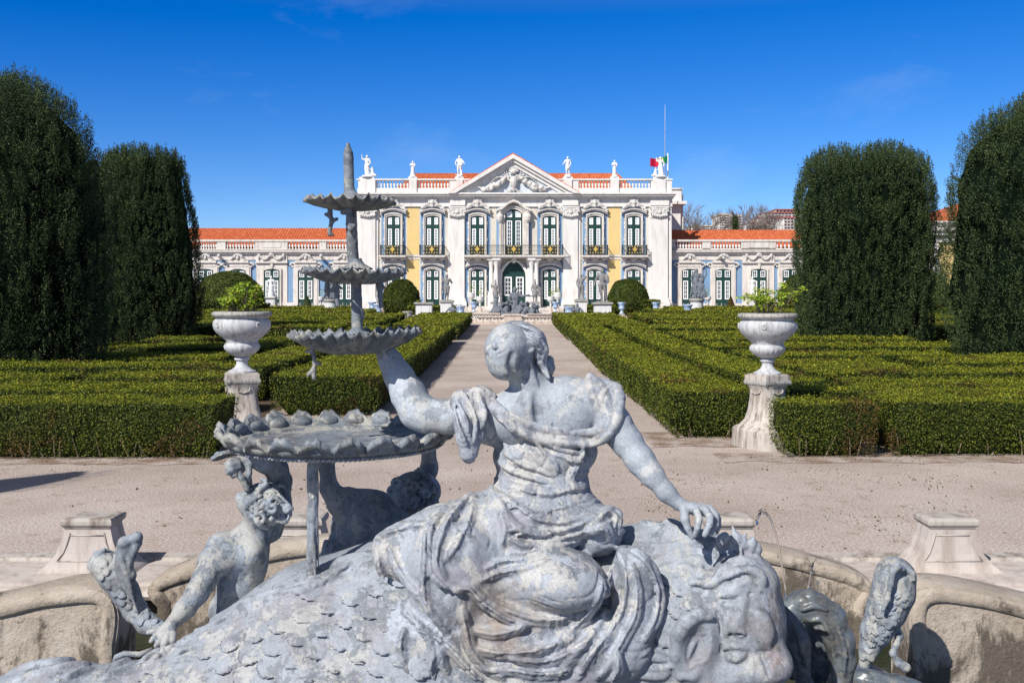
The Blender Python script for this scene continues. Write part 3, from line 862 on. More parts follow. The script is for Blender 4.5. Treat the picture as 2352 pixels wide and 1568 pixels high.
# --- balconies
def balcony(hw, name, long=False):
    b = MB(); z0 = Z(cv(750)); z1 = Z(cv(689)); d = 1.0 if not long else 1.35; w_ = hw*S
    b.box(-w_-.1, w_+.1, -d-.1, -.0, z0-.17, z0); b.box(-w_+.05, w_-.05, -d+.05, 0, z0-.30, z0-.17)
    sl = b.build(name, M['trim_stone'], palace)
    r = MB(); g_ = MB()
    segs = [((-w_, -d), (w_, -d)), ((-w_, -.02), (-w_, -d)), ((w_, -d), (w_, -.02))]
    for (xa, ya), (xb, yb) in segs:
        L = math.hypot(xb-xa, yb-ya); nn = max(2, int(L/.14))
        for zz in (z0+.06, z1): r.tube([(xa, ya, zz), (xb, yb, zz)], .035 if zz == z1 else .025, 6)
        for i in range(nn+1):
            t = i/nn; x = xa+(xb-xa)*t; y = ya+(yb-ya)*t; 
            r.tube([(x, y, z0), (x, y, z1)], .011, 4, cap=False)
            if i < nn and i % 2 == 0 and ya == yb:
                cx = x+.14
                for zc, rr_ in ((z0+.42, .12), (z0+.72, .08)):
                    r.tube([(cx+rr_*math.cos(a*PI/4), y, zc+rr_*math.sin(a*PI/4)) for a in range(9)], .013, 4, cap=False)
    for xa in (-w_, w_): r.tube([(xa, -d, z0), (xa, -d, z1+.12)], .04, 6)
    pans = [0.0] if not long else [0.0, (bays[2]-1180)*S, (bays[3]-1180)*S]
    for xc in pans:
        hh = .66
        r.box(xc-hh, xc+hh, -d-.02, -d-.005, z0+.1, z1-.05)
        for i in range(-2, 3):
            for j in range(3):
                if abs(i) < 1.5 and not (i == 0 and False):
                    if abs(i) <= 1 and j == 1: continue
                cx = xc+i*.25; cz = z0+.24+j*.30; s_ = .075
                g_.prism([(cx-s_, cz), (cx, cz+s_), (cx+s_, cz), (cx, cz-s_)], -d-.045, -d-.021)
        g_.prism([(xc+a, z0+.56+b_) for a, b_ in ((-.26, 0), (-.12, .12), (0, .26), (.12, .12), (.26, 0), (.12, -.12), (0, -.26), (-.12, -.12))], -d-.08, -d-.021)
    for xx in [(-w_+.3), (w_-.3)]+([(-w_+w_*k/3) for k in (1.2, 2, 4, 4.8)] if long else []):
        for zc in (z0+.25, z0+.55, z0+.85): g_.ell if False else g_.box(xx-.03, xx+.03, -d-.03, -d+.02, zc-.04, zc+.04)
    r.build('railing', M['iron'], sl); g_.build('gilt_ornament', M['gold'], sl)
    return sl
bal = balcony(27.5, 'balcony'); bays_copy(bal, [bays[i] for i in (0, 1, 4, 5)])
put(balcony(111, 'central_balcony', True), 1180)
mb = MB()
for x in (-.85, .85): mb.tube([(x, -.02, Z(cv(790))), (x, -.3, Z(cv(775))), (x, -.7, Z(cv(764)))], [.10, .16, .2], 6)
br = mb.build('balcony_bracket', M['trim_stone'], palace, True); bays_copy(br, bays)
# --- roofs, corrugated
def tiles_sheet(name, p00, p10, p01, p11, nrid, amp=.07):
    """quad sheet, ridges running from bottom edge to top edge"""
    p00, p10, p01, p11 = map(lambda q: np.array(q, float), (p00, p10, p01, p11))
    n_ = nrid*6+1; rows = 9
    s_ = np.linspace(0, 1, n_); t = np.repeat(np.linspace(0, 1, rows), 1)
    nrm = np.cross(p10-p00, p01-p00); nrm /= np.linalg.norm(nrm)
    if nrm[2] < 0: nrm = -nrm
    P_ = ((1-t)[:, None, None]*((1-s_)[None, :, None]*p00+s_[None, :, None]*p10)+t[:, None, None]*((1-s_)[None, :, None]*p01+s_[None, :, None]*p11))
    w_ = amp*np.abs(np.cos(s_*nrid*PI))**.8
    P_ = P_+(w_[None, :, None])*nrm
    idx = np.arange(n_*rows).reshape(rows, n_)
    fs = np.stack([idx[:-1, :-1].ravel(), idx[:-1, 1:].ravel(), idx[1:, 1:].ravel(), idx[1:, :-1].ravel()], 1)
    o = link(name, fastmesh(name, P_.reshape(-1, 3), fs, [M['tiles']], True), palace); o.location = -OFF
    return o
def W(u, v, Y): q = P(u, v, Y); return (q.x, q.y, q.z)
ez = Z(cv(330)); 
rx0, rx1 = P(874, 0, 98.2).x, P(1484, 0, 98.2).x
rz = P(0, 399, 104.5).z; r0 = P(956, 0, 104.5).x; r1 = P(1417, 0, 104.5).x
ec = rz-3.4
tiles_sheet('roof', (rx0, 98.2, ec), (rx1, 98.2, ec), (r0, 104.5, rz), (r1, 104.5, rz), 90)
tiles_sheet('roof', (rx0, 98.2, ec), (rx0, 111, ec), (r0, 104.5, rz), (r0+.01, 104.6, rz), 40)
tiles_sheet('roof', (rx1, 98.2, ec), (rx1, 111, ec), (r1, 104.5, rz), (r1-.01, 104.6, rz), 40)
tiles_sheet('roof', (rx0, 111, ec), (rx1, 111, ec), (r0, 104.6, rz), (r1, 104.6, rz), 60)
tiles_sheet('roof', (U(120), YP+1.55, Z(572)), (U(819.5), YP+1.55, Z(572)), (U(120), YP+7, P(0, 525, YP+7).z), (U(819.5), YP+7, P(0, 525, YP+7).z), 104, .08)
tiles_sheet('roof', (U(1543.5), YP+1.55, Z(572)), (U(2300), YP+1.55, Z(572)), (U(1543.5), YP+7, P(0, 529, YP+7).z), (U(2300), YP+7, P(0, 529, YP+7).z), 112, .08)
# block behind, right
mb = MB(); y = YP+7.5; 
q = lambda u, v: (P(u, v, y).x, P(u, v, y).z)
x0, x1 = U(1543), P(1563, 0, y).x
mb.box(x0, P(1562, 0, y).x, y-.3, y+8, q(0, 610)[1], q(0, 471)[1]); mb.box(x0, P(1573, 0, y).x, y-1.2, y+9, q(0, 471)[1], q(0, 464)[1]); mb.box(x0, P(1565, 0, y).x, y-.4, y+8, q(0, 464)[1], q(0, 436)[1]); mb.box(x0, P(1566, 0, y).x, y-.55, y+8, q(0, 436)[1], q(0, 433)[1])
pl('rear_block', mb, M['white_stone'])
# ================================================================ foliage helpers
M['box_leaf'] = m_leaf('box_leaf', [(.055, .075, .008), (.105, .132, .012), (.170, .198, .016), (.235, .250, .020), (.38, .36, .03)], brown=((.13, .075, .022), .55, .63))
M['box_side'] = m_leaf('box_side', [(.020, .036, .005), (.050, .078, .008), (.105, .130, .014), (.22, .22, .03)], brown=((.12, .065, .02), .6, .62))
M['brown_leaf'] = m_leaf('brown_leaf', [(.03, .05, .01), (.09, .07, .02), (.17, .09, .025), (.10, .06, .02)])
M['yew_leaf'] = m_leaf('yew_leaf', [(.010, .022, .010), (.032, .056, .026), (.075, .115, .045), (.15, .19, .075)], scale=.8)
M['dome_leaf'] = m_leaf('dome_leaf', [(.022, .040, .008), (.060, .085, .014), (.11, .135, .020)], brown=((.15, .075, .020), .8, .66))
M['bright_leaf'] = m_leaf('bright_leaf', [(.14, .24, .02), (.24, .38, .03), (.34, .46, .05), (.40, .36, .05)], scale=5)
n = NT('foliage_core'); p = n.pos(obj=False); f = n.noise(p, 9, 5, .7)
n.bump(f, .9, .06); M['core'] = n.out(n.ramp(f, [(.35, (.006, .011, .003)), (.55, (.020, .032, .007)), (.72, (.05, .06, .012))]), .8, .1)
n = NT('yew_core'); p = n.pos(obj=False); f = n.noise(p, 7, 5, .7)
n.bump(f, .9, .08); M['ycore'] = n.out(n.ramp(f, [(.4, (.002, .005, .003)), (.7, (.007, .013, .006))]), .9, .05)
M['bark'] = m_simple('bark', (.13, .105, .085), .9, .1, var=.3, scale=12)
M['pale_twig'] = m_simple('pale_twig', (.32, .25, .18), .9, .1)
M['bare_twig'] = m_simple('bare_twig', (.17, .14, .13), .9, .1)

def leaves(pts, nrm, size, up=0.0, aspect=.55, tilt=.8, rng=RNG):
    """one small pointed leaf (a bent quad) at every point"""
    n = len(pts)
    d = nrm+rng.normal(size=(n, 3))*tilt
    d[:, 2] += up; d /= np.linalg.norm(d, axis=1, keepdims=True)
    a = np.cross(d, rng.normal(size=(n, 3))); a /= np.linalg.norm(a, axis=1, keepdims=True)
    b = np.cross(d, a)
    if up > .5: a, b = d*1.0, np.cross(d, a)
    s = (size*(.6+.8*rng.random(n)))[:, None] if np.ndim(size) else (size*(.6+.8*rng.random(n)))[:, None]
    a = a*s; b = b*s*aspect
    v = np.stack([pts-a*.5, pts+b*.5, pts+a*.5, pts-b*.5], 1).reshape(-1, 3)
    return v, np.arange(n*4).reshape(n, 4)

def mesh_join(parts):
    vs, fs, mi = [], [], []; b = 0
    for v, f, m in parts:
        vs.append(v); fs.append(f+b); mi.append(np.full(len(f), m) if np.ndim(m) == 0 else m); b += len(v)
    return np.concatenate(vs), np.concatenate(fs), np.concatenate(mi)

def grid_box(x0, x1, y0, y1, z0, z1, st):
    """outer skin of a box as one grid of quads: front, top, back, ends"""
    parts = []
    def sheet(o, a, b, na, nb):
        s = np.linspace(0, 1, na+1)[:, None, None]; t = np.linspace(0, 1, nb+1)[None, :, None]
        p = (np.array(o)+s*np.array(a)+t*np.array(b)).reshape(-1, 3)
        i = np.arange((na+1)*(nb+1)).reshape(na+1, nb+1)
        parts.append((p, np.stack([i[:-1, :-1].ravel(), i[1:, :-1].ravel(), i[1:, 1:].ravel(), i[:-1, 1:].ravel()], 1), 0))
    X, Y, Zz = x1-x0, y1-y0, z1-z0
    c = lambda L: max(1, int(L/st))
    sheet((x0, y0, z0), (X, 0, 0), (0, 0, Zz), c(X), c(Zz)); sheet((x0, y1, z1), (X, 0, 0), (0, 0, -Zz), c(X), c(Zz))
    sheet((x0, y0, z1), (X, 0, 0), (0, Y, 0), c(X), c(Y))
    sheet((x0, y1, z0), (0, -Y, 0), (0, 0, Zz), c(Y), c(Zz)); sheet((x1, y0, z0), (0, Y, 0), (0, 0, Zz), c(Y), c(Zz))
    return mesh_join(parts)

nh = 0
def hedge(x0, x1, y0, y1, h=.80, label=None, group='clipped box hedges of the parterre', brown=False, cover=1.15, rot=0):
    """clipped box hedge; leaves grow finer the nearer it stands"""
    global nh
    nh += 1
    if y0 > 16.2 and x1-x0 > 2.2 and y1-y0 < 12 and y0 < 60: y1 -= .28; y0 += .06
    rng = np.random.default_rng(100+nh)
    Yc = max(y0, 14.0); Ym = (y0+y1)/2
    st = max(.16, Ym*.008)
    base = float(gz(y0))
    v, f, m = grid_box(x0+.05, x1-.05, y0+.05, y1-.05, 0, h-.05, st)
    zg = gz(v[:, 1])
    nn = fbm(v*np.array([1.6, 1.6, 1.6]), 3)
    c = np.array([(x0+x1)/2, (y0+y1)/2, 0])
    t = v[:, 2]/h
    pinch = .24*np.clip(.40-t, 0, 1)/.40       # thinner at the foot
    dx = np.clip((v[:, 0]-c[0])/((x1-x0)/2), -1, 1); dy = np.clip((v[:, 1]-c[1])/((y1-y0)/2), -1, 1)
    ex = np.minimum(np.abs(v[:, 0]-x0), np.abs(v[:, 0]-x1)) < .06; ey = np.minimum(np.abs(v[:, 1]-y0), np.abs(v[:, 1]-y1)) < .06
    v[:, 0] -= np.sign(dx)*ex*(pinch-nn*.05); v[:, 1] -= np.sign(dy)*ey*(pinch-nn*.05)
    v[:, 2] += zg+(t > .9)*nn*.045
    parts = [(v, f, 0)]
    # leaves
    A_top = (x1-x0)*(y1-y0); fr = (x1-x0)*h; sd = (y1-y0)*h
    def sprinkle(area, fn, nrm, mi, dens=1.0):
        # per-point size by distance; sample in proportion to 1/size^2
        n0 = int(area*dens*cover/(max(.017, Yc*.00135)**2))
        n0 = min(n0, 190000)
        p = fn(rng.random((n0, 2)))
        size = np.maximum(.017, p[:, 1]*.00135)
        keep = rng.random(n0) < (size.min()/size)**2*1.0
        p = p[keep]; size = size[keep]
        t = np.clip(p[:, 2]/h, 0, 1)
        lump = fbm(p*np.array([1.6, 1.6, 1.6]), 3)
        N = np.tile(np.array(nrm, float), (len(p), 1))
        if nrm[2] < .5:
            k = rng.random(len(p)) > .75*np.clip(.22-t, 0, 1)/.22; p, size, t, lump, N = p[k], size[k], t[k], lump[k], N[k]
            p += N*((lump*.05-.12*np.clip(.35-t, 0, 1)/.35)+rng.normal(size=len(p))*.018)[:, None]
        else:
            p[:, 2] += lump*.045+rng.normal(size=len(p))*.016+(rng.random(len(p))**12)*.07
        p[:, 2] += gz(p[:, 1])
        if brown or True:
            pb_ = np.clip((fbm(p*np.array([.9, .9, 1.5])+nh*7, 2)-.42)*5, 0, .8)
            if brown: pb_ = np.clip((p[:, 0]-(x0+(x1-x0)*.55))/((x1-x0)*.3)+fbm(p*2.5, 2)*.8, 0, .85)
            mia = np.where(rng.random(len(p)) < pb_, 3, mi)
        vv, ff = leaves(p, N, size*1.35, up=.25 if nrm[2] < .5 else .0, rng=rng, tilt=.75)
        parts.append((vv, ff, mia))
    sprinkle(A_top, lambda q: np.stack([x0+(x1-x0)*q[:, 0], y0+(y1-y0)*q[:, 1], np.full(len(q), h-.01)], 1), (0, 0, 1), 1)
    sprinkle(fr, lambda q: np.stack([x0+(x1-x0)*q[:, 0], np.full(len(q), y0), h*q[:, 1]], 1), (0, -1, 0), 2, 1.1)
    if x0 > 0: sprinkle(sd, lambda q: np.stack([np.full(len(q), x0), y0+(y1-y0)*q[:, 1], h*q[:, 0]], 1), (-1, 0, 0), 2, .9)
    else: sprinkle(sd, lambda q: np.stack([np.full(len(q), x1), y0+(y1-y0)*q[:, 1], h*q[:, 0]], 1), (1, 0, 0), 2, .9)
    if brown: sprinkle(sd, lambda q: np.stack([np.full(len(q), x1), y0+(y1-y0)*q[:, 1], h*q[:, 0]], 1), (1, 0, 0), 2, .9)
    v, f, m = mesh_join(parts)
    loc = np.array([(x0+x1)/2, (y0+y1)/2, base])
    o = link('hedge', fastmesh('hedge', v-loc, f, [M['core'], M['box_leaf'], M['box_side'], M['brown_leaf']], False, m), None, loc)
    tag(o, label, 'hedge', group)
    # twiggy foot
    if y0 < 17:
        mb = MB(); rr = random.Random(nh)
        for i in range(int((x1-x0)*9)):
            x = rr.uniform(x0+.1, x1-.1)-loc[0]; y = y0+rr.uniform(.06, .3)-loc[1]
            a = rr.uniform(-.15, .15)
            mb.tube([(x, y+.12, -.02), (x+a*.4, y+.05, .14), (x+a, y-.02, .34)], [.012, .009, .005], 5)
        mb.build('stems', M['pale_twig'], o)
    return o

ALL_HEDGES = [
 # right parterre: x0,x1,y0,y1,height,label,brown
 (2.62, 3.98, 16.35, 45.2, .80, 'long clipped green hedge along the right edge of the central gravel path', False),
 (2.52, 6.2, 46.6, 62.5, .78, 'short clipped hedge at the far right end of the central path by the fountain', False),
 (4.50, 5.75, 18.2, 44.8, .80, 'second long hedge running parallel behind the right path hedge', False),
 (3.93, 5.30, 14.4, 15.2, .80, 'rounded low hedge block browned at its right end, in front of the right urn pedestal', True),
 (5.52, 16.5, 14.5, 15.9, .81, 'long dark green hedge face at the right front edge of the parterre', False),
 (4.72, 16.5, 16.3, 17.35, .80, 'hedge row directly behind the front hedge on the right', False),
 (6.25, 11.5, 17.9, 19.6, .76, 'hedge strip between the right urn and the far right yew, third from the gravel', False),
 (6.3, 16.5, 20.3, 22.2, .79, 'broad hedge strip crossing the middle of the right parterre', False),
 (6.2, 9.2, 22.9, 25.6, .75, 'short inner hedge behind the bowl of the right urn', False),
 (9.9, 18.0, 23.3, 25.9, .80, 'hedge strip in front of the far right yew', False),
 (6.3, 12.2, 26.7, 29.0, .77, 'inner hedge band halfway back on the right side', False),
 (12.8, 17.0, 27.0, 28.2, .74, 'small hedge piece at the foot of the far right yew', False),
 (6.2, 20.0, 30.6, 33.0, .80, 'long hedge strip in front of the broad right yew', False),
 (6.2, 14.0, 34.4, 36.4, .80, 'yellow-green hedge at the foot of the broad right yew', False),
 (6.3, 11.0, 38.0, 41.0, .74, 'hedge left of the broad right yew', False),
 (5.9, 21.0, 43.0, 46.0, .78, 'hedge crossing behind the broad right yew', False),
 (7.2, 22.0, 47.6, 51.4, .76, 'wide far hedge on the right half of the parterre', False),
 (7.2, 24.0, 53.2, 57.2, .78, 'wide far hedge behind the right urn plant', False),
 (7.2, 26.0, 58.8, 62.5, .76, 'last wide hedge of the right parterre', False),
 (9.5, 30.0, 64.6, 71.5, .78, 'far hedge in front of the green domes on the right', False),
 (12.0, 34.0, 73.2, 79.5, .74, 'far low hedge with blue vases in front of the right palace wing', False),
 (4.4, 8.5, 80.5, 84, .70, 'small low hedge in front of the palace right of the door', False),
 # left parterre
 (-4.72, -2.62, 19.4, 45.2, .80, 'long clipped green hedge along the left edge of the central gravel path', False),
 (-5.6, -2.52, 46.6, 62.5, .78, 'short clipped hedge at the far left end of the central path by the fountain', False),
 (-15.5, -4.26, 14.25, 15.45, .82, 'long shaded hedge at the left front edge of the parterre beside the gravel', False),
 (-15.5, -5.05, 16.55, 18.5, .78, 'hedge row directly behind the front hedge on the left', False),
 (-8.3, -5.5, 19.3, 21.2, .78, 'hedge piece behind the left urn pedestal', False),
 (-15.0, -8.9, 19.1, 21.0, .76, 'hedge strip in the shade at the far left', False),
 (-14.0, -5.5, 22.0, 24.0, .80, 'hedge strip at the foot of the tallest left yew', False),
 (-6.9, -5.5, 24.7, 31.0, .78, 'hedge piece seen between the left urn and the tiered dishes', False),
 (-13.5, -7.7, 25.6, 28.6, .75, 'inner hedge right behind the tallest left yew', False),
 (-14.5, -7.5, 30.6, 33.2, .78, 'hedge strip in the yew shadow at left centre', False),
 (-6.9, -5.5, 32.5, 44.6, .78, 'narrow hedge parallel to the left path hedge', False),
 (-13.0, -7.6, 34.8, 37.0, .76, 'hedge strip just in front of the broader left yew', False),
 (-22.0, -7.6, 44.0, 46.6, .78, 'hedge crossing behind the broader left yew', False),
 (-22.0, -6.6, 48.2, 52.0, .76, 'wide far hedge on the left half of the parterre', False),
 (-24.0, -6.6, 53.6, 57.4, .78, 'wide far hedge behind the left urn', False),
 (-26.0, -6.6, 59.0, 62.6, .76, 'last wide hedge of the left parterre', False),
 (-30.0, -9.5, 64.8, 70.5, .78, 'far hedge in front of the big green dome on the left', False),
 (-34.0, -12.0, 74.6, 80.0, .74, 'far low hedge with blue vases in front of the left palace wing', False),
 (-8.5, -4.2, 80.5, 84, .70, 'small low hedge in front of the palace left of the door', False),
]
for q in ALL_HEDGES: hedge(*q[:5], label=q[5], brown=q[6])

# soil under the hedges
def soil_patch(x0, x1, y0, y1, nm='planting_soil'):
    ys = [y0]+[y for y in (20, 30, 40, 50, 60, 75, 92) if y0 < y < y1]+[y1]
    v = [(x, y, float(gz(y))+.006) for y in ys for x in (x0, x1)]
    f = [(2*i, 2*i+1, 2*i+3, 2*i+2) for i in range(len(ys)-1)]
    tag(link(nm, fastmesh(nm, v, f, [M['soil']])), kind='structure')
soil_patch(4.1, 40, 16.2, 63); soil_patch(-40, -4.8, 16.4, 63)
soil_patch(9, 40, 64, 90); soil_patch(-40, -9, 64, 90)

def soil_edge(x0, x1, yf, yb, seed):
    xs_ = np.arange(x0, x1, .12); e = yf+.16*fbm(np.stack([xs_*1.3, xs_*0+seed, xs_*0], 1), 3)+.05*fbm(np.stack([xs_*7, xs_*0+seed, xs_*0], 1), 2)
    v = [(x, y, .005) for x, y in zip(xs_, e)]+[(x, yb, .005) for x in xs_]; n_ = len(xs_)
    tag(link('planting_soil', fastmesh('planting_soil', v, [(i, i+1, n_+i+1, n_+i) for i in range(n_-1)], [M['soil_edge']])), kind='structure')
n = NT('soil_edge'); p = n.pos(obj=False); f = n.noise(p, 30, 6, .75); n.bump(f, .5, .01)
M['soil_edge'] = n.out(n.mix(n.ramp(n.noise(p, 2.2, 5, .65), [(.40, 0), (.60, 1)]), n.ramp(f, [(.38, (.14, .095, .07)), (.62, (.30, .22, .17))]), n.ramp(f, [(.36, (.20, .150, .125)), (.5, (.40, .34, .31)), (.64, (.6, .54, .49))])), .95, .1)
soil_edge(3.0, 17, 14.05, 14.9, 1); soil_edge(2.2, 5.0, 15.5, 17.2, 2); soil_edge(-17, -4.0, 13.9, 14.8, 3); soil_edge(-5.4, -2.2, 18.9, 19.9, 4)
def specks(name, label, cat, box_, n_, size, mat, seed, clump=None, up=.3):
    rng = np.random.default_rng(seed); x0, x1, y0, y1 = box_
    p = np.stack([rng.uniform(x0, x1, n_), rng.uniform(y0, y1, n_), np.full(n_, .012)], 1)
    if clump: p = p[fbm(p*np.array([.9, .9, 0])+seed, 3) > clump]
    lv, lf_ = leaves(p, np.tile([0, 0, 1.], (len(p), 1)), size, tilt=.5, rng=rng)
    tag(link(name, fastmesh(name, lv, lf_, [M[mat]])), label, cat, kind='stuff')
specks('fallen_leaves', 'dry brown leaves and twigs scattered on the pale gravel', 'leaves', (-14, 14, 8.6, 16), 900, .035, 'brown_leaf', 5)
specks('weeds', 'tiny green weeds sprouting in the gravel at right', 'weeds', (1.5, 12, 8.6, 14), 5200, .022, 'box_side', 6, .22)
# ================================================================ yews
def yew(uc, hw, vtop, Y, seed, label, prof=None, ntuft=1300, lf=46, group='tall clipped yews', hide_trunk=False):
    rng = np.random.default_rng(seed)
    sc = Y/F; cx = (uc-U0)*sc; base = float(gz(Y)); Rr = hw*sc; top = H+(V0-vtop)*sc; Ht = top-base
    prof = prof or [(0, .84), (.1, .93), (.3, 1.0), (.55, .99), (.75, .93), (.87, .84), (.94, .70), (.985, .45), (1.0, .1)]
    pt, pr = zip(*prof)
    root = empty('yew_tree', (cx, Y, base), 0, label, 'tree', group)
    th = np.linspace(0, 2*PI, 65)[:-1]; tt = np.linspace(.01, 1, 60)
    T, A = np.meshgrid(tt, th, indexing='ij')
    def surf(T, A, k=1.0):
        r = np.interp(T, pt, pr)*Rr
        d = np.stack([np.cos(A), np.sin(A), T*Ht/Rr*.35], -1)*2.2+seed
        lump = fbm(d, 3)
        lum2 = fbm(np.stack([np.cos(A)*5, np.sin(A)*5, T*Ht*.5], -1)+seed*3, 2)
        r = r*(1+.08*lump+.10*lum2)*k
        z = .12+T*(Ht-.12)*(1+.025*lump*(T > .8))
        return np.stack([r*np.cos(A), r*np.sin(A), z], -1), lump+lum2*.6
    Pc, _ = surf(T, A, .90); Pc[..., 2] *= .985
    idx = np.arange(60*64).reshape(60, 64); nx_ = np.roll(idx, -1, 1)
    f = np.stack([idx[:-1].ravel(), nx_[:-1].ravel(), nx_[1:].ravel(), idx[1:].ravel()], 1)
    vs = Pc.reshape(-1, 3)
    # tufts: upright sprays
    u_ = rng.random(ntuft*2); a_ = rng.random(ntuft*2)*2*PI
    keep = (np.sin(a_) < .35) | (rng.random(ntuft*2) < .18); u_, a_ = u_[keep][:ntuft], a_[keep][:ntuft]
    u_ = np.where(rng.random(len(u_)) < .14, .9+.1*rng.random(len(u_)), u_)
    C_, lump = surf(u_, a_)
    N_ = np.stack([np.cos(a_), np.sin(a_), np.where(u_ > .88, (u_-.88)*9, .0)], -1); N_ /= np.linalg.norm(N_, axis=1, keepdims=True)
    rr = rng.normal(size=(len(C_), 1))*.06
    C_ = C_+N_*(rr+.02)
    hgt = (.20+.24*rng.random(len(C_)))*(1+.35*(u_ > .85)); wid = .07+.06*rng.random(len(C_))
    k = lf
    g = rng.random((len(C_), k, 1)); ang = rng.random((len(C_), k, 1))*2*PI; rad = np.sqrt(rng.random((len(C_), k, 1)))*(np.sin(PI*np.clip(g, .02, 1)**.7)+.15)
    off = np.concatenate([np.cos(ang)*rad*wid[:, None, None], np.sin(ang)*rad*wid[:, None, None], (g-.35)*hgt[:, None, None]*1.3], -1)
    pts = (C_[:, None]+off+N_[:, None]*g*.08).reshape(-1, 3)
    nrm = np.repeat(N_, k, 0)*.55+off.reshape(-1, 3)*3
    lv, lfc = leaves(pts, nrm, Y*.00100+.012, up=.55, aspect=.45, tilt=.45, rng=rng)
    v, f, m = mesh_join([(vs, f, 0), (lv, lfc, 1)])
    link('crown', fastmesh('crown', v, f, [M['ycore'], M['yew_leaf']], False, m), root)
    mb = MB(); mb.tube([(0, 0, -.05), (.05, 0, .5), (0, .05, Ht*.5)], [.22, .18, .08], 10); mb.build('trunk', M['bark'], root, True)
    return root
yew(38, 178, 208, 25.5, 3, 'tallest dark columnar yew with ragged top, cut by the left picture edge', ntuft=3400, lf=62,
    prof=[(0, .95), (.1, 1.02), (.3, 1.02), (.55, .97), (.75, .90), (.86, .80), (.93, .55), (.98, .25), (1.0, .05)])
yew(208, 38, 365, 31, 5, 'narrow yew in deep shade wedged behind the tallest left yew', ntuft=500)
yew(331, 122, 358, 42, 8, 'broad dark yew with flattish top at left, its right flank beside the palace wing roof', ntuft=3200, lf=56,
    prof=[(0, .90), (.1, .96), (.25, 1.0), (.45, .95), (.7, .86), (.85, .77), (.93, .66), (.985, .5), (1.0, .2)])
yew(1982, 147, 358, 38, 12, 'broad columnar yew with rounded top behind the right urn', ntuft=3400, lf=62,
    prof=[(0, .88), (.1, .94), (.3, .98), (.6, 1.0), (.8, .98), (.9, .88), (.96, .68), (.99, .45), (1.0, .2)])
yew(2374, 186, 256, 29.5, 17, 'dark yew with sloping pointed top cut by the right picture edge', ntuft=3200, lf=60,
    prof=[(0, .84), (.1, .90), (.3, 1.0), (.6, .98), (.75, .92), (.86, .78), (.94, .48), (1.0, .08)])

# a looser tree outside the left edge: only its shadow on the gravel is in the picture
yew(U0-9.5*F/8.0, .62*F/8.0, V0-(5.4-H)*F/8.0, 8.0, 23, 'dark clipped tree just beyond the left picture edge, its shadow lying on the gravel', ntuft=420, lf=40,
    prof=[(0, .25), (.25, .3), (.3, .9), (.45, 1.0), (.5, .5), (.55, .95), (.7, .9), (.75, .5), (.8, .8), (.95, .5), (1.0, .1)])
# ================================================================ clipped domes, blocks, cones
def dome(uc, hw, vtop, vsp, Y, seed, label, block=None, n=26000):
    rng = np.random.default_rng(seed)
    sc = Y/F; cx = (uc-U0)*sc; Rr = hw*sc; base = float(gz(Y)); zt = H+(V0-vtop)*sc-base; zs = H+(V0-vsp)*sc-base
    root = empty('dome_topiary', (cx, Y, base), 0, label, 'topiary', 'clipped dome topiaries')
    a = rng.random(n)*2*PI; s = rng.random(n)**.75
    keep = (np.sin(a) < .4) | (rng.random(n) < .2); a, s = a[keep], s[keep]
    ph = s*PI/2*1.25-.25*PI/2
    r = Rr*np.cos(np.clip(ph, 0, 9))**.9; r = np.where(ph < 0, Rr*(1+.25*ph), r); z = zs+(zt-zs)*np.sin(ph); 
    p = np.stack([r*np.cos(a), r*np.sin(a), z], 1); N = p-np.array([0, 0, zs]); N /= np.linalg.norm(N, axis=1, keepdims=True)
    p += N*(fbm(p*1.3+seed, 3)*.10)[:, None]
    lv, lfc = leaves(p, N, Y*.0022, up=.2, tilt=.6, rng=rng)
    th = np.linspace(0, 2*PI, 41)[:-1]; pp = np.linspace(-.35, PI/2, 16)
    Pp, A = np.meshgrid(pp, th, indexing='ij')
    rr = np.where(Pp < 0, Rr*(1+.25*Pp), Rr*np.clip(np.cos(Pp), .001, 1)**.9)*.975
    c = np.stack([rr*np.cos(A), rr*np.sin(A), (zs+(zt-zs)*np.sin(Pp)-.03)], -1).reshape(-1, 3)
    idx = np.arange(16*40).reshape(16, 40); nx_ = np.roll(idx, -1, 1)
    f = np.stack([idx[:-1].ravel(), nx_[:-1].ravel(), nx_[1:].ravel(), idx[1:].ravel()], 1)
    v, f, m = mesh_join([(c, f, 0), (lv, lfc, 1)])
    link('crown', fastmesh('crown', v, f, [M['core'], M['dome_leaf']], False, m), root)
    mb = MB(); mb.tube([(0, 0, -.05), (0, 0, zs)], .12, 8); mb.build('trunk', M['bark'], root)
    if block:
        b0, b1, vt = block
        x0, x1 = (b0-U0)*sc, (b1-U0)*sc
        hedge(x0, x1, Y-Rr*.9, Y+Rr*.9, H+(V0-vt)*(Y-Rr*.9)/F-float(gz(Y-Rr*.9)), label='square hedge block under the '+label.split(',')[0].replace('seen in the gap ', '').replace('seen ', ''), group='hedge blocks under the domes')
    return root
dome(526, 78, 625, 690, 72, 31, 'largest green dome topiary, behind the left urn plant', (455, 604, 700))
dome(921.5, 41.5, 643, 691, 84, 32, 'small green dome topiary with brown patch, left of the palace door', (880, 964, 690))
dome(1443, 46.5, 642, 691, 84, 33, 'round green dome topiary right of the statue seen from behind', (1394, 1512, 690))
dome(1868, 78, 624, 690, 74, 34, 'green dome topiary mostly hidden behind the broad right yew', (1800, 1940, 700))
dome(2085, 94, 612, 690, 64, 35, 'olive dome topiary seen in the gap between the two right yews', (2010, 2172, 706))
hedge((2080-U0)*50/F, (2230-U0)*50/F, 50, 52, .95, label='low olive hedge seen in the gap between the two right yews', group='hedge blocks under the domes')
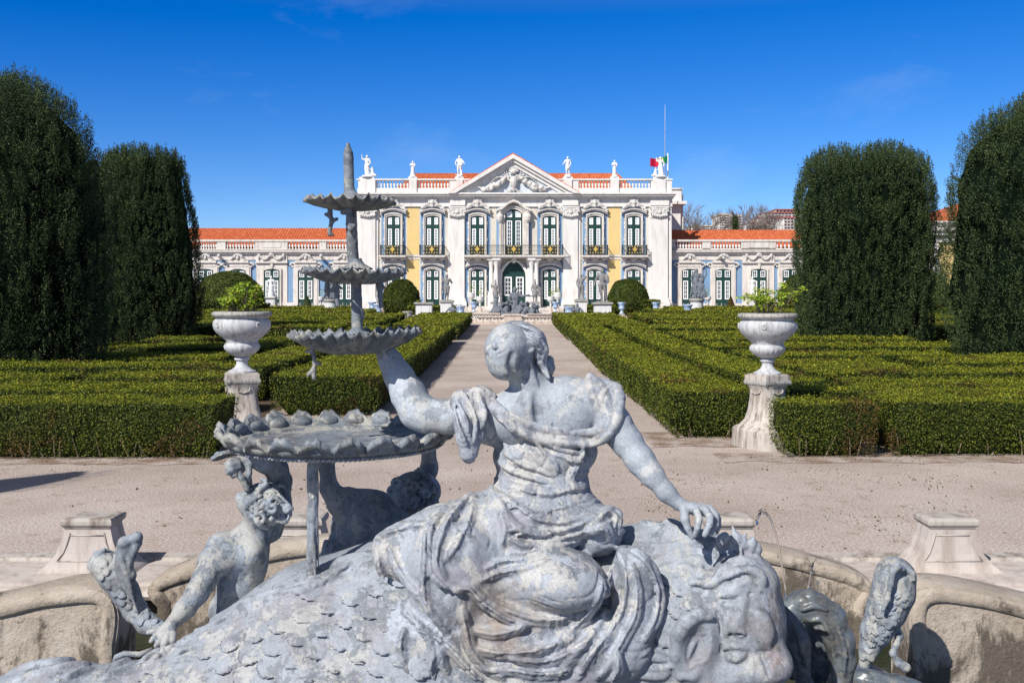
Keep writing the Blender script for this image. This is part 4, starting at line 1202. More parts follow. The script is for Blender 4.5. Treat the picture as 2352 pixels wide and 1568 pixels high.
def cone(uc, Y, vtop, vbot, hw, col, label):
    rng = np.random.default_rng(int(uc)); sc = Y/F; cx = (uc-U0)*sc; base = H+(V0-vbot)*sc-.1; Ht = (vbot-vtop)*sc+.1
    n = 5000; t = rng.random(n)**1.4; a = rng.random(n)*2*PI
    r = hw*sc*(1-t)**.8
    p = np.stack([r*np.cos(a), r*np.sin(a), t*Ht], 1); N = np.stack([np.cos(a), np.sin(a), np.full(n, .4)], 1)
    lv, lf = leaves(p, N, .13, tilt=.5, rng=rng)
    mb = MB(); mb.lathe([(hw*sc*.95*(1-k/8)**.8+.001, Ht*k/8*.97) for k in range(9)], n=16)
    o = link('cone_topiary', fastmesh('cone_topiary', lv, lf, [M[col]]), None, (cx, Y, base)); tag(o, label, 'topiary', 'cone topiaries')
    mb.build('core', M['core'], o)
cone(705, 86, 679, 714, 14, 'yew_leaf', 'small dark green cone topiary in front of the left palace wing')
cone(1678.5, 86, 681, 716, 13, 'brown_leaf', 'small russet cone topiary in front of the right palace wing')

# ================================================================ urns on pedestals
M['urn_marble'] = m_stone('urn_marble', (.50, .515, .54), (.22, .21, .20), amt=.7, scale=3.4, bump=.004)
M['old_pedestal'] = m_stone('old_pedestal', (.50, .46, .42), (.17, .13, .10), amt=.95, scale=2.6, bump=.01)
M['lichen'] = m_stone('lichen', (.38, .37, .345), (.12, .11, .10), amt=.9, scale=5, bump=.015)
def loc_px(uc, Y): return ((uc-U0)*Y/F, Y, float(gz(Y)))
def big_urn(uc, Y, vrim, rz, side, spread):
    sc = Y/F; loc = loc_px(uc, Y); z = lambda v: H+(V0-v)*sc-loc[2]
    dv = vrim-722
    ped = empty('urn_pedestal', loc, rz, 'weathered baroque stone pedestal with flared foot under the %s planted urn' % side, 'pedestal', 'pedestals of the planted urns')
    zz = lambda v: z(v+dv)
    mb = MB()
    pf = [(77, 1030), (77, 984), (73, 980), (62, 975), (50, 962), (43, 940), (39, 915), (38, 900), (40, 890), (44, 884)]
    mb.lathe([(a*sc*.86, max(zz(v), -.05)) for a, v in pf], n=24, sq=False)
    sh = mb.build('shaft', M['old_pedestal'], ped)
    # square it: superellipse
    for v in sh.data.vertices:
        r = math.hypot(v.co.x, v.co.y)
        if r > 1e-6:
            a = math.atan2(v.co.y, v.co.x); q = (abs(math.cos(a))**5+abs(math.sin(a))**5)**(-1/5)
            v.co.x *= q; v.co.y *= q
    autosmooth(sh, 40)
    for s4 in range(4):
        a = s4*PI/2; mb = MB()
        mb.tube([(math.cos(a)*(39*sc*.86+.012)+math.sin(a)*dx, math.sin(a)*(39*sc*.86+.012)-math.cos(a)*dx, zz(v)) for dx, v in ((-.1, 893), (-.09, 899), (0, 903), (.09, 899), (.1, 893))], .012, 5)
        mb.build('carved_scroll', M['old_pedestal'], ped)
    mb = MB(); mb.lathe([(46*sc, zz(884)), (52*sc, zz(882)), (54*sc, zz(878)), (53*sc, zz(873)), (47*sc, zz(871))], n=4, sq=False)
    c = mb.build('cap', M['lichen'], ped)
    mb = MB(); q = 40*sc*.9; mb.box(-q, q, -q, q, zz(872), zz(861)); mb.box(-q*.9, q*.9, -q*.9, q*.9, zz(861), zz(858.5))
    o = mb.build('plinth', M['old_pedestal'], ped)
    zb = zz(858.5)
    urn = empty('stone_urn', (loc[0], loc[1], loc[2]+zb), rz, 'white marble urn with gadrooned bowl, the %s of the two big planted garden urns' % side, 'urn', 'large planted urns')
    mb = MB(); zu = lambda v: zz(v)-zb
    pf = [(31, 858.4), (31, 855), (24, 852), (16, 846), (12.5, 838), (13, 831), (17, 829.5), (17.5, 826), (16, 824), (13, 822), (20, 820), (30, 814), (37, 806), (39.5, 799), (38.5, 794), (36, 791)]
    def flute(k, a): return 1+.05*abs(math.sin(a*10)) if 9 < k < 14 else 1
    mb.lathe([(a*sc, zu(v)) for a, v in pf], n=80, flute=flute)
    o = mb.build('foot', M['urn_marble'], urn); autosmooth(o, 50)
    mb = MB()
    pf = [(35, 791.5), (36, 786), (44, 779), (56, 769), (63, 759), (65, 750), (64, 742), (60, 737), (57, 735), (57, 732.5), (63, 731), (66, 727), (65, 722), (61, 720), (55, 721), (53, 727)]
    mb.lathe([(a*sc, zu(v)) for a, v in pf], n=64)
    o = mb.build('bowl', M['urn_marble'], urn); autosmooth(o, 50)
    mb = MB(); mb.lathe([(.01, zu(725)), (53*sc, zu(725)), (53*sc, zu(724.5))], n=24); mb.build('soil', M['soil'], urn)
    mb = MB(); mb.lathe([(62*sc, zu(731)), (66.6*sc, zu(729)), (67.6*sc, zu(725)), (65.8*sc, zu(720.5)), (61*sc, zu(719))], n=64); o = mb.build('rim', M['lichen'], urn, True)
    mb = MB(); rr = random.Random(int(uc))
    for k in range(4):   # carved rosettes
        a = rz*0-PI/2+(.72 if side == 'right' else .5)+k*PI/2; r = 64.5*sc
        for j in range(9):
            b = j*2*PI/8; rd = .026 if j < 8 else 0
            cxx, czz = math.cos(b)*rd*1.3, math.sin(b)*rd*1.3
            mb.lathe([(.001, -.018), (.014, -.01), (.018, 0), (.012, .012), (.001, .018)], (math.cos(a)*r-math.sin(a)*cxx, math.sin(a)*r+math.cos(a)*cxx, zu(749)+czz), 6)
    mb.build('rosette', M['urn_marble'], urn, True)
    # plant
    pl_ = empty('shrub', (loc[0], loc[1], loc[2]+zz(722)), 0, 'woody geranium-like shrub with bright green leaf clusters growing in the %s urn' % side, 'plant', 'shrubs in the big urns')
    mb = MB(); P_ = []; N_ = []; rng = np.random.default_rng(int(uc)+1)
    for i in range(spread):
        a = rr.uniform(0, 2*PI); ln = rr.uniform(.2, .46) if side == 'left' else rr.uniform(.22, .52)
        x0, y0 = rr.uniform(-.22, .22), rr.uniform(-.15, .15)
        dx = math.cos(a)*rr.uniform(.05, .9)*ln; dy = math.sin(a)*.4*ln
        if side == 'right': dx += .05
        p0 = Vector((x0, y0, 0)); p1 = Vector((x0+dx*.45, y0+dy*.5, ln*.42)); p2 = Vector((x0+dx, y0+dy, ln*rr.uniform(.6, 1.0)))
        mb.tube([p0, p1, p2], [.009, .007, .004], 5)
        for j in range(rr.choice((1, 2, 3))):
            e = p2+Vector((rr.uniform(-.1, .1), rr.uniform(-.06, .06), rr.uniform(-.08, .04))); mb.tube([p1.lerp(p2, .5), e], [.005, .003], 4)
            nn = 34; q = rng.normal(size=(nn, 3))*np.array([.042, .042, .026])+np.array(e); P_.append(q); N_.append(np.tile([0, -.3, 1.], (nn, 1)))
    mb.build('stems', M['bark'], pl_, True)
    lv, lf = leaves(np.concatenate(P_), np.concatenate(N_), .042, tilt=.5, aspect=.8, rng=rng)
    link('foliage', fastmesh('foliage', lv, lf, [M['bright_leaf']]), pl_)
big_urn(1762.7, 15.6, 722, R(28), 'right', 20)
big_urn(556, 16.3, 718, R(20), 'left', 34)

# ================================================================ distant pedestals, vases, urns
M['tin_glaze'] = None
n = NT('blue_glaze'); p = n.pos((1, 1, 1)); f = n.noise(p, 6, 4, .6, 1.5)
M['tin_glaze'] = n.out(n.ramp(f, [(.42, (.62, .68, .74)), (.5, (.30, .42, .60)), (.58, (.16, .26, .48))]), .3, .5)
def pedestal(uc, Y, w, vtop, label, round_=False, group='statue pedestals'):
    sc = Y/F; loc = loc_px(uc, Y); h = H+(V0-vtop)*sc-loc[2]; r = w*sc/2
    o = empty('pedestal', loc, 0, label, 'pedestal', group)
    mb = MB()
    if round_:
        mb.lathe([(r*1.0, 0), (r*1.0, .12*h), (r*.88, .16*h), (r*.86, .8*h), (r*.95, .84*h)], n=24); mb.build('shaft', M['marble'], o)
        mb = MB(); mb.lathe([(r*.95, .84*h), (r*1.05, .9*h), (r*1.05, .97*h), (r*.98, h)], n=24); mb.build('cap', M['lichen'], o)
    else:
        mb.box(-r*.92, r*.92, -r*.92, r*.92, 0, .14*h); mb.box(-r*.82, r*.82, -r*.82, r*.82, .14*h, .86*h)
        mb.box(-r*.6, r*.6, -r*.85, -r*.82-.001, .22*h, .76*h)
        mb.build('shaft', M['marble'], o)
        mb = MB(); mb.box(-r*.9, r*.9, -r*.9, r*.9, .86*h, .91*h); mb.box(-r, r, -r, r, .91*h, h); mb.build('cap', M['lichen'], o)
    return Vector(loc)+Vector((0, 0, h)), o
def vase(uc, Y, vt, vb, w, label, zb=None):
    sc = Y/F; hh = (vb-vt)*sc; x = (uc-U0)*sc; z0 = H+(V0-vb)*sc; r = w*sc/2
    mb = MB()
    mb.lathe([(r*.55, 0), (r*.55, .08*hh), (r*.3, .14*hh), (r*.24, .26*hh), (r*.45, .34*hh), (r*.72, .42*hh), (r*.78, .52*hh), (r*.66, .60*hh), (r*.70, .72*hh), (r*.9, .88*hh), (r, .92*hh), (r, hh), (r*.8, hh), (r*.7, .9*hh)], n=20)
    o = mb.build('ceramic_vase', M['tin_glaze'], None, True, (x, Y, z0)); tag(o, label, 'vase', 'blue and white ceramic garden vases')
    g0 = float(gz(Y))
    if z0 > g0+.05:
        mb = MB(); mb.box(-r*.62, r*.62, -r*.62, r*.62, 0, z0-g0-.002); mb.box(-r*.7, r*.7, -r*.7, r*.7, 0, .08)
        q = mb.build('vase_stand', M['old_pedestal'], None, False, (x, Y, g0)); tag(q, 'low stand under the '+label.replace('blue and white ', '').replace('standing ', ''), 'pedestal', 'low stands of the ceramic vases')
for uc, Y, vt, vb, w, lb in (
    (855.5, 78, 693, 719, 20, 'blue and white vase standing behind another vase, left of the small left dome'),
    (868, 70, 697.5, 730, 23, 'blue and white vase in front of the other vase, below the tiered dishes'),
    (1058, 66, 702, 732, 23, 'large blue and white vase left of the lead fountain group'),
    (1088.5, 78, 693, 716, 17, 'small blue and white vase in front of the white urns left of the door'),
    (1276, 78, 693, 716, 17, 'small blue and white vase in front of the white urns right of the door'),
    (1307, 66, 703, 734, 26, 'large blue and white vase right of the lead fountain group'),
    (1428, 74, 694, 720, 19, 'blue and white vase in front of the right green dome'),
    (1506.5, 74, 694, 720, 19, 'blue and white vase at the right corner of the palace centre'),
    (1579, 68, 699, 730, 24, 'blue and white vase left of the dark statue group on the round pedestal')):
    vase(uc, Y, vt, vb, w, lb)
def white_urn(uc, Y, vt, vb, w, label):
    sc = Y/F; g0 = float(gz(Y)); z = lambda v: H+(V0-v)*sc-g0; r = w*sc/2; loc = loc_px(uc, Y)
    h1 = z(vt); h0 = z(vb); hh = h1-h0
    o = empty('planted_urn', loc, 0, label, 'urn', 'white planted urns near the palace')
    mb = MB(); mb.lathe([(r*.6, 0), (r*.6, h0*.15+.02), (r*.4, h0*.2+.05), (r*.38, h0)], n=16); mb.build('foot', M['pink_stone'], o, True)
    mb = MB(); mb.lathe([(r*.38, h0), (r*.22, h0+.2*hh), (r*.3, h0+.4*hh), (r*.75, h0+.55*hh), (r*.98, h0+.75*hh), (r*.85, h0+.9*hh), (r*1.03, h1), (r*.8, h1)], n=20); mb.build('bowl', M['marble'], o, True)
    rng = np.random.default_rng(int(uc)); q = rng.normal(size=(60, 3))*np.array([r*.4, r*.3, .28])+np.array([0, 0, h1+.35])
    lv, lf = leaves(q, np.tile([0, 0, 1.], (60, 1)), .12, rng=rng); link('plant', fastmesh('plant', lv, lf, [M['bright_leaf']]), o)
for uc, Y, vt, vb, w, lb in (
    (1082, 88, 672, 700, 20, 'tall white planted urn left of the door, the left one of its pair'),
    (1102.5, 84, 681, 704, 19, 'lower white planted urn left of the door, the one nearer the warrior statue'),
    (1265, 84, 681, 704, 19, 'lower white planted urn right of the door, the one nearer the warrior statue'),
    (1281, 88, 672, 700, 20, 'tall white planted urn right of the door, the right one of its pair'),
    (737.5, 88, 681, 702, 16, 'white planted urn against the blue wall of the left wing'),
    (1625.5, 86, 680, 700, 17, 'white planted urn beside the dark statue group at the right wing')):
    white_urn(uc, Y, vt, vb, w, lb)
mb = MB(); mb.lathe([(.18, 0), (.3, .1), (.33, .3), (.28, .38), (.36, .44), (.34, .5), (.2, .5)], n=14)
o = mb.build('stone_pot', M['lichen'], None, True, (P(936, 0, 66).x, 66, P(0, 732, 66).z)); tag(o, 'squat weathered stone pot on the far left hedge beside the empty pedestal', 'pot')
o['label'] = 'squat weathered stone pot standing among the far left hedges beside the empty pedestal'

# ================================================================ statues
M['lead'] = m_stone('dark_lead', (.125, .14, .165), (.26, .28, .31), amt=.6, scale=3, bump=.006)
M['statue_white'] = m_stone('statue_white', (.74, .74, .74), (.5, .5, .48), amt=.3, scale=2)
M['statue_grey'] = m_stone('statue_grey', (.20, .195, .20), (.38, .36, .34), amt=.5, scale=3)
def figure(name, loc, h, pose, mat, rz=0, label='', cat='statue', group=None, hr=46, extra=None, base=True):
    """standing figure, unit height; joints in a right-handed frame, x to the picture's right, y away from the viewer"""
    J = dict(head=(0, 0, .93), neck=(0, 0, .85), chest=(0, 0, .73), pel=(0, 0, .53),
             shl=(-.115, 0, .80), shr=(.115, 0, .80), ell=(-.17, 0, .66), elr=(.17, 0, .66), hal=(-.16, -.06, .53), har=(.16, -.06, .53),
             hil=(-.06, 0, .51), hir=(.06, 0, .51), knl=(-.07, -.02, .29), knr=(.07, .02, .29), fol=(-.07, 0, .04), for_=(.08, .03, .04))
    J.update(pose.get('J', {}))
    f = Field((-.55, -.4, -.02), (.55, .4, 1.25), 1/hr/1.6)
    V = {k: np.array(v) for k, v in J.items()}
    k = .03
    f.ell(V['head'], (.052, .062, .072), .01); f.ell(V['head']+(0, .02, .015), (.056, .06, .066), .01)
    f.ell(V['head']+(0, -.062, -.005), (.010, .014, .014), .012)
    f.cap(V['neck'], V['head'], .032, .034, .015)
    f.ell(V['chest'], (.112, .07, .12), k); f.ell((V['chest']+V['pel'])/2, (.082, .06, .10), k); f.ell(V['pel'], (.095, .07, .08), k)
    f.cap(V['shl'], V['shr'], .045, .045, k)
    for s in 'lr':
        f.cap(V['sh'+s], V['el'+s], .042, .032, .02); f.cap(V['el'+s], V['ha'+s], .032, .021, .012)
        d = V['ha'+s]-V['el'+s]; d = d/np.linalg.norm(d); f.ell(V['ha'+s]+d*.03, (.022, .02, .028), .012)
        fo = V['fol'] if s == 'l' else V['for_']
        f.cap(V['hi'+s], V['kn'+s], .068, .046, .025); f.cap(V['kn'+s], fo, .044, .026, .015); f.cap(fo+(0, .02, -.015), fo+(0, -.07, -.022), .026, .02, .012)
    rr = random.Random(hash(name+label) % 1000 if False else sum(map(ord, label)))
    for q in pose.get('drape', []):     # loose cloth as folds
        a, b, ra, rb = q
        f.cap(a, b, ra, rb, .02)
        for i in range(5):
            o_ = np.array([rr.uniform(-1, 1)*ra*.9, -ra*.7, 0]); f.cap(np.array(a)+o_*.8, np.array(b)+o_*1.1, .014, .02, .01)
    if extra: extra(f, V)
    if base: f.box((0, 0, .0), (.19, .14, .03), .01, .01)
    v, q = f.mesh()
    p = v.copy(); v = v+f.grad(v)*(fbm(v*22, 2)*.006)[:, None]
    o = link(name, fastmesh(name, v*h, q, [M[mat]], True), None, loc, (0, 0, rz))
    return tag(o, label, cat, group)
skirt = [((0, 0, .52), (.0, .01, .10), .09, .15)]
cloak = [((.02, .07, .78), (.06, .10, .2), .07, .10)]
seat_child = lambda sx: (lambda f, V: (f.ell((sx*.27, 0, .12), (.10, .09, .10), .03), f.ell((sx*.26, 0, .27), (.07, .06, .09), .02), f.ell((sx*.25, 0, .38), (.045, .05, .055), .01), f.cap((sx*.2, 0, .3), (sx*.1, -.05, .36), .025, .02, .01), f.cap((sx*.3, -.02, .08), (sx*.42, -.05, .05), .05, .03, .02), f.box((sx*.25, 0, .02), (.22, .13, .04), .01, .01)))
def roof_statue(uc, vfeet, vhead, pose, label, extra=None, pw=34):
    Y = 96.0; z = Z(vfeet); h = (vfeet-vhead)*S
    mb = MB(); q = pw/2*S
    zb = Z(cv(258))
    mb.box(-q, q, -.25, .25, 0, .18); mb.lathe([(q*.85, .18), (q*.6, .34), (q*.55, z-zb)], n=16)
    o = mb.build('statue_plinth', M['statue_white'], None, False, (U(uc), Y, zb)); tag(o, 'plinth under the '+label.replace('white ', ''), 'plinth', 'plinths on the roof balustrade')
    figure('roof_statue', (U(uc), Y, z), h*1.02, pose, 'statue_white', label=label, group='white statues along the palace roof', extra=extra)
wr = 2.8
roof_statue(843, cv(238), cv(108), dict(J=dict(elr=(.17, -.02, .64), har=(.10, -.08, .54), ell=(-.22, -.02, .80), hal=(-.24, -.04, .98)), drape=[((.0, 0, .55), (.03, 0, .08), .09, .13)]), 'white roof statue with raised arm and seated child, left corner', seat_child(1), 34)
roof_statue(948, cv(236), cv(143), dict(J=dict(ell=(-.18, -.02, .68), hal=(-.10, -.13, .72), elr=(.17, -.02, .66), har=(.06, -.12, .62)), drape=skirt), 'smallest white roof statue at left, robed with arms folded', None, 20)
roof_statue(1055, cv(234), cv(112), dict(J=dict(ell=(-.19, 0, .67), hal=(-.17, -.05, .54), elr=(.20, -.05, .70), har=(.26, -.14, .60)), drape=[((.05, .02, .78), (.10, .0, .55), .09, .09), ((.1, 0, .2), (.1, 0, .05), .06, .08)]), 'white roof statue holding out a bundle, just left of the pediment', None, 20)
roof_statue(1304, cv(234), cv(117), dict(J=dict(ell=(-.20, -.02, .66), hal=(-.26, -.1, .58), elr=(.17, .02, .66), har=(.13, -.04, .54)), drape=[((-.02, 0, .62), (.02, 0, .40), .09, .11)]), 'white roof statue with bent elbow, just right of the pediment', None, 22)
roof_statue(1411.5, cv(236), cv(138), dict(J=dict(ell=(-.16, -.06, .67), hal=(-.04, -.13, .70), elr=(.17, -.03, .66), har=(.08, -.12, .58)), drape=[((0, 0, .6), (-.01, 0, .08), .09, .13)]), 'robed white roof statue on the right, between the pediment and the flag', None, 20)
roof_statue(1517, cv(238), cv(118), dict(J=dict(ell=(-.20, -.02, .78), hal=(-.22, -.04, .93), elr=(.19, 0, .66), har=(.17, -.05, .52)), drape=[((.02, 0, .55), (.06, 0, .08), .09, .12)]), 'white roof statue with raised arm and a child, in front of the flag', seat_child(-1), 34)
contra = dict(ell=(-.19, .0, .66), hal=(-.17, -.04, .50), elr=(.17, 0, .68), har=(.05, -.12, .74), knl=(-.03, -.06, .29), fol=(-.06, .03, .05), knr=(.05, .0, .28), for_=(.04, 0, .04))
def standing(uc, Y, vtop, vhead, w, pose, mat, label, plab, rz=0, extra=None, round_=False):
    t, po = pedestal(uc, Y, w, vtop, plab, round_)
    figure('garden_statue', t, (vtop-vhead)*Y/F, pose, mat, rz, label, group='garden statues', extra=extra)
pedestal(974.5, 68, 44, 694, 'empty square white pedestal with grey cap behind the left parterre')
standing(1026, 72, 690, 630, 33, dict(J=dict(contra, har=(.14, -.14, .78), elr=(.2, -.03, .68))), 'statue_grey', 'slim grey nude statue with bent arm, left of the door in front of a window', 'white pedestal under the slim grey nude left of the door')
standing(1383.5, 66, 694, 617, 46, dict(J=dict(ell=(-.19, .02, .67), hal=(-.24, -.02, .52), elr=(.17, -.02, .67), har=(.10, -.1, .66), knl=(-.04, 0, .29), fol=(-.01, .03, .04), knr=(.09, .02, .30), for_=(.15, .08, .05)), drape=[((.14, -.05, .75), (.15, -.05, .60), .05, .04)]), 'statue_grey', 'largest grey nude statue seen from behind, right of the door', 'large white panelled pedestal under the nude seen from behind')
standing(1334.5, 74, 688, 629, 30, dict(J=dict(ell=(-.17, .0, .68), hal=(-.16, -.1, .56), elr=(.19, -.03, .88), har=(.06, -.05, .95))), 'statue_grey', 'slim grey statue raising one arm over its head, right of the door', 'white pedestal under the statue with arm over its head')
def plume(f, V):
    f.chain([(0, .0, .99), (-.01, .02, 1.06), (0, .09, 1.07), (0, .13, 1.0)], [.03, .035, .03, .02], .02)
    f.cap((.15, .05, .75), (.26, .08, .35), .06, .09, .03); f.ell((0, 0, .45), (.13, .1, .09), .03)
standing(1138, 88, 694, 647, 24, dict(J=dict(ell=(-.2, 0, .74), hal=(-.22, -.04, .88)), drape=[((0, 0, .5), (0, 0, .38), .11, .13)]), 'statue_grey', 'grey warrior statue with plumed helmet, left of the green entrance door', 'white pedestal under the plumed warrior left of the door', extra=plume)
standing(1229, 88, 694, 646, 24, dict(J=dict(elr=(.2, 0, .70), har=(.28, -.06, .62)), drape=[((0, 0, .5), (0, 0, .38), .11, .13)]), 'statue_grey', 'grey warrior statue with plumed helmet, right of the green entrance door', 'white pedestal under the plumed warrior right of the door', extra=plume)
standing(623, 86, 682, 634, 25, dict(J=dict(contra), drape=skirt), 'statue_white', 'white draped statue in front of a glazed door of the left wing', 'white square pedestal under the draped statue at the left wing')
standing(1728, 86, 679, 636, 22, dict(J=dict(contra), drape=skirt), 'statue_white', 'white draped statue behind the right urn plant', 'white square pedestal behind the right urn plant')
def grp(f, V):
    f.ell((.12, -.08, .35), (.13, .12, .2), .04); f.ell((.16, -.1, .6), (.08, .08, .11), .03); f.ell((.16, -.1, .73), (.05, .055, .06), .01)
    f.cap((.2, -.1, .62), (.32, -.06, .82), .035, .025, .01); f.cap((.32, -.06, .82), (.30, -.06, 1.0), .025, .018, .01)
    f.ell((.0, 0, .12), (.22, .16, .14), .06); f.cap((.1, -.1, .2), (.3, -.15, .08), .07, .05, .03); f.cap((-.1, -.05, .3), (-.16, -.1, .05), .08, .08, .03)
    rr = random.Random(4)
    for i in range(16): a = rr.uniform(-.2, .25); f.cap((a, -.14, rr.uniform(.2, .5)), (a+rr.uniform(-.1, .1), -.18, rr.uniform(.0, .2)), .025, .03, .01)
standing(1600, 72, 685, 617, 34, dict(J=dict(), drape=[((-.02, 0, .6), (-.03, 0, .1), .11, .15)]), 'lead', 'dark entwined statue group with a raised arm on the round pedestal, right wing', 'round white pedestal under the dark statue group at right', extra=grp, round_=True)
standing(760, 76, 687, 628, 32, dict(J=dict(), drape=[((-.02, 0, .6), (-.03, 0, .1), .11, .15)]), 'lead', 'dark entwined statue group on the pedestal at left, behind the tiered dishes', 'fluted white pedestal under the dark statue group at left', extra=grp, round_=True)

# ================================================================ far fountain with its low walls
def open_wall(name, pts, h, label, plain=.35):
    """low parapet of interlaced rings on a solid foot"""
    o = empty(name, (pts[0][0], pts[0][1], float(gz(pts[0][1]))), 0, label, 'low wall', 'low openwork walls of the far fountain')
    off = Vector(o.location); a = MB(); b = MB(); c = MB()
    for (xa, ya), (xb, yb) in zip(pts[:-1], pts[1:]):
        L = math.hypot(xb-xa, yb-ya); d = Vector((xb-xa, yb-ya, 0))/L; g0 = 0
        nrm = Vector((-d.y, d.x, 0))*.12
        def slab(mb, z0, z1, w=1.0):
            q = [Vector((xa, ya, 0))-nrm*w, Vector((xb, yb, 0))-nrm*w, Vector((xb, yb, 0))+nrm*w, Vector((xa, ya, 0))+nrm*w]
            q = [p-Vector((off.x, off.y, 0)) for p in q]
            mb.add([(p.x, p.y, z0) for p in q]+[(p.x, p.y, z1) for p in q], [(0, 3, 2, 1), (4, 5, 6, 7), (0, 1, 5, 4), (1, 2, 6, 5), (2, 3, 7, 6), (3, 0, 4, 7)])
        slab(a, -.1, h*plain, 1.4); slab(a, h*.88, h, 1.5)
        nn = max(1, int(L/.42)); 
        for i in range(nn):
            s = Vector((xa, ya, 0))+d*(L*(i+.5)/nn)-Vector((off.x, off.y, 0)); zc = h*(plain+.88)/2; rz_ = h*(.88-plain)/2; rx = L/nn*.58
            b.tube([(s.x+d.x*rx*math.cos(t*PI/6), s.y+d.y*rx*math.cos(t*PI/6), zc+rz_*math.sin(t*PI/6)) for t in range(13)], .045, 5, cap=False)
            b.tube([(s.x-d.x*rx*.5, s.y, zc-rz_), (s.x+d.x*rx*.5, s.y, zc+rz_)], .04, 5); b.tube([(s.x+d.x*rx*.5, s.y, zc-rz_), (s.x-d.x*rx*.5, s.y, zc+rz_)], .04, 5)
    a.build('coping', M['pink_stone'], o); b.build('openwork', M['trim_stone'], o)
    return o
X = lambda u, Y: (u-U0)*Y/F
Yw = 64.0
open_wall('fountain_wall', [(X(1094, Yw), Yw), (X(1160, Yw), Yw)], .50, 'low openwork stone wall left of the gate pier at the end of the path')
open_wall('fountain_wall', [(X(1196, Yw), Yw), (X(1276, Yw), Yw)], .50, 'low openwork stone wall right of the gate pier at the end of the path')
mb = MB(); x0, x1 = X(1158, Yw), X(1198, Yw); g0 = float(gz(Yw))
mb.box(x0, x1, Yw-.25, Yw+.4, -.1, .55); mb.box(x0-.06, x1+.06, Yw-.31, Yw+.46, .55, .66)
o = mb.build('stone_pier', M['pink_stone'], None, False, (0, 0, g0)); tag(o, 'broad pinkish stone block in the middle of the low openwork wall', 'pier')
open_wall('fountain_wall', [(X(1045, 68), 68), (X(1075, 66.5), 66.5), (X(1150, 66), 66)], .62, 'left curved rim wall of the far fountain, behind the low openwork wall', .3)
open_wall('fountain_wall', [(X(1210, 66), 66), (X(1290, 66.5), 66.5), (X(1330, 68), 68)], .62, 'right curved rim wall of the far fountain, behind the low openwork wall', .3)
mb = MB(); mb.lathe([(4.3, -.1), (4.3, .28), (4.45, .30), (4.45, .42), (4.0, .42), (3.9, .2), (.1, .2)], n=40)
o = mb.build('round_basin', M['trim_stone'], None, False, (X(1182, 71.5), 71.5, float(gz(71)))); tag(o, 'round pale stone basin under the far lead fountain group', 'basin')
mb = MB(); mb.box(X(1000, 84), X(1360, 84), 82, 92, .86, 1.003); 
o = mb.build('palace_terrace', M['cream_plaster']); tag(o, kind='structure')
def lead_group(f):
    rr = random.Random(2)
    f.ell((0, 0, .15), (2.1, 1.0, .35), .2)
    f.cap((0, .2, .1), (.05, .1, 1.0), .6, .42, .2)
    for a, r_ in ((-1.5, .34), (-1.1, .36), (-.6, .30), (.55, .32), (1.05, .34), (1.5, .30), (1.85, .2)):
        z0 = .45+.25*math.cos(a); f.ell((a, -.4, z0), (r_, .35, .38), .1); f.ell((a+.1, -.5, z0+.48), (.15, .16, .18), .05)
        f.chain([(a, -.4, z0+.2), (a+rr.uniform(-.4, .4), -.7, z0+.45), (a+rr.uniform(-.6, .6), -.8, z0+rr.uniform(.2, .9))], [.12, .09, .06], .04)
        f.chain([(a, -.4, z0-.1), (a+rr.uniform(-.5, .5), -.8, z0-.1), (a+rr.uniform(-.6, .6), -.9, z0-.45)], [.17, .13, .08], .05)
    for i in range(26): f.ell((rr.uniform(-1.9, 1.9), -.6-rr.random()*.4, rr.uniform(.0, .7)), (rr.uniform(.1, .22),)*3, .06)
    f.ell((.1, 0, 1.55), (.34, .25, .45), .08); f.ell((.1, 0, 1.15), (.3, .25, .35), .1); f.ell((.1, -.05, 2.18), (.17, .19, .22), .04); f.cap((.1, 0, 1.8), (.1, 0, 2.1), .11, .11, .05)
    f.chain([(.35, 0, 1.8), (.75, -.1, 1.65), (1.2, -.2, 1.75)], [.15, .11, .08], .05); f.chain([(-.15, 0, 1.8), (-.4, -.2, 1.5), (-.2, -.35, 1.2)], [.15, .11, .08], .05)
    f.chain([(1.2, -.2, 1.7), (1.9, -.2, 1.62), (2.1, -.2, 1.9)], [.05, .05, .03], .02)
    f.chain([(-1.5, 0, .6), (-1.45, 0, 1.3), (-1.3, 0, 1.5)], [.25, .14, .1], .08); f.ell((-1.4, 0, 1.62), (.2, .14, .14), .05)
f = Field((-2.3, -1.3, -.2), (2.3, 1.0, 2.6), .045); lead_group(f); v, q = f.mesh()
v = v+f.grad(v)*(fbm(v*6, 2)*.03)[:, None]
o = link('fountain_sculpture', fastmesh('fountain_sculpture', v, q, [M['lead']], True), None, (X(1180, 71), 71, float(gz(71))+.15)); tag(o, 'crowded dark lead sculpture of bathing figures around a seated bearded man in the far fountain', 'sculpture')
o.scale = (.88, .88, .92)
def reclining(sg):
    def fn(f):
        f.chain([(-sg*.9, 0, .15), (-sg*.3, -.1, .3), (0, 0, .55)], [.14, .22, .26], .08); f.ell((sg*.1, 0, .95), (.25, .2, .35), .08); f.ell((sg*.12, 0, 1.42), (.13, .14, .17), .04)
        f.chain([(sg*.25, 0, 1.1), (sg*.55, -.1, .9), (sg*.7, -.1, .55)], [.11, .09, .06], .04); f.chain([(-sg*.1, 0, 1.15), (-sg*.35, -.15, .9), (-sg*.5, -.2, .7)], [.1, .08, .06], .04)
        f.ell((0, 0, .05), (1.0, .5, .18), .1); f.chain([(sg*.2, -.1, .4), (sg*.65, -.3, .5), (sg*.8, -.3, .15)], [.18, .14, .09], .05)
        rr = random.Random(6)
        for i in range(8): f.ell((rr.uniform(-.8, .8), -.3, rr.uniform(0, .4)), (.12, .12, .12), .05)
    return fn
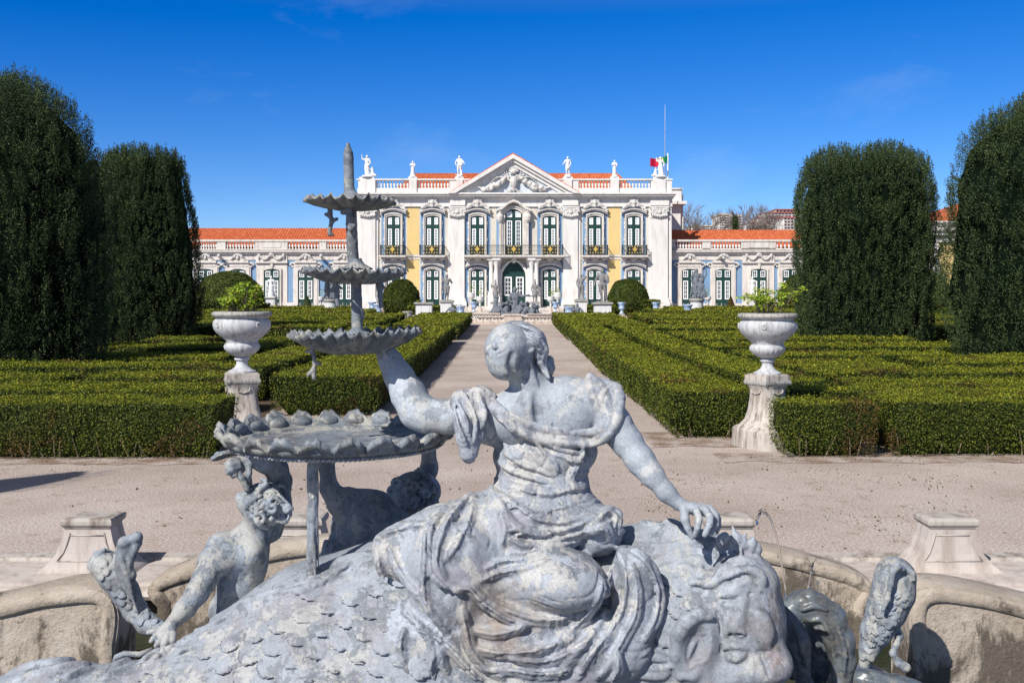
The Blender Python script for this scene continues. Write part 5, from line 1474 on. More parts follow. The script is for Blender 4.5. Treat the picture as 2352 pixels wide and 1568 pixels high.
for sg, u, lb in ((1, 1036, 'dark lead triton reclining on a rock at the left of the far fountain'), (-1, 1329, 'dark lead triton with child reclining at the right of the far fountain')):
    f = Field((-1.15, -.7, -.2), (1.15, .6, 1.8), .045); reclining(sg)(f); v, q = f.mesh()
    v = v+f.grad(v)*(fbm(v*6, 2)*.02)[:, None]
    o = link('triton_sculpture', fastmesh('triton_sculpture', v, q, [M['lead']], True), None, (X(u, 68.5), 68.5, float(gz(68))+.05)); tag(o, lb, 'sculpture', 'reclining tritons of the far fountain'); o.scale = (.75, .8, .75)
    mb = MB(); mb.box(-1.3, 1.3, -.6, .6, -.15, .12); mb.box(-1.4, 1.4, -.7, .7, .12, .2)
    q = mb.build('stone_slab', M['trim_stone'], None, False, (X(u, 68.5), 68.5, float(gz(68)))); tag(q, 'low stone slab under the '+lb.replace('dark lead ', '').replace('on a rock ', ''), 'slab', 'slabs under the tritons')
# ================================================================ flag, mast, bare trees, far buildings
mb = MB(); mb.tube([(0, 0, -1), (0, 0, P(0, 352, 97).z-Z(cv(258)))], .06, 8)
fl = empty('flagpole', (P(1534, 0, 97).x, 97, Z(cv(258))), 0, 'white flagpole at the right corner of the palace roof', 'flagpole')
mb.build('pole', M['white_paint'], fl)
def cloth(x0, x1, z0, z1, mat):
    vs = []; nn = 14
    for i in range(nn+1):
        t = i/nn; x = x0+(x1-x0)*t
        for j in range(2):
            vs.append((x, .18*math.sin(x*4.2), (z0 if j == 0 else z1)-.16*abs(x)+.08*math.sin(x*3+1)))
    o = link('cloth', fastmesh('cloth', vs, [(2*i, 2*i+2, 2*i+3, 2*i+1) for i in range(nn)], [mat], True), flg)
zf = P(0, 359, 97).z-Z(cv(258))
flg = empty('flag', (P(1534, 0, 97).x, 97, Z(cv(258))), 0, 'red and green flag with a yellow emblem flying behind the corner statue', 'flag')
cloth(-.04, -.75, zf-.72, zf, M['green_cloth']); cloth(-.75, -1.75, zf-.80, zf, M['red_cloth'])
mb = MB(); c0 = -.75
pts = [(c0+.24*math.cos(a*PI/8), .18*math.sin((c0+.24*math.cos(a*PI/8))*4.2)-.02, zf-.42+.02+.24*math.sin(a*PI/8)) for a in range(17)]
mb.tube(pts, .045, 5, cap=False); mb.build('emblem_ring', M['yellow_cloth'], flg)
mb = MB(); mb.prism([(-.13, .14), (.13, .14), (.12, -.05), (0, -.17), (-.12, -.05)], -.012, .012); o = mb.build('emblem_shield', M['red_cloth'], flg); o.location = (c0, .18*math.sin(c0*4.2)-.03, zf-.40)
mb = MB(); mb.tube([(0, 0, -1), (0, 0, 7), (0, 0, P(0, 241, 100).z-13)], [.05, .03, .018], 6)
for zz in (5.2, 6.1): mb.tube([(-.12, 0, zz), (.12, 0, zz)], .012, 4)
o = mb.build('antenna_mast', m_simple('mast_steel', (.45, .47, .5), .4), None, True, (P(1527.5, 0, 100).x, 100, 13)); tag(o, 'thin tall grey lightning mast rising from the palace roof beside the flag', 'mast')
def bare_tree(uc, Y, vtop, seed, label, width=1.0):
    rr = random.Random(seed); sc = Y/F; base = 1.0; Ht = H+(V0-vtop)*sc-base
    root = empty('bare_tree', ((uc-U0)*sc, Y, base), 0, label, 'tree', 'leafless trees behind the right wing')
    t = MB(); b = MB()
    def grow(p, d, ln, r, dep):
        mid = p+d*ln*.5+Vector((rr.uniform(-1, 1), rr.uniform(-1, 1), 0))*ln*.06
        e = p+d*ln; (t if dep > 4 else b).tube([p, mid, e], [r, r*.85, r*.68], 6 if dep > 3 else 3, cap=False)
        if dep == 0: return
        for k in range(rr.choice((2, 3, 3)) if dep > 1 else 4):
            nd = (d+Vector((rr.uniform(-1, 1)*width, rr.uniform(-1, 1), rr.uniform(-.25, .55)))*.62).normalized()
            grow(p+d*ln*rr.uniform(.55, 1.0), nd, ln*rr.uniform(.62, .82), max(r*.6, .022), dep-1)
    grow(Vector((0, 0, 0)), Vector((0, 0, 1)), Ht*.30, Ht*.016, 6)
    t.build('trunk', M['bare_twig'], root); b.build('crown', M['bare_twig'], root)
    zmax = max(v[2] for v in b.v); root.scale = (Ht/zmax,)*3
bare_tree(1598, 150, 456, 1, 'leafless tree next to the palace centre, leftmost of the winter trees')
bare_tree(1640, 165, 474, 2, 'leafless tree low behind the roof, second of the winter trees from the palace centre')
bare_tree(1692, 158, 468, 3, 'leafless tree in front of the pale tower blocks')
bare_tree(1732, 150, 463, 4, 'tallest leafless tree at the right, beside the hillside terraces')
bare_tree(1570, 170, 478, 6, 'small leafless tree touching the palace block wall')
# dark cypress and a rounded evergreen behind the roof
yew(1688, 6.5, 502, 140, 41, 'slim dark cypress standing behind the right wing roof', ntuft=300, group='evergreens behind the right wing')
dome(1752, 20, 520, 532, 150, 42, 'low evergreen crown just above the right wing roof')
# hill and apartment blocks
M['hill'] = m_simple('hill_grass', (.10, .12, .05), .9, .1, var=.3, scale=.02)
hx = np.linspace(20, 420, 41); hy = np.linspace(230, 760, 30)
HX, HY = np.meshgrid(hx, hy, indexing='ij')
def hz(x, y): return 1+30*np.clip((y-240)/260, 0, 1)**1.3*np.clip((x-25)/70, 0, 1)*np.clip((900-y)/300, 0, 1)
hv = np.stack([HX, HY, hz(HX, HY)], -1).reshape(-1, 3); ii = np.arange(41*30).reshape(41, 30)
hill = link('hill', fastmesh('hill', hv, np.stack([ii[:-1, :-1].ravel(), ii[1:, :-1].ravel(), ii[1:, 1:].ravel(), ii[:-1, 1:].ravel()], 1), [M['hill']], True)); tag(hill, kind='structure')
M['red_trim'] = m_simple('red_trim', (.42, .08, .07), .8); M['far_wall'] = m_simple('far_wall', (.78, .74, .70), .8, var=.06, scale=.1); M['far_cream'] = m_simple('far_cream', (.70, .58, .42), .8)
def block(u0, u1, v0, v1, Y, label, mat='far_wall', rows=3, cols=6, red=True):
    sc = Y/F; x0, x1 = (u0-U0)*sc, (u1-U0)*sc; z0, z1 = H+(V0-v1)*sc, H+(V0-v0)*sc
    o = empty('apartment_block', ((x0+x1)/2, Y, z0-6), 0, label, 'building', 'apartment blocks on the hill'); hw_ = (x1-x0)/2; hh = z1-z0+6
    mb = MB(); mb.box(-hw_, hw_, 0, 12, -25, hh); 
    st = (z1-z0)/rows
    for r in range(rows): mb.box(-hw_, hw_, -.9, 0, 6+r*st+.05*st, 6+r*st+.30*st)
    mb.build('wall', M[mat], o)
    mb = MB(); mb.box(-hw_-.3, hw_+.3, -1.0, 12.2, hh, hh+.35)
    if red:
        for r in range(0, rows): mb.box(-hw_, hw_, -1.0, -.9-.01, 6+r*st+.26*st, 6+r*st+.33*st)
    mb.build('roof', M['red_trim'] if red else M['far_cream'], o)
    wv = MB(); ww = (x1-x0)/cols
    wv.box(-ww*.28, ww*.28, -.08, -.01, 0, st*.42); w0 = None
    for r in range(rows):
        for c in range(cols):
            q = wv.build('window', M['glass'], o) if w0 is None else w0.copy()
            if w0 is None: w0 = q
            else: COL.objects.link(q)
            q.location = (-hw_+(c+.5)*ww, 0, 6+r*st+.40*st)
    mb = MB()
    for k in range(4): mb.box(-hw_+(k+.3)*hw_*.5, -hw_+(k+.45)*hw_*.5, 3, 4, hh+.35, hh+.35+.12*(z1-z0))
    mb.build('chimney', M[mat], o)
block(1652, 1674, 494, 527, 330, 'pale narrow tower block behind the bare trees, left one', rows=6, cols=4, red=False)
block(1676, 1704, 497, 527, 345, 'pale wide tower block behind the bare trees, right of the narrow one', rows=5, cols=5, red=False)
block(1722, 1768, 512, 530, 400, 'lowest white terrace block on the hill behind the right wing', rows=3, cols=9)
block(1740, 1800, 500, 513, 430, 'middle white terrace block with red bands on the hill', rows=2, cols=10)
block(1755, 1850, 489, 500, 460, 'upper white terrace block with red bands on the hill', rows=2, cols=12)
block(1782, 1880, 482, 490, 490, 'topmost cream terrace block on the hill skyline', 'far_cream', rows=1, cols=12)
block(1800, 1870, 500, 528, 395, 'white terrace block on the hill beside the broad right yew', rows=4, cols=9)
block(1590, 1650, 520, 530, 380, 'long low pale building behind the leafless trees', rows=2, cols=12, red=False)
# pavilion at far right
Yv = 76.0; sv = Yv/F; ux = lambda u: (u-U0)*sv; vz = lambda v: H+(V0-v)*sv
pv = empty('side_pavilion', (ux(2200), Yv, 1.0*.7), 0, 'white and yellow garden pavilion with orange roof glimpsed between the two right yews', 'building')
def pb(nm, mats, fn, smooth=False):
    mb = MB(); fn(mb); o = mb.build(nm, M[mats], pv, smooth); o.location = -Vector(pv.location); return o
pb('wall', 'white_stone', lambda m: (m.box(ux(2060), ux(2152), Yv, Yv+10, 0, vz(540)), m.box(ux(2060), ux(2152), Yv-.25, Yv, vz(575), vz(558))))
pb('yellow_panel', 'yellow_plaster', lambda m: m.box(ux(2152), ux(2330), Yv+.01, Yv+10, 0, vz(556)))
pb('cornice', 'white_stone', lambda m: (m.box(ux(2058), ux(2330), Yv-.5, Yv+10, vz(540), vz(531)), m.box(ux(2058), ux(2330), Yv-.2, Yv+10, vz(556), vz(540)), m.box(ux(2058), ux(2330), Yv-.7, Yv+10, vz(531), vz(527)), m.box(ux(2058), ux(2330), Yv-.3, Yv+10, vz(512), vz(508))))
def bals(m):
    m.box(ux(2058), ux(2330), Yv, Yv+.3, vz(527), vz(512))
pb('parapet', 'trim_stone', bals)
pb('roof', 'tiles', lambda m: m.prism([(ux(2118), vz(510)), (ux(2330), vz(440)), (ux(2330), vz(510))], Yv+.4, Yv+9))
pb('window_surround', 'white_stone', lambda m: m.strip([(ux(2131), 1.0), (ux(2131), vz(600)), (ux(2140), vz(594)), (ux(2149), vz(600)), (ux(2149), 1.0)], [(ux(2126), 1.0), (ux(2126), vz(598)), (ux(2140), vz(586)), (ux(2154), vz(598)), (ux(2154), 1.0)], Yv-.4, Yv))
wq = pb('window', 'green_paint', lambda m: m.prism([(ux(2131), 1.0), (ux(2131), vz(600)), (ux(2140), vz(594)), (ux(2149), vz(600)), (ux(2149), 1.0)], Yv-.04, Yv-.005))
mb = MB(); lattice(mb, ux(2133), ux(2139), vz(680), vz(604), 2, 8); lattice(mb, ux(2141), ux(2147), vz(680), vz(604), 2, 8)
o = mb.build('casement', M['white_paint'], wq); o.location = (0, Yv, 0)
mb = MB(); mb.box(ux(2133)+.05, ux(2139)-.05, Yv-.06, Yv-.042, vz(680), vz(606)); mb.box(ux(2141)+.05, ux(2147)-.05, Yv-.06, Yv-.042, vz(680), vz(606)); mb.build('pane', M['glass'], wq)
# ================================================================ foreground fountain
def lead_mat(name, base, cream, dark, purple, cr=.52, sc=1.0, rough=.62, wet=False, grime=False, slate=.5):
    n = NT(name); p = n.pos(obj=False)
    f0 = n.noise(p, 3.2*sc, 5, .65)
    c = n.ramp(f0, [(.34, tuple(x*.80 for x in base)), (.5, base), (.66, tuple(min(1, x*1.22) for x in base))])
    pu = n.ramp(n.noise(p, 5.5*sc, 7, .66, .4), [(.50, 0), (.60, .55)]); c = n.mix(pu, c, purple)
    # exposed slate-dark metal, then flakes of old cream coating, both with crisp broken edges
    sl_ = n.math('ADD', n.noise(p, 10*sc, 10, .72, .25), n.math('MULTIPLY', f0, .35))
    fd = n.ramp(sl_, [(.735-.06*slate, 0), (.755-.06*slate, .62)]); c = n.mix(fd, c, tuple(x*.42 for x in base))
    cm_ = n.math('ADD', n.noise(n.pos((1, 1, .8), obj=False), 14*sc, 10, .72, .2), n.math('MULTIPLY', n.noise(p, 3.9*sc, 4), .45))
    fc = n.ramp(cm_, [(cr+.240, 0), (cr+.256, .72)]); c = n.mix(fc, c, cream)
    fk = n.noise(p, 42*sc, 7, .7); m1 = n.ramp(n.noise(p, 4.2*sc, 3), [(.45, 0), (.6, 1)])
    kd = n.math('MULTIPLY', n.ramp(fk, [(.60, 0), (.62, .9)]), m1); c = n.mix(kd, c, dark)
    fs = n.ramp(n.noise(p, 120*sc, 4, .7), [(.3, .74), (.55, 1.0), (.75, 1.12)]); c = n.mix(1.0, c, fs, 'MULTIPLY')
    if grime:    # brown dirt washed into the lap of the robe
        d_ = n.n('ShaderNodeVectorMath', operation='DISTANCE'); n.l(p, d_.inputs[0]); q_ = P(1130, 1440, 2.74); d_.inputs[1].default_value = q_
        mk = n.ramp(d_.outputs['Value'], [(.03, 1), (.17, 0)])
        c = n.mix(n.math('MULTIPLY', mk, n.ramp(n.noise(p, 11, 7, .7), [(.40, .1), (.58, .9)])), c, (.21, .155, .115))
    if wet:    # water stains and algae round the mouth of the monster
        sx = n.n('ShaderNodeSeparateXYZ'); n.l(p, sx.inputs[0])
        mk = n.math('MULTIPLY', n.ramp(sx.outputs[0], [(.50, 0), (.72, 1)]), n.ramp(sx.outputs[2], [(.0, 1), (1.0, 1)]))
        zz = n.n('ShaderNodeMapRange'); zz.inputs[1].default_value = 1.62; zz.inputs[2].default_value = 1.40; n.l(sx.outputs[2], zz.inputs[0])
        w1 = n.ramp(n.noise(n.pos((1, 1, .6), obj=False), 16, 8, .7), [(.44, 0), (.60, .75)])
        c = n.mix(n.math('MULTIPLY', n.math('MULTIPLY', mk, zz.outputs[0]), w1), c, (.085, .075, .065))
        w2 = n.ramp(n.noise(p, 5, 5, .6), [(.52, 0), (.62, .5)]); c = n.mix(n.math('MULTIPLY', n.math('MULTIPLY', mk, zz.outputs[0]), w2), c, (.34, .22, .21))
    n.bump(n.math('ADD', n.math('MULTIPLY', fk, .5), n.math('MULTIPLY', fc, .35)), .55, .0035)
    return n.out(c, rough, .35)
M['pale_lead'] = lead_mat('pale_lead', (.345, .385, .435), (.45, .455, .45), (.10, .13, .17), (.27, .30, .36), slate=.15)
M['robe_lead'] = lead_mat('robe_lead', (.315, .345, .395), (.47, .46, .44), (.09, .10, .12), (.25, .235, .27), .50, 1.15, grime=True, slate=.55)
M['fish_lead'] = lead_mat('fish_lead', (.285, .315, .36), (.40, .40, .39), (.12, .14, .17), (.25, .23, .25), .53, 1.1, wet=True, slate=.3)
M['child_lead'] = lead_mat('child_lead', (.25, .285, .33), (.40, .395, .37), (.08, .10, .13), (.22, .205, .20), .50, 1.2)
M['dish_lead'] = lead_mat('dish_lead', (.19, .215, .245), (.37, .36, .325), (.06, .065, .075), (.13, .12, .11), .52, 1.6)
M['wet_lead'] = lead_mat('wet_lead', (.13, .155, .18), (.22, .22, .20), (.03, .035, .03), (.10, .08, .06), .56, 1.3, .30)
M['pool_stone'] = m_stone('pool_stone', (.42, .345, .27), (.11, .09, .07), amt=.9, scale=1.6, bump=.012)
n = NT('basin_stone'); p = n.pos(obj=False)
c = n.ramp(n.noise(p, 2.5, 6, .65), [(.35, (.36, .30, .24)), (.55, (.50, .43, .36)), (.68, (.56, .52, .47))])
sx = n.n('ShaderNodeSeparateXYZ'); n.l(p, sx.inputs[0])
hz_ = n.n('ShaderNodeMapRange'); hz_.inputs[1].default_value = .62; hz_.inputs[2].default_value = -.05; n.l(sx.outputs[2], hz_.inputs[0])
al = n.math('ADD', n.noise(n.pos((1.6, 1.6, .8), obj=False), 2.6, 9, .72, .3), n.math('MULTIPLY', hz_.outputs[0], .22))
c = n.mix(n.ramp(al, [(.60, 0), (.68, .85)]), c, (.085, .07, .055)); c = n.mix(n.ramp(n.noise(p, 14, 8, .75), [(.60, 0), (.64, .7)]), c, (.16, .13, .10))  # dark stains, denser low down; part paints in the shade of the recess
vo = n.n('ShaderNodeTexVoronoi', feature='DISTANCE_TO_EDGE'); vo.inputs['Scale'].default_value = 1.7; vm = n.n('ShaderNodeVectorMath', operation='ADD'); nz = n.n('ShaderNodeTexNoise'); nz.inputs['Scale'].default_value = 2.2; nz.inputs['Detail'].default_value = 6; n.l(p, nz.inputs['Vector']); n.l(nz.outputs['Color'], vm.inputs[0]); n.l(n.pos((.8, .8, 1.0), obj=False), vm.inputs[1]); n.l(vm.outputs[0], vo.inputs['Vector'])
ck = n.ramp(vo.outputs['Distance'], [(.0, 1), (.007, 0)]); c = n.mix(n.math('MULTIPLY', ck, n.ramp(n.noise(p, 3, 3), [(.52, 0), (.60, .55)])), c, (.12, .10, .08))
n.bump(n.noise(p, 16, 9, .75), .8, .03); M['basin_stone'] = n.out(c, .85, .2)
M['coping'] = m_stone('coping', (.44, .40, .365), (.15, .12, .10), amt=.9, scale=1.8, bump=.01)
M['pale_coping'] = m_stone('pale_coping', (.52, .465, .43), (.30, .245, .21), amt=.7, scale=2.2, bump=.006)
M['dark_bed'] = m_stone('dark_bed', (.075, .062, .05), (.02, .02, .015), amt=.9, scale=2, bump=.03)
n = NT('pool_water'); n.bump(n.noise(n.pos(obj=False), 14, 4, .6, .3), .5, .02)
n.b.inputs['Transmission Weight'].default_value = .35; n.b.inputs['IOR'].default_value = 1.33
M['water'] = n.out((.05, .06, .035), .05, .5)
n = NT('water_jet'); n.b.inputs['Transmission Weight'].default_value = 1; n.b.inputs['IOR'].default_value = 1.33; M['jet'] = n.out((1, 1, 1), .02, .5)

class Sc(Field):
    def __init__(s, u0, u1, v0, v1, Y0, Y1, h):
        a = [P(u, v, Y) for u in (u0, u1) for v in (v0, v1) for Y in (Y0, Y1)]
        lo = [min(q[i] for q in a) for i in range(3)]; hi = [max(q[i] for q in a) for i in range(3)]
        super().__init__(lo, hi, h)
    def e(s, u, v, Y, ru, rv, ry, k=12, rot=0, op='add', rx=0, rz=0):
        q = Y/F; s.ell(P(u, v, Y), (ru*q, ry*q, rv*q), k*q, (R(rx), R(rot), R(rz)) if (rot or rx or rz) else None, op)
    def c(s, pts, k=12, op='add'):
        """pts: (u, v, Y, r px)"""
        for a, b in zip(pts[:-1], pts[1:]):
            s.cap(P(*a[:3]), P(*b[:3]), a[3]*a[2]/F, b[3]*b[2]/F, k*a[2]/F, op)
    def fold(s, pts, r=5, k=5, sink=.35, op='add', steps=4, src=None):
        """ridge (or groove) laid over the surface along a line seen in the photograph; ends fade"""
        src = src or s; P_ = []; q = []
        for (a, b) in zip(pts[:-1], pts[1:]):
            for i in range(steps): t = i/steps; q.append((a[0]+(b[0]-a[0])*t, a[1]+(b[1]-a[1])*t))
        q.append(pts[-1]); n_ = len(q)
        # smooth the polyline
        for _ in range(2): q = [q[0]]+[((q[i-1][0]+2*q[i][0]+q[i+1][0])/4, (q[i-1][1]+2*q[i][1]+q[i+1][1])/4) for i in range(1, n_-1)]+[q[-1]]
        for i, (u, v) in enumerate(q):
            w = src.at(u, v)
            if w is None: P_.append(None); continue
            rr = r*(.35+.65*math.sin(PI*min(1, max(0, (i+.6)/n_)))**.6)*w.y/F
            P_.append((w+Vector((0, rr*(2*sink-1)+rr*.0, 0)), rr))
        for _ in range(4):
            Q_ = list(P_)
            for i in range(1, len(P_)-1):
                if P_[i-1] and P_[i] and P_[i+1] and abs(P_[i-1][0].y-P_[i+1][0].y) < .05:
                    y_ = (P_[i-1][0].y+2*P_[i][0].y+P_[i+1][0].y)/4; v_ = P_[i][0]; s_ = y_/v_.y; Q_[i] = (Vector((v_.x*s_, y_, H+(v_.z-H)*s_)), P_[i][1])
            P_ = Q_
        D0 = P_
        for a, b in zip(D0[:-1], D0[1:]):
            if a is None or b is None: continue
            if abs(a[0].y-b[0].y) > .07: continue
            s.cap(a[0], b[0], a[1], b[1], k*.0013, op)
    def done(s, name, mat, parent, amp=.0016, freq=45, wr=None, origin=None, label=None, smooth=True):
        v, q = s.mesh(); g = s.grad(v)
        d = fbm(v*freq, 3)*amp
        if wr is not None: d = d+wr(v, g)
        v = v+g*d[:, None]
        for _ in range(0): pass
        o0 = Vector(parent.location) if parent is not None else Vector(origin or (0, 0, 0))
        o = link(name, fastmesh(name, v-np.array(o0), q, [M[mat]], smooth), parent)
        if parent is None: o.location = o0
        if label: o['label'] = label
        return o

b2 = lambda *p: [(756+x/2.1535, 840+y/2.1535) for x, y in p]
b1 = lambda *p: [(x/2.6667, 980.3+y/2.6667) for x, y in p]
b3 = lambda *p: [(1428+x/2.5455, 1064.3+y/2.5455) for x, y in p]
c4 = lambda *p: [(1008+x/3.7346, 722.4+y/3.7346) for x, y in p]

# ---------------------------------------------------------------- the great fish
fish = empty('fish_sculpture', P(1100, 1600, 3.15), 0, 'huge scaly lead sea monster with frowning face, lying across the foreground under the nymph', 'sculpture')
fs = Sc(-60, 1880, 1130, 1660, 2.35, 3.75, .0058)
fs.c([(-80, 1665, 3.05, 100), (120, 1658, 3.05, 116), (300, 1672, 3.08, 132), (480, 1672, 3.1, 190), (620, 1618, 3.15, 220), (760, 1560, 3.15, 260), (1000, 1510, 3.2, 290), (1300, 1490, 3.2, 270), (1480, 1470, 3.15, 225)], 60)
# head: broad domed brow, muzzle, chin
fs.e(1610, 1420, 3.1, 190, 195, 190, 60)
fs.e(1700, 1330, 2.98, 88, 62, 90, 40, 8)
fs.e(1720, 1440, 2.92, 80, 80, 80, 40)
fs.e(1735, 1525, 2.88, 72, 50, 70, 30, 0)
fs.e(1640, 1550, 2.9, 90, 60, 70, 40)
fs.e(1500, 1260, 3.1, 130, 60, 80, 40)
D_base = fs.D.copy()
# brows, eyes, nose, lips
fs.fold(b3((590, 665), (660, 640), (740, 615)), 13, 8, .30); fs.fold(b3((600, 690), (680, 668), (745, 640)), 6, 3, .4, 'sub')
fs.fold(b3((740, 615), (800, 640), (830, 700)), 11, 8, .4)
fs.fold(b3((575, 775), (600, 745), (660, 705), (740, 690)), 9, 5, .35)
w = fs.at(*b3((660, 752))[0]); fs.ell(w+Vector((0, .008, 0)), (.036, .022, .017), .006, (0, R(-18), 0))
fs.fold(b3((570, 760), (610, 725), (660, 698), (720, 682)), 5, 2, .25, 'sub'); fs.fold(b3((580, 790), (640, 808), (710, 790), (760, 750)), 5, 2, .35, 'sub')
fs.fold(b3((590, 820), (650, 830), (720, 815)), 7, 5, .4)
W3 = [fs.at(*b3(q)[0]) for q in ((715, 770), (700, 840), (685, 900), (662, 955))]
for a, b, ra, rb in zip(W3[:-1], W3[1:], (.008, .014, .019), (.014, .019, .025)): fs.cap(a+Vector((0, ra*.2, 0)), b+Vector((0, rb*.05, 0)), ra, rb, .014)
for x in (622, 700):
    w = fs.at(*b3((x, 990))[0]); fs.ell(w+Vector((0, .010, 0)), (.017, .02, .014), .006); 
for x, r_ in ((640, .008), (690, .010)):
    w = fs.at(*b3((x, 1003))[0]); fs.ell(w, (r_, .016, .006), .002, op='sub')
fs.fold(b3((605, 1075), (650, 1060), (720, 1080)), 13, 6, .30); fs.fold(b3((615, 1118), (660, 1125), (710, 1112)), 12, 6, .30); fs.fold(b3((600, 1098), (660, 1095), (725, 1098)), 5, 1, .3, 'sub')
fs.fold(b3((790, 1100), (860, 1095), (915, 1050)), 7, 3, .3, 'sub'); fs.fold(b3((760, 860), (830, 900), (860, 980), (840, 1060)), 12, 10, .5)
fs.fold(b3((560, 870), (575, 940), (560, 1020), (580, 1100)), 7, 6, .5, 'sub')
fs.e(*b3((880, 1165))[0], 2.86, 44, 38, 40, 30); fs.fold(b3((820, 1130), (850, 1180), (860, 1240)), 6, 3, .3, 'sub')
# wrinkled forehead: flame shaped folds
for pts, r_ in ((((300, 610), (380, 600), (420, 640), (400, 700), (440, 730)), 9), (((470, 560), (460, 640), (500, 690), (560, 640), (590, 560)), 10),
                (((200, 590), (280, 560), (380, 560), (460, 545)), 7), (((620, 590), (700, 560), (790, 590)), 10), (((380, 720), (430, 690), (520, 700)), 8), (((640, 560), (600, 600), (560, 690), (480, 715)), 8),
                (((100, 470), (220, 490), (330, 480), (430, 450), (560, 470), (650, 520)), 9), (((60, 520), (200, 530), (300, 520), (420, 500), (520, 520)), 7)):
    fs.fold(b3(*pts), r_, 7, .4)
for pts in (((330, 640), (360, 660), (390, 740)), ((480, 600), (520, 610), (545, 560)), ((430, 760), (410, 720), (480, 735))): fs.fold(b3(*pts), 6, 3, .3, 'sub')
# horn like ear with deep cup
ear = b3((335, 1245), (315, 1120), (330, 1000), (380, 920), (450, 885), (520, 895))
E = [(u, v, 2.60, r_) for (u, v), r_ in zip(ear, (6, 13, 17, 18, 15, 9))]
we = fs.at(*b3((430, 1080))[0]); fs.ell(we+Vector((0, .015, 0)), (.066, .05, .105), .02, (0, R(18), 0))
we = fs.at(*b3((430, 1080))[0]); E = [(u, v, we.y+.015+.0006*abs(i-3), r_) for i, (u, v, _, r_) in enumerate(E)]
fs.c(E, 8)
fs.c([(*b3((500, 1190))[0], we.y+.02, 10), (*b3((420, 1240))[0], we.y+.01, 11), (*b3((345, 1245))[0], we.y+.01, 8)], 8)
fs.e(*b3((450, 1080))[0], we.y-.012, 30, 58, 30, 5, 16, 'sub')
fs.fold(b3((400, 1190), (440, 1160), (490, 1150)), 6, 3, .3); fs.fold(b3((390, 1130), (410, 1060), (440, 1020)), 6, 3, .3)
# curled fin locks at the neck
for i, pts in enumerate((((40, 1160), (90, 1080), (180, 1070), (270, 1110)), ((60, 1180), (120, 1120), (200, 1130), (270, 1150)), ((60, 1200), (140, 1180), (220, 1200), (290, 1180)), ((70, 1230), (150, 1235), (230, 1240), (280, 1215)), ((40, 1110), (20, 1160), (40, 1210), (80, 1215)))):
    fs.fold(b3(*pts), 9, 4, .25)
# pointed leaves at the crown
for (u, v, tu, tv, r_) in ((1700, 1262, 1682, 1208, 14), (1722, 1262, 1732, 1232, 13), (1660, 1262, 1655, 1228, 12), (1738, 1275, 1745, 1248, 9), (1700, 1270, 1712, 1225, 11)):
    fs.c([(u, v, 2.98, r_), ((u+tu)/2, (v+tv)/2, 2.97, r_*.8), (tu, tv, 2.97, 2.5)], 8)
for pts in (((640, 540), (650, 460), (650, 400)), ((700, 540), (690, 470)), ((760, 520), (770, 470))): fs.fold(b3(*pts), 4, 3, .4)
fs.fold(b3((130, 300), (240, 320), (330, 380), (430, 420), (560, 430), (640, 470)), 14, 10, .3); fs.fold(b3((60, 330), (200, 360), (300, 420), (420, 450)), 9, 8, .35)
fs.fold(b3((10, 300), (120, 290), (240, 330), (350, 400), (440, 400)), 12, 9, .3); fs.fold(b3((560, 500), (600, 430), (620, 380)), 9, 6, .35)
# scales: thin overlapping plates, lower edge standing proud
base = Field.__new__(Field); base.lo, base.h, base.n, base.D = fs.lo, fs.h, fs.n, D_base
def plate(u, v, rad=33, tilt=.23, th=.0065, lift=.004):
    w = base.at(u, v)
    if w is None: return
    g = base.grad(np.array([[*w]]))[0]; N = Vector(g).normalized()
    if N.y > -.05: return
    down = Vector((-.45, 0, -1)); down = (down-N*down.dot(N)).normalized()
    N2 = (N-down*tilt).normalized()      # lean the plate so its lower edge lifts
    d2 = (down-N2*down.dot(N2)).normalized(); s_ = d2.cross(N2)
    M_ = Matrix((s_, d2, N2)).transposed()
    r = rad*w.y/F
    fs.ell(w+N*lift, (r, r*1.1, th), .0004, M_)
for rowi in range(13):
    for coli in range(26):
        # rows run along the rising back of the fish
        s_ = coli*60+(30 if rowi % 2 else 0); t = rowi*38
        u = 120+s_*.93+t*.36; v = 1545-s_*.34+t*1.0-10
        if u > 1000 or v < 1290: continue
        top = np.interp(u, [60, 150, 262, 375, 450, 544, 637, 712, 840, 1000], [1555, 1545, 1550, 1510, 1478, 1430, 1395, 1360, 1320, 1300])
        if v < top or (v > 1600): continue
        plate(u, v)
for (x, y, r_) in ((290, 660, 28), (350, 720, 26), (250, 780, 30), (330, 850, 24), (250, 910, 32), (200, 720, 26), (420, 800, 26), (200, 860, 26), (260, 1000, 28), (170, 960, 26), (60, 760, 0)):
    if r_: plate(*b3((x, y))[0], rad=r_)
# shaggy mane of seaweed folds along the ridge
for pts, r_ in ((((2240, 770), (2100, 820), (1960, 880), (1900, 950), (1800, 980)), 13), (((2240, 800), (2120, 860), (2000, 900), (1940, 960), (1850, 1000), (1740, 1010)), 10),
                (((1720, 990), (1600, 1040), (1480, 1090), (1400, 1140), (1300, 1180)), 12), (((1700, 1020), (1580, 1080), (1450, 1120), (1340, 1190), (1250, 1230)), 9),
                (((1280, 1190), (1180, 1250), (1080, 1320), (1000, 1370), (930, 1400), (860, 1450)), 13), (((1240, 1240), (1140, 1300), (1040, 1370), (940, 1430), (860, 1480)), 9), (((1380, 1240), (1280, 1290), (1200, 1350), (1100, 1380)), 7),
                (((860, 1400), (760, 1440), (660, 1490), (560, 1520)), 11), (((840, 1440), (740, 1490), (640, 1530)), 8), (((560, 1480), (480, 1500), (400, 1530)), 9),
                (((60, 1510), (180, 1460), (330, 1440), (480, 1430), (570, 1420)), 12), (((90, 1550), (220, 1500), (350, 1470), (480, 1465), (590, 1450)), 8), (((330, 1475), (420, 1450), (540, 1440)), 6)):
    fs.fold(b1(*pts), r_, 6, .3)
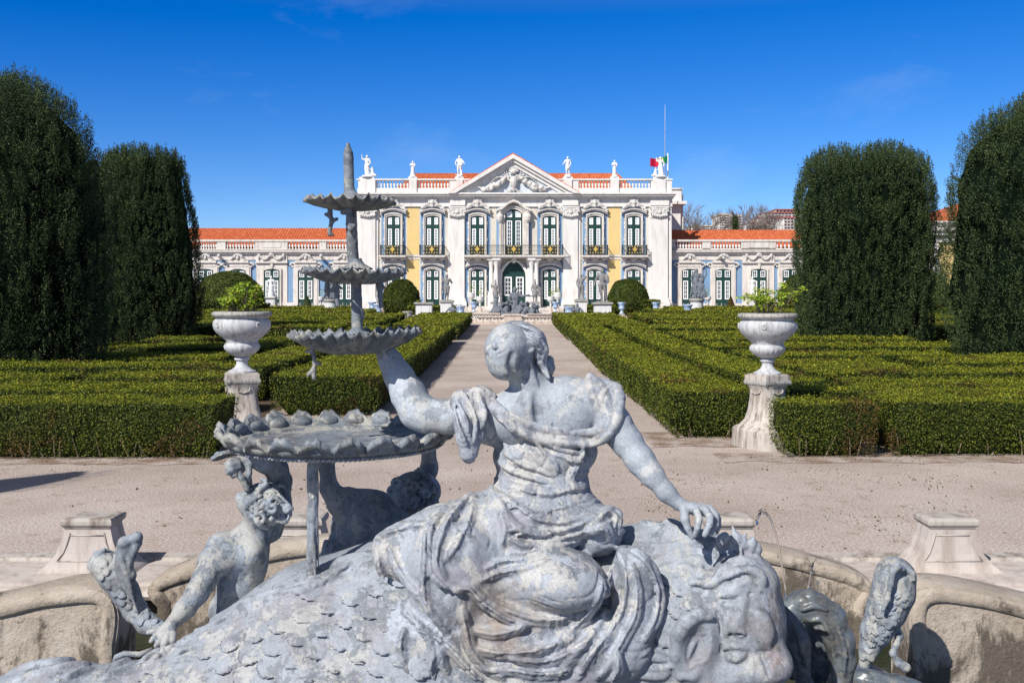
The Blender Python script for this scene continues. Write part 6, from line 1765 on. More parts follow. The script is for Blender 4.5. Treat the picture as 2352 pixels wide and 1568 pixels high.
rr = random.Random(21)
for i in range(46):
    t = i/45; u = 330+t*520; v = np.interp(u, [330, 375, 450, 544, 637, 712, 850], [1512, 1484, 1444, 1396, 1362, 1322, 1270])+rr.uniform(4, 40)
    a = rr.uniform(.2, .9); L = rr.uniform(14, 30)
    fs.fold([(u, v), (u-L*.5+rr.uniform(-5, 5), v+L*.25), (u-L*math.cos(a), v+L*math.sin(a))], rr.uniform(4, 7), 3, .3, steps=3)
fs.done('body', 'fish_lead', fish, .0012, 60)

# ---------------------------------------------------------------- nymph
nym = empty('nymph_statue', P(1240, 1300, 3.0), 0, 'large pale lead nymph seen from behind, head thrown back, seated on the sea monster', 'statue')
Yn = 3.0
ny = Sc(835, 1670, 732, 1262, 2.62, 3.40, .0042)
ny.e(1165, 800, 3.0, 52, 59, 62, 8, 10)
ny.e(1160, 838, 2.98, 37, 35, 40, 22, 0)
ny.e(1190, 800, 3.03, 44, 46, 52, 18)
ny.c([(1188, 838, 3.02, 36), (1214, 880, 3.04, 37), (1226, 912, 3.05, 50)], 16)
ny.e(1262, 950, 3.06, 118, 78, 68, 22)
ny.c([(1230, 925, 3.04, 42), (1300, 915, 3.04, 46), (1365, 916, 3.03, 47)], 24)
ny.c([(1220, 925, 3.04, 42), (1150, 945, 3.04, 34), (1100, 952, 3.03, 36)], 20)
ny.e(1250, 1020, 3.08, 95, 60, 60, 25)
# shoulder blades and spine
ny.e(1175, 965, 3.02, 46, 50, 44, 40, 20); ny.e(1310, 960, 3.02, 56, 54, 46, 40, -15)
ny.fold([(1232, 905), (1236, 950), (1240, 990)], 4, 14, .5, 'sub')
# right arm down to the fin
ny.c([(1380, 925, 3.03, 44), (1410, 975, 3.0, 40), (1440, 1014, 2.98, 34), (1467, 1052, 2.95, 30), (1497, 1090, 2.92, 26), (1530, 1130, 2.90, 20), (1558, 1156, 2.89, 16)], 14)
ny.e(1474, 1062, 2.95, 30, 38, 28, 14, -35)
# right hand: palm arched, four fingers and thumb pressing on the monster's brow
def hand(f, palm, fingers, k=5):
    for q in palm: f.e(*q[:6], k=9, rot=q[6])
    for q in fingers: f.c(q, k)
hand(ny, [(1578, 1164, 2.885, 24, 14, 17, 25), (1604, 1168, 2.875, 28, 14, 20, 12), (1622, 1172, 2.88, 16, 13, 20, 30)], [
    [(1572, 1170, 2.87, 11), (1573, 1192, 2.85, 10.5), (1580, 1212, 2.845, 8.5), (1590, 1234, 2.845, 6.5)],
    [(1600, 1172, 2.84, 9), (1606, 1190, 2.815, 8.5), (1602, 1212, 2.81, 7.5), (1596, 1230, 2.82, 6)],
    [(1620, 1170, 2.85, 9.5), (1632, 1186, 2.82, 9), (1630, 1206, 2.81, 8), (1618, 1228, 2.81, 6.5)],
    [(1630, 1168, 2.87, 9.5), (1644, 1184, 2.85, 9), (1643, 1204, 2.84, 8), (1633, 1224, 2.84, 6.5)],
    [(1630, 1172, 2.90, 9), (1648, 1192, 2.89, 8), (1650, 1208, 2.88, 7), (1645, 1222, 2.88, 5.5)]], 3)
# left arm up to the dish
ny.c([(1100, 952, 3.03, 38), (1030, 957, 3.03, 37), (985, 955, 3.04, 38), (958, 944, 3.05, 39), (938, 905, 3.07, 38), (915, 862, 3.09, 31), (896, 828, 3.10, 24), (884, 806, 3.10, 21)], 16)
hand(ny, [(868, 797, 3.10, 30, 14, 22, 10), (838, 792, 3.10, 26, 10, 24, 4)], [
    [(850, 794, 3.06, 9), (822, 790, 3.03, 8), (800, 784, 3.02, 7), (784, 778, 3.02, 5.5)],
    [(846, 794, 3.08, 9), (812, 793, 3.06, 8), (788, 788, 3.06, 7), (766, 780, 3.06, 5.5)],
    [(846, 793, 3.12, 9), (812, 792, 3.12, 8), (786, 786, 3.12, 7), (764, 778, 3.12, 5.5)],
    [(850, 792, 3.15, 8), (820, 790, 3.17, 7), (800, 784, 3.18, 6), (782, 778, 3.18, 5)],
    [(880, 800, 3.06, 9), (893, 790, 3.03, 8), (900, 778, 3.02, 6.5), (905, 768, 3.02, 5)]], 3)
# face, thrown back: eyes, nose and lips in steep foreshortening
w = ny.at(1139, 793); ny.c([(1143, 780, w.y+.006, 4), (1136, 790, w.y-.003, 5), (1137, 797, w.y-.006, 6)], 6)
for u, v, a in ((1161, 774, -25), (1124, 806, -60)):
    w = ny.at(u, v); ny.ell(w+Vector((0, .010, 0)), (.0155, .016, .010), .004, (0, R(a), 0))
    du, dv = math.cos(R(a)), math.sin(R(a))
    ny.fold([(u-10*du-3, v-10*dv-5), (u-4, v-6.5), (u+10*du-3, v+10*dv-4)], 3.2, 2.5, .3)
    ny.fold([(u-10*du, v-10*dv+2), (u+1, v+4), (u+10*du, v+10*dv+1)], 1.8, 1, .2, 'sub'); ny.fold([(u-10*du-1, v-10*dv-1), (u-2, v-3.2), (u+10*du-1, v+10*dv-1)], 1.8, 1, .2, 'sub')
ny.fold([(1131, 803), (1137, 806), (1145, 801)], 2.2, 1, .1, 'sub')
ny.fold([(1138, 810), (1145, 809), (1153, 805)], 2.6, 3, .5); ny.fold([(1141, 818), (1148, 817), (1156, 811)], 2.8, 3, .5); ny.fold([(1139, 814), (1147, 813), (1155, 808)], 1.5, 1, .25, 'sub')
ny.fold([(1176, 812), (1170, 838), (1180, 868)], 4, 8, .4, 'sub'); ny.fold([(1216, 830), (1222, 862), (1234, 890)], 5, 8, .5)
# ear
ny.fold([(1214, 786), (1222, 792), (1224, 802), (1217, 808)], 5.5, 2.5, .2)
ny.done('body', 'pale_lead', nym, .0009, 50)

hair = Sc(1130, 1285, 728, 890, 2.75, 3.30, .0036)
hair.e(1190, 778, 3.05, 54, 42, 56, 10, 8); hair.e(1222, 782, 3.02, 34, 30, 42, 12, 20); hair.e(1240, 806, 3.02, 21, 24, 28, 10); hair.e(1242, 832, 3.03, 14, 18, 20, 8)
hair.c([(1236, 825, 3.05, 12), (1256, 838, 3.05, 10), (1266, 856, 3.04, 6)], 5); hair.c([(1243, 832, 3.01, 8), (1252, 852, 3.0, 7), (1261, 868, 2.99, 4)], 4); hair.c([(1262, 826, 3.08, 10), (1266, 845, 3.08, 9), (1264, 862, 3.07, 5)], 4)
for pts in (((640, 90), (760, 130), (860, 190), (910, 260)), ((680, 130), (770, 170), (850, 230), (890, 300)), ((720, 180), (790, 215), (840, 270), (860, 330)), ((600, 85), (700, 95), (820, 140), (890, 200)), ((740, 230), (790, 255), (800, 300), (770, 310)), ((860, 300), (900, 330), (900, 380), (870, 400)), ((830, 330), (860, 370), (870, 430)), ((900, 250), (925, 300), (920, 350)), ((840, 400), (880, 420), (900, 460))):
    hair.fold(c4(*pts), 5, 2, .25); hair.fold([(u+3, v+5) for u, v in c4(*pts)], 2.2, 1, .2, 'sub')
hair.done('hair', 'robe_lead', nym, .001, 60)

# dress: bodice, cowl neckline, puffed sleeves, skirts
dr = Sc(838, 1560, 852, 1640, 2.42, 3.5, .0052)
dr.e(1258, 1035, 3.07, 114, 56, 76, 20); dr.e(1245, 1050, 3.07, 112, 60, 76, 25); dr.e(1246, 1105, 3.07, 106, 55, 78, 25)
dr.e(1130, 985, 3.05, 30, 40, 44, 15)
sk = [(1250, 1175, 3.05, 135, 70, 110), (1150, 1220, 3.02, 140, 95, 120), (1030, 1270, 2.98, 120, 115, 120), (935, 1265, 2.98, 80, 66, 80), (1240, 1330, 2.90, 150, 78, 95), (1180, 1440, 2.92, 230, 120, 110), (1370, 1220, 3.02, 60, 55, 70)]
for q in sk: dr.e(*q, 30)
dr.e(1290, 1335, 2.84, 108, 66, 90, 22, 8)
dr.e(1040, 1330, 2.86, 110, 130, 80, 30); dr.e(1000, 1480, 2.88, 150, 110, 70, 30)
dr.e(1457, 1370, 2.90, 58, 120, 60, 18, -6); dr.e(1360, 1500, 2.86, 120, 90, 70, 25); dr.e(1440, 1480, 2.85, 60, 90, 50, 20, 10)
dr.e(1225, 1560, 2.86, 180, 80, 70, 30)
# hollow under the thigh
dr.e(1160, 1440, 2.70, 95, 26, 46, 10, 6, 'sub'); dr.e(1085, 1415, 2.72, 26, 22, 40, 8, 0, 'sub')
# cowl roll
ring = c4((430, 745), (520, 870), (640, 960), (780, 1030), (920, 1070), (1100, 1085), (1300, 1100), (1400, 1070), (1420, 1020), (1390, 900), (1330, 760), (1300, 640), (1300, 560))
Yr = [3.0, 2.95, 2.92, 2.905, 2.90, 2.90, 2.91, 2.915, 2.92, 2.93, 2.95, 2.97, 3.0]
def sy(u, v, d=2.98, lift=0.):
    q = [w.y for w in (ny.at(u, v), dr.at(u, v)) if w is not None and w.y < 3.1]
    return (min(q) if q else d)-lift
def onto(pts, r, k=7, lift=.3, d=2.98):
    P_ = []
    for (a, b) in zip(pts[:-1], pts[1:]): P_ += [(a[0]+(b[0]-a[0])*t, a[1]+(b[1]-a[1])*t) for t in (0, .34, .67)]
    P_.append(pts[-1]); n_ = len(P_); Y_ = [sy(u, v, None) if False else sy(u, v, d) for u, v in P_]
    for _ in range(3): Y_ = [Y_[0]]+[(Y_[i-1]+Y_[i]*2+Y_[i+1])/4 for i in range(1, n_-1)]+[Y_[-1]]
    R_ = np.interp(np.linspace(0, 1, n_), np.linspace(0, 1, len(r)), r)
    dr.c([(u, v, y-rr_*.00131*(2*lift-1), rr_) for (u, v), y, rr_ in zip(P_, Y_, R_)], k)
onto([(u, v-9) for u, v in ring], (8, 14, 18, 19, 19, 18, 17, 16, 16, 14, 13, 11, 9), 12, .35)
onto([(u-2, v-24) for u, v in ring[2:9]], (5, 8, 9, 8, 5), 7, .4)
onto([(u+1, v+4) for u, v in ring[1:8]], (5, 8, 9, 8, 6), 6, .3)
for t_ in (0, 1, 2): dr.fold([(u-4*t_, v-3-9*t_) for u, v in ring[1:8]], 2.6, 1.5, .2, 'sub')
r2 = c4((1340, 560), (1390, 640), (1440, 780), (1470, 900), (1470, 1000), (1430, 1060))
onto(r2, (9, 13, 15, 15, 12, 9), 8, .35, 2.96)
r3 = c4((1420, 580), (1490, 650), (1530, 760), (1530, 880), (1500, 960))
onto(r3, (9, 14, 15, 14, 9), 8, .3, 2.98)
r4 = c4((1470, 600), (1530, 640), (1550, 720), (1545, 830)); onto(r4, (8, 12, 12, 8), 8, .3, 3.02)
dr.e(1384, 930, 3.04, 34, 66, 54, 14, -14)
# left puffed sleeve
dr.e(1085, 945, 3.02, 48, 52, 54, 12, 0); dr.e(1060, 920, 3.0, 28, 26, 36, 10); dr.e(1110, 905, 3.03, 26, 20, 34, 10, 20)
dr.c([(1060, 960, 2.95, 22), (1068, 1005, 2.95, 19), (1076, 1040, 2.96, 19), (1078, 1052, 2.97, 13)], 12); dr.c([(1100, 960, 2.96, 18), (1095, 1000, 2.96, 15), (1088, 1035, 2.96, 10)], 10)
dr.e(1115, 985, 3.02, 28, 34, 42, 14)
for pts, r_ in ((((130, 700), (200, 800), (240, 900), (260, 1040)), 6), (((200, 650), (280, 760), (330, 900), (300, 1100)), 7), (((330, 630), (370, 720), (400, 850), (370, 980)), 7), (((120, 760), (160, 900), (210, 1020), (240, 1120)), 6), (((420, 650), (470, 690), (490, 710)), 6), (((250, 640), (330, 640), (400, 660)), 6)):
    dr.fold(c4(*pts), r_, 3, .2); dr.fold([(u+7, v+2) for u, v in c4(*pts)], 4.5, 2, .2, 'sub')
for pts in (((1330, 620), (1380, 740), (1420, 880), (1450, 1000)), ((1400, 620), (1450, 760), (1490, 900)), ((1480, 660), (1520, 780))): dr.fold(c4(*pts), 4, 2, .2, 'sub')
# creases over bodice and waist
for pts, r_ in ((((500, 880), (600, 960), (700, 1100), (760, 1250)), 5), (((480, 960), (560, 1060), (600, 1200), (640, 1300)), 6), (((560, 1180), (700, 1280), (850, 1330), (980, 1380)), 7), (((500, 1250), (620, 1340), (800, 1400), (960, 1440), (1100, 1440)), 8),
                (((960, 1130), (1080, 1170), (1180, 1180), (1250, 1200)), 6), (((1000, 1200), (1100, 1230), (1200, 1240)), 5), (((1240, 1140), (1220, 1220), (1260, 1280)), 5), (((820, 1080), (900, 1180), (1000, 1260), (1020, 1350)), 5), (((1250, 1180), (1180, 1300), (1120, 1400), (1180, 1460)), 8),
                (((700, 1060), (780, 1180), (880, 1290), (960, 1340)), 5), (((490, 1340), (560, 1440), (700, 1480), (900, 1500), (1100, 1480), (1260, 1430)), 8), (((1280, 1340), (1200, 1380), (1220, 1330)), 7), (((1100, 1240), (1160, 1270), (1260, 1260)), 5)):
    dr.fold(c4(*pts), r_, 4, .25); dr.fold([(u, v+r_*1.3) for u, v in c4(*pts)], r_*.55, 2, .15, 'sub')
# skirt folds
FO = [(((840, 590), (960, 620), (1080, 640), (1200, 620), (1270, 590)), 7), (((850, 640), (940, 700), (1020, 760), (1150, 780), (1300, 740)), 7), (((860, 690), (900, 780), (960, 820), (1100, 830), (1260, 790), (1330, 740)), 8),
      (((820, 540), (800, 600), (850, 700), (880, 800), (860, 880)), 8), (((770, 520), (790, 500), (820, 530), (830, 570)), 7), (((780, 560), (700, 640), (620, 720), (560, 830), (530, 960), (560, 1060), (640, 1100)), 10),
      (((560, 700), (510, 800), (490, 920), (510, 1030), (580, 1100)), 9), (((720, 640), (700, 760), (640, 880), (580, 960)), 7), (((900, 860), (980, 900), (1100, 870), (1250, 830), (1350, 790), (1420, 760)), 9),
      (((780, 1000), (860, 960), (960, 960), (1100, 900), (1250, 870)), 7), (((760, 1060), (850, 1020), (980, 1000), (1080, 960)), 6), (((740, 1120), (860, 1200), (1000, 1250), (1130, 1260), (1250, 1230)), 10),
      (((620, 1110), (700, 1100), (740, 1150), (800, 1200), (900, 1260), (980, 1280)), 9), (((700, 1300), (800, 1330), (920, 1310), (960, 1290)), 7), (((690, 1380), (820, 1420), (960, 1420), (1100, 1390), (1200, 1340)), 10),
      (((660, 1200), (680, 1300), (700, 1400), (760, 1480), (860, 1540)), 10), (((240, 900), (260, 1020), (330, 1120), (400, 1220), (440, 1260)), 10), (((480, 800), (480, 940), (470, 1080), (480, 1180), (560, 1280), (640, 1400)), 8),
      (((300, 900), (340, 1000), (400, 1080), (450, 1150)), 8), (((420, 1260), (520, 1330), (620, 1410), (700, 1500), (760, 1560)), 9), (((380, 1290), (350, 1380), (380, 1480), (430, 1560)), 8), (((440, 1290), (500, 1340), (530, 1420), (500, 1500), (540, 1568)), 9),
      (((230, 1360), (210, 1440), (260, 1500), (330, 1560)), 8), (((540, 1380), (560, 1460), (600, 1540)), 7), (((1400, 880), (1450, 940), (1480, 1060), (1460, 1200), (1400, 1320), (1300, 1420), (1230, 1540)), 10),
      (((1430, 900), (1520, 920), (1600, 1000), (1640, 1120), (1620, 1260), (1560, 1350)), 10), (((1500, 980), (1530, 1100), (1520, 1240), (1450, 1360), (1400, 1460), (1330, 1540)), 8), (((1360, 1060), (1330, 1160), (1260, 1260), (1160, 1330)), 8),
      (((1380, 1100), (1370, 1220), (1300, 1340), (1210, 1440), (1130, 1540)), 9), (((1330, 780), (1380, 710), (1430, 740), (1420, 800)), 10), (((1300, 820), (1370, 800), (1400, 860)), 9), (((1440, 820), (1480, 790), (1500, 840), (1460, 870)), 9),
      (((760, 1500), (900, 1500), (1050, 1530), (1180, 1510)), 8), (((900, 1450), (1050, 1470), (1180, 1430), (1280, 1360)), 8), (((1420, 1420), (1440, 1500), (1400, 1560)), 8), (((1380, 940), (1400, 1010), (1385, 1090)), 7), (((340, 780), (420, 790), (500, 780), (560, 740)), 7), (((230, 860), (300, 820), (380, 800)), 7)]
for pts, r_ in FO:
    dr.fold(b2(*pts), r_*1.25, 9, .38); dr.fold([(u+r_*.45, v+r_*1.35) for u, v in b2(*pts)], r_*.55, 2, .05, 'sub'); dr.fold([(u-r_*.3, v-r_*.2) for u, v in b2(*pts)], r_*.5, 3, .15)
rr = random.Random(77)
for i in range(40):     # small creases gathered at the hips
    x = rr.uniform(830, 1320); y = rr.uniform(600, 850); L = rr.uniform(40, 120); a = rr.uniform(-.5, .1)
    dr.fold(b2((x, y), (x+L*.5, y+L*.5*math.sin(a)+rr.uniform(-6, 6)), (x+L*math.cos(a), y+L*math.sin(a))), rr.uniform(2.5, 4.5), 2, .25, rr.choice(['add', 'add', 'sub']), steps=3)
def cloth_wr(v, g):
    q = v*np.array([9, 7, 7.]); w_ = fbm(q+3*fbm(v*4, 2)[:, None]*np.array([.5, .2, .8]), 2)
    return -.0040*np.clip(1-np.abs(w_)*6, 0, 1)
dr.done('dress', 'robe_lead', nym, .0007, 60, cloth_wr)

# ---------------------------------------------------------------- two children
ca = empty('child_statue', P(545, 1330, 3.32), 0, 'curly haired lead child seen from behind, blowing a horn, left of the basin post', 'statue', 'lead children of the fountain')
Ya = 3.32
f = Sc(330, 700, 1025, 1500, 3.0, 3.75, .0045)
f.e(600, 1158, Ya, 46, 50, 48, 8); f.e(566, 1150, Ya-.03, 20, 26, 24, 12, 20); f.e(552, 1144, Ya-.04, 12, 13, 13, 6)
f.c([(585, 1195, Ya, 24), (572, 1225, Ya+.01, 28)], 12)
f.e(560, 1250, Ya+.01, 55, 42, 38, 18, -30); f.e(565, 1295, Ya+.02, 50, 55, 38, 20); f.e(550, 1345, Ya+.03, 52, 45, 42, 20); f.e(540, 1400, Ya+.05, 60, 50, 50, 25)
f.e(515, 1258, Ya, 36, 36, 34, 16, -20)
f.c([(508, 1256, Ya-.02, 33), (488, 1290, Ya-.05, 31), (468, 1335, Ya-.09, 27), (452, 1362, Ya-.12, 25), (425, 1398, Ya-.16, 22), (398, 1428, Ya-.19, 17)], 12)
f.fold([(545, 1235), (560, 1270), (566, 1320)], 4, 8, .4, 'sub'); f.e(585, 1268, Ya-.01, 28, 36, 38, 26, 15); f.e(528, 1282, Ya-.02, 28, 34, 36, 26, -15)
hand(f, [(385, 1444, Ya-.21, 24, 17, 13, -40), (372, 1456, Ya-.215, 18, 14, 12, -50)], [
    [(398, 1455, Ya-.22, 8.5), (396, 1470, Ya-.235, 8), (390, 1484, Ya-.235, 6)],
    [(386, 1460, Ya-.23, 8.5), (380, 1474, Ya-.245, 8), (374, 1486, Ya-.245, 6)],
    [(374, 1462, Ya-.23, 8), (364, 1474, Ya-.245, 7.5), (358, 1483, Ya-.245, 5.5)],
    [(364, 1456, Ya-.22, 7.5), (352, 1466, Ya-.235, 7), (346, 1472, Ya-.235, 5)],
    [(374, 1446, Ya-.21, 8), (354, 1448, Ya-.22, 7), (340, 1452, Ya-.225, 5.5)]], 2)
f.c([(620, 1215, Ya+.06, 30), (640, 1160, Ya+.09, 27), (644, 1105, Ya+.08, 24), (636, 1078, Ya+.05, 24), (610, 1061, Ya+.0, 23), (582, 1056, Ya-.02, 17)], 14)
hand(f, [(562, 1060, Ya-.03, 24, 16, 14, -5), (546, 1066, Ya-.035, 18, 17, 13, 10)], [
    [(545, 1056, Ya-.05, 7.5), (528, 1060, Ya-.07, 7.5), (520, 1066, Ya-.05, 6)],
    [(548, 1064, Ya-.06, 7.5), (530, 1068, Ya-.08, 7.5), (521, 1076, Ya-.06, 6)],
    [(550, 1072, Ya-.06, 7.5), (533, 1078, Ya-.08, 7.5), (524, 1086, Ya-.06, 6)],
    [(556, 1078, Ya-.05, 7.5), (542, 1088, Ya-.07, 7), (534, 1094, Ya-.05, 5.5)],
    [(572, 1070, Ya-.05, 8), (572, 1088, Ya-.06, 7), (569, 1104, Ya-.05, 6)]], 2)
f.done('body', 'child_lead', ca, .0010, 50)
def curls(fl, uc, vc, Y, ru, rv, seed, nn, ry=None):
    fl.e(uc, vc, Y, ru, rv, ry or ru, 6)
    rr = random.Random(seed)
    for i in range(nn):
        a = rr.uniform(0, 2*PI); q = math.sqrt(rr.random()); u = uc+ru*.95*q*math.cos(a); v = vc+rv*.95*q*math.sin(a)
        w = fl.at(u, v)
        if w is None: continue
        r0 = rr.uniform(9, 16); ph = rr.uniform(0, 6.28); sg = rr.choice((-1, 1)); pts = []
        for t in range(9):
            s_ = t/8; rad = r0*(1-.75*s_); b = ph+sg*s_*6.0
            pts.append((u+rad*math.cos(b), v+rad*math.sin(b), w.y-.001-.008*s_, 5.2-1.8*s_))
        fl.c(pts, 2.2)
hf = Sc(540, 690, 1080, 1235, 3.05, 3.6, .0038)
curls(hf, 617, 1158, Ya-.01, 50, 50, 4, 34)
for pts in (((1600, 420), (1540, 450), (1500, 520), (1480, 560)), ((1650, 330), (1600, 380), (1560, 420)), ((1680, 330), (1700, 400), (1740, 440)), ((1560, 560), (1600, 600), (1660, 620))): hf.fold(b1(*pts), 7, 2, .2)
hf.done('hair', 'child_lead', ca, .0012, 70)
hn = Sc(470, 600, 1015, 1140, 3.0, 3.6, .0038)
hn.c([(568, 1122, Ya-.06, 8), (556, 1098, Ya-.065, 8), (540, 1072, Ya-.06, 8), (528, 1056, Ya-.05, 9)], 4)
hn.c([(575, 1122, Ya-.02, 6), (572, 1095, Ya-.04, 6)], 3)
hn.e(512, 1046, Ya-.04, 27, 9, 26, 4, -18); hn.e(512, 1051, Ya-.06, 22, 7, 22, 2, -18, 'sub'); hn.c([(489, 1052, Ya-.04, 5), (500, 1042, Ya-.04, 5), (530, 1037, Ya-.04, 4), (552, 1027, Ya-.04, 2)], 4)
hn.done('shell_horn', 'dish_lead', ca, .0015, 60)
# child under the basin
cb = empty('child_statue', P(850, 1250, 3.62), 0, 'shaded lead child bending forward and holding the big basin up with both arms', 'statue', 'lead children of the fountain')
Yb = 3.62
f = Sc(715, 1045, 1020, 1330, 3.2, 4.0, .0052)
f.c([(800, 1160, Yb, 42), (850, 1185, Yb, 58), (900, 1200, Yb, 55)], 20); f.e(835, 1225, Yb, 62, 48, 50, 20)
f.c([(775, 1150, Yb, 28), (756, 1120, Yb, 20), (750, 1070, Yb-.02, 17), (750, 1040, Yb-.04, 16)], 12)
f.c([(940, 1160, Yb+.05, 28), (975, 1120, Yb+.05, 22), (986, 1075, Yb+.02, 19), (985, 1035, Yb, 17)], 12)
f.c([(790, 1200, Yb+.05, 30), (780, 1250, Yb+.05, 24), (782, 1310, Yb+.05, 22)], 14); f.e(955, 1140, Yb-.12, 48, 40, 45, 10)
f.done('body', 'child_lead', cb, .001, 50)
hf = Sc(880, 1035, 1065, 1200, 3.15, 3.75, .0045)
curls(hf, 955, 1128, Yb-.14, 58, 46, 9, 32)
hf.done('hair', 'child_lead', cb, .0012, 70)
f = Sc(740, 870, 1225, 1330, 3.2, 3.9, .006)
for i in range(7): f.c([(750+i*16, 1245+4*(i % 2), 3.6, 8), (746+i*17, 1280, 3.56, 11), (742+i*18, 1318, 3.55, 12)], 6)
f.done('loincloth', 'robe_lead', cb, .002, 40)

# ---------------------------------------------------------------- basin, post and tiers
def dish_mesh(Rr, prof, nl, wave, ztilt=0., nseg=None, flip=False, seed=0):
    """prof: (r factor, z, fold factor); scalloped, crumpled lead rim"""
    N_ = nseg or nl*12; rr = np.random.default_rng(seed)
    a = np.linspace(0, 2*PI, N_+1)[:-1]; ph = rr.random(8)*6.28
    irr = .5*np.sin(3*a+ph[0])+.4*np.sin(5*a+ph[1])+.3*np.sin(9*a+ph[2])
    lob = np.abs(np.cos(a*nl/2+.12*irr)); fine = np.sin(a*nl*3.3+ph[3])*.5+np.sin(a*nl*5.1+ph[4])*.35
    vs = []
    for rf, z, ff in prof:
        r = Rr*rf*(1+ff*wave*(lob-.6)*.55+ff*.014*fine+ff*.02*irr); zz = z+ff*wave*Rr*((.75*(lob-.6) if flip else .75*(.6-lob))+.12*fine+.10*irr)
        vs.append(np.stack([r*np.cos(a), r*np.sin(a), zz+ztilt*r*np.cos(a)], 1))
    m = len(prof); idx = np.arange(m*N_).reshape(m, N_); nx_ = np.roll(idx, -1, 1)
    f = np.stack([idx[:-1].ravel(), nx_[:-1].ravel(), nx_[1:].ravel(), idx[1:].ravel()], 1)
    return np.concatenate(vs), f
def dish(name, c, Rr, prof, nl, wave, parent, mat='dish_lead', tilt=0., seed=0, **kw):
    v, f = dish_mesh(Rr, prof, nl, wave, tilt, seed=seed, **kw)
    v = v+np.stack([fbm(v*30+seed, 2)]*3, 1)*.0022
    o = link(name, fastmesh(name, v, f, [M[mat]], True), parent); o.location = Vector(c)-Vector(parent.location) if parent is not None else c
    return o
bc = P(776, 680, 3.2); bc.z = H-.428
bas = empty('lead_basin', bc, 0, 'wide round scalloped lead basin held at chest height over the children', 'basin')
q = .368
dish('bowl', bc, q, [(.985, .008, 1.2), (1.01, .012, 1.4), (1.035, -.006, 1.6), (1.015, -.013, .9), (.975, -.019, .35), (.95, -.030, .12), (.89, -.044, 0), (.84, -.050, 0), (.4, -.053, 0), (.001, -.053, 0)], 24, .085, bas, seed=3, flip=True)
dish('liner', bc, q, [(.985, .008, 1.2), (.965, -.002, .9), (.945, -.020, .35), (.91, -.032, .1), (.87, -.033, 0), (.865, -.028, 0), (.80, -.027, 0), (.79, -.035, 0), (.35, -.038, 0), (.001, -.038, 0)], 24, .085, bas, seed=3, flip=True)
mb = MB(); N_ = 150   # twisted rope edge
for i in range(N_):
    a0 = 2*PI*i/N_; a1 = 2*PI*(i+1.5)/N_
    mb.tube([(q*.90*math.cos(a0), q*.90*math.sin(a0), -.050), (q*.915*math.cos((a0+a1)/2), q*.915*math.sin((a0+a1)/2), -.045), (q*.895*math.cos(a1), q*.895*math.sin(a1), -.040)], [.0025, .0045, .0025], 5)
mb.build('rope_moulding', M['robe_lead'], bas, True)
mb = MB(); mb.lathe([(.030*math.sin(t*PI/10)+.0005, -.030*math.cos(t*PI/10)) for t in range(11)], (0, 0, 0), 16)
for i in range(24):
    a = 2*PI*i/24
    if i == 0: ob = mb.build('boss', M['dish_lead'], bas, True)
    else: ob = ob.copy(); COL.objects.link(ob)
    ob.location = (q*.955*math.cos(a), q*.955*math.sin(a), -.014); ob.rotation_euler = (0, 0, a); ob.scale = (.50, 1.15, .66)
post = empty('reed_post', P(716, 1330, 3.02), 0, 'slender grooved lead post like a bundle of reeds, carrying the basin', 'post')
f = Sc(690, 745, 1050, 1345, 2.85, 3.2, .003)
rr = random.Random(8)
f.c([(718, 1056, 3.02, 12), (720, 1120, 3.02, 12), (717, 1220, 3.02, 11), (715, 1320, 3.02, 11)], 2)
for i in range(34):
    a = rr.uniform(-1.5, 1.5); v0 = rr.uniform(1050, 1260); L = rr.uniform(40, 110); u = 718+11.5*math.sin(a); y = 3.02-.0155*math.cos(a)
    f.c([(u, v0, y, 2.2), (u+rr.uniform(-2, 2), v0+L*.5, y-.001, 3.0), (u+rr.uniform(-3, 3), min(1328, v0+L), y, 1.5)], 1)
f.done('shaft', 'child_lead', post, .0006, 90)

tier = empty('tiered_dish_stand', P(820, 775, 3.1), 0, 'tall lead stem with three scalloped dishes balanced on the hand of the nymph', 'fountain top')
def pxz(v, Y=3.1): return H-(v-V0)*Y/F
def pxx(u, Y=3.1): return (u-U0)*Y/F
s31 = 3.1/F
def tdish(uc, vrim, rpx, dep, nl, wave, tilt, seed, label=None):
    r = rpx*s31
    pf = [(.12, -dep*.96, 0), (.35, -dep*.93, .10), (.6, -dep*.72, .35), (.8, -dep*.42, .7), (.93, -dep*.16, 1.0), (1.0, 0, 1.25), (.99, .006, 1.25), (.92, -dep*.05, 1.0), (.78, -dep*.28, .7), (.55, -dep*.5, .35), (.3, -dep*.6, .1), (.02, -dep*.62, 0)]
    return dish('dish', (pxx(uc), 3.1, pxz(vrim)), r, pf, nl, wave, tier, tilt=tilt, seed=seed)
tdish(819, 764, 150, .068, 30, .085, .035, 5)
tdish(813, 624, 116, .040, 24, .11, -.02, 6)
tdish(805, 462, 103, .030, 22, .12, -.015, 7)
def calyx(uc, vt, vb, r0, r1, seed):
    pf = [(.3, 0, 0), (.32, -.25, .1), (.5, -.55, .3), (.8, -.85, .6), (1.0, -1.0, 1.0), (.97, -1.03, 1), (.7, -.88, .5), (.25, -.6, 0)]
    hh = (vb-vt)*s31; dish('calyx', (pxx(uc), 3.1, pxz(vt)), r1*s31, [(a, b*hh, c) for a, b, c in pf], 18, .10, tier, seed=seed)
calyx(819, 593, 617, 12, 37, 11); calyx(806, 430, 454, 12, 31, 12); calyx(820, 752, 766, 12, 34, 13)
f = Sc(770, 850, 322, 775, 2.98, 3.22, .0034)
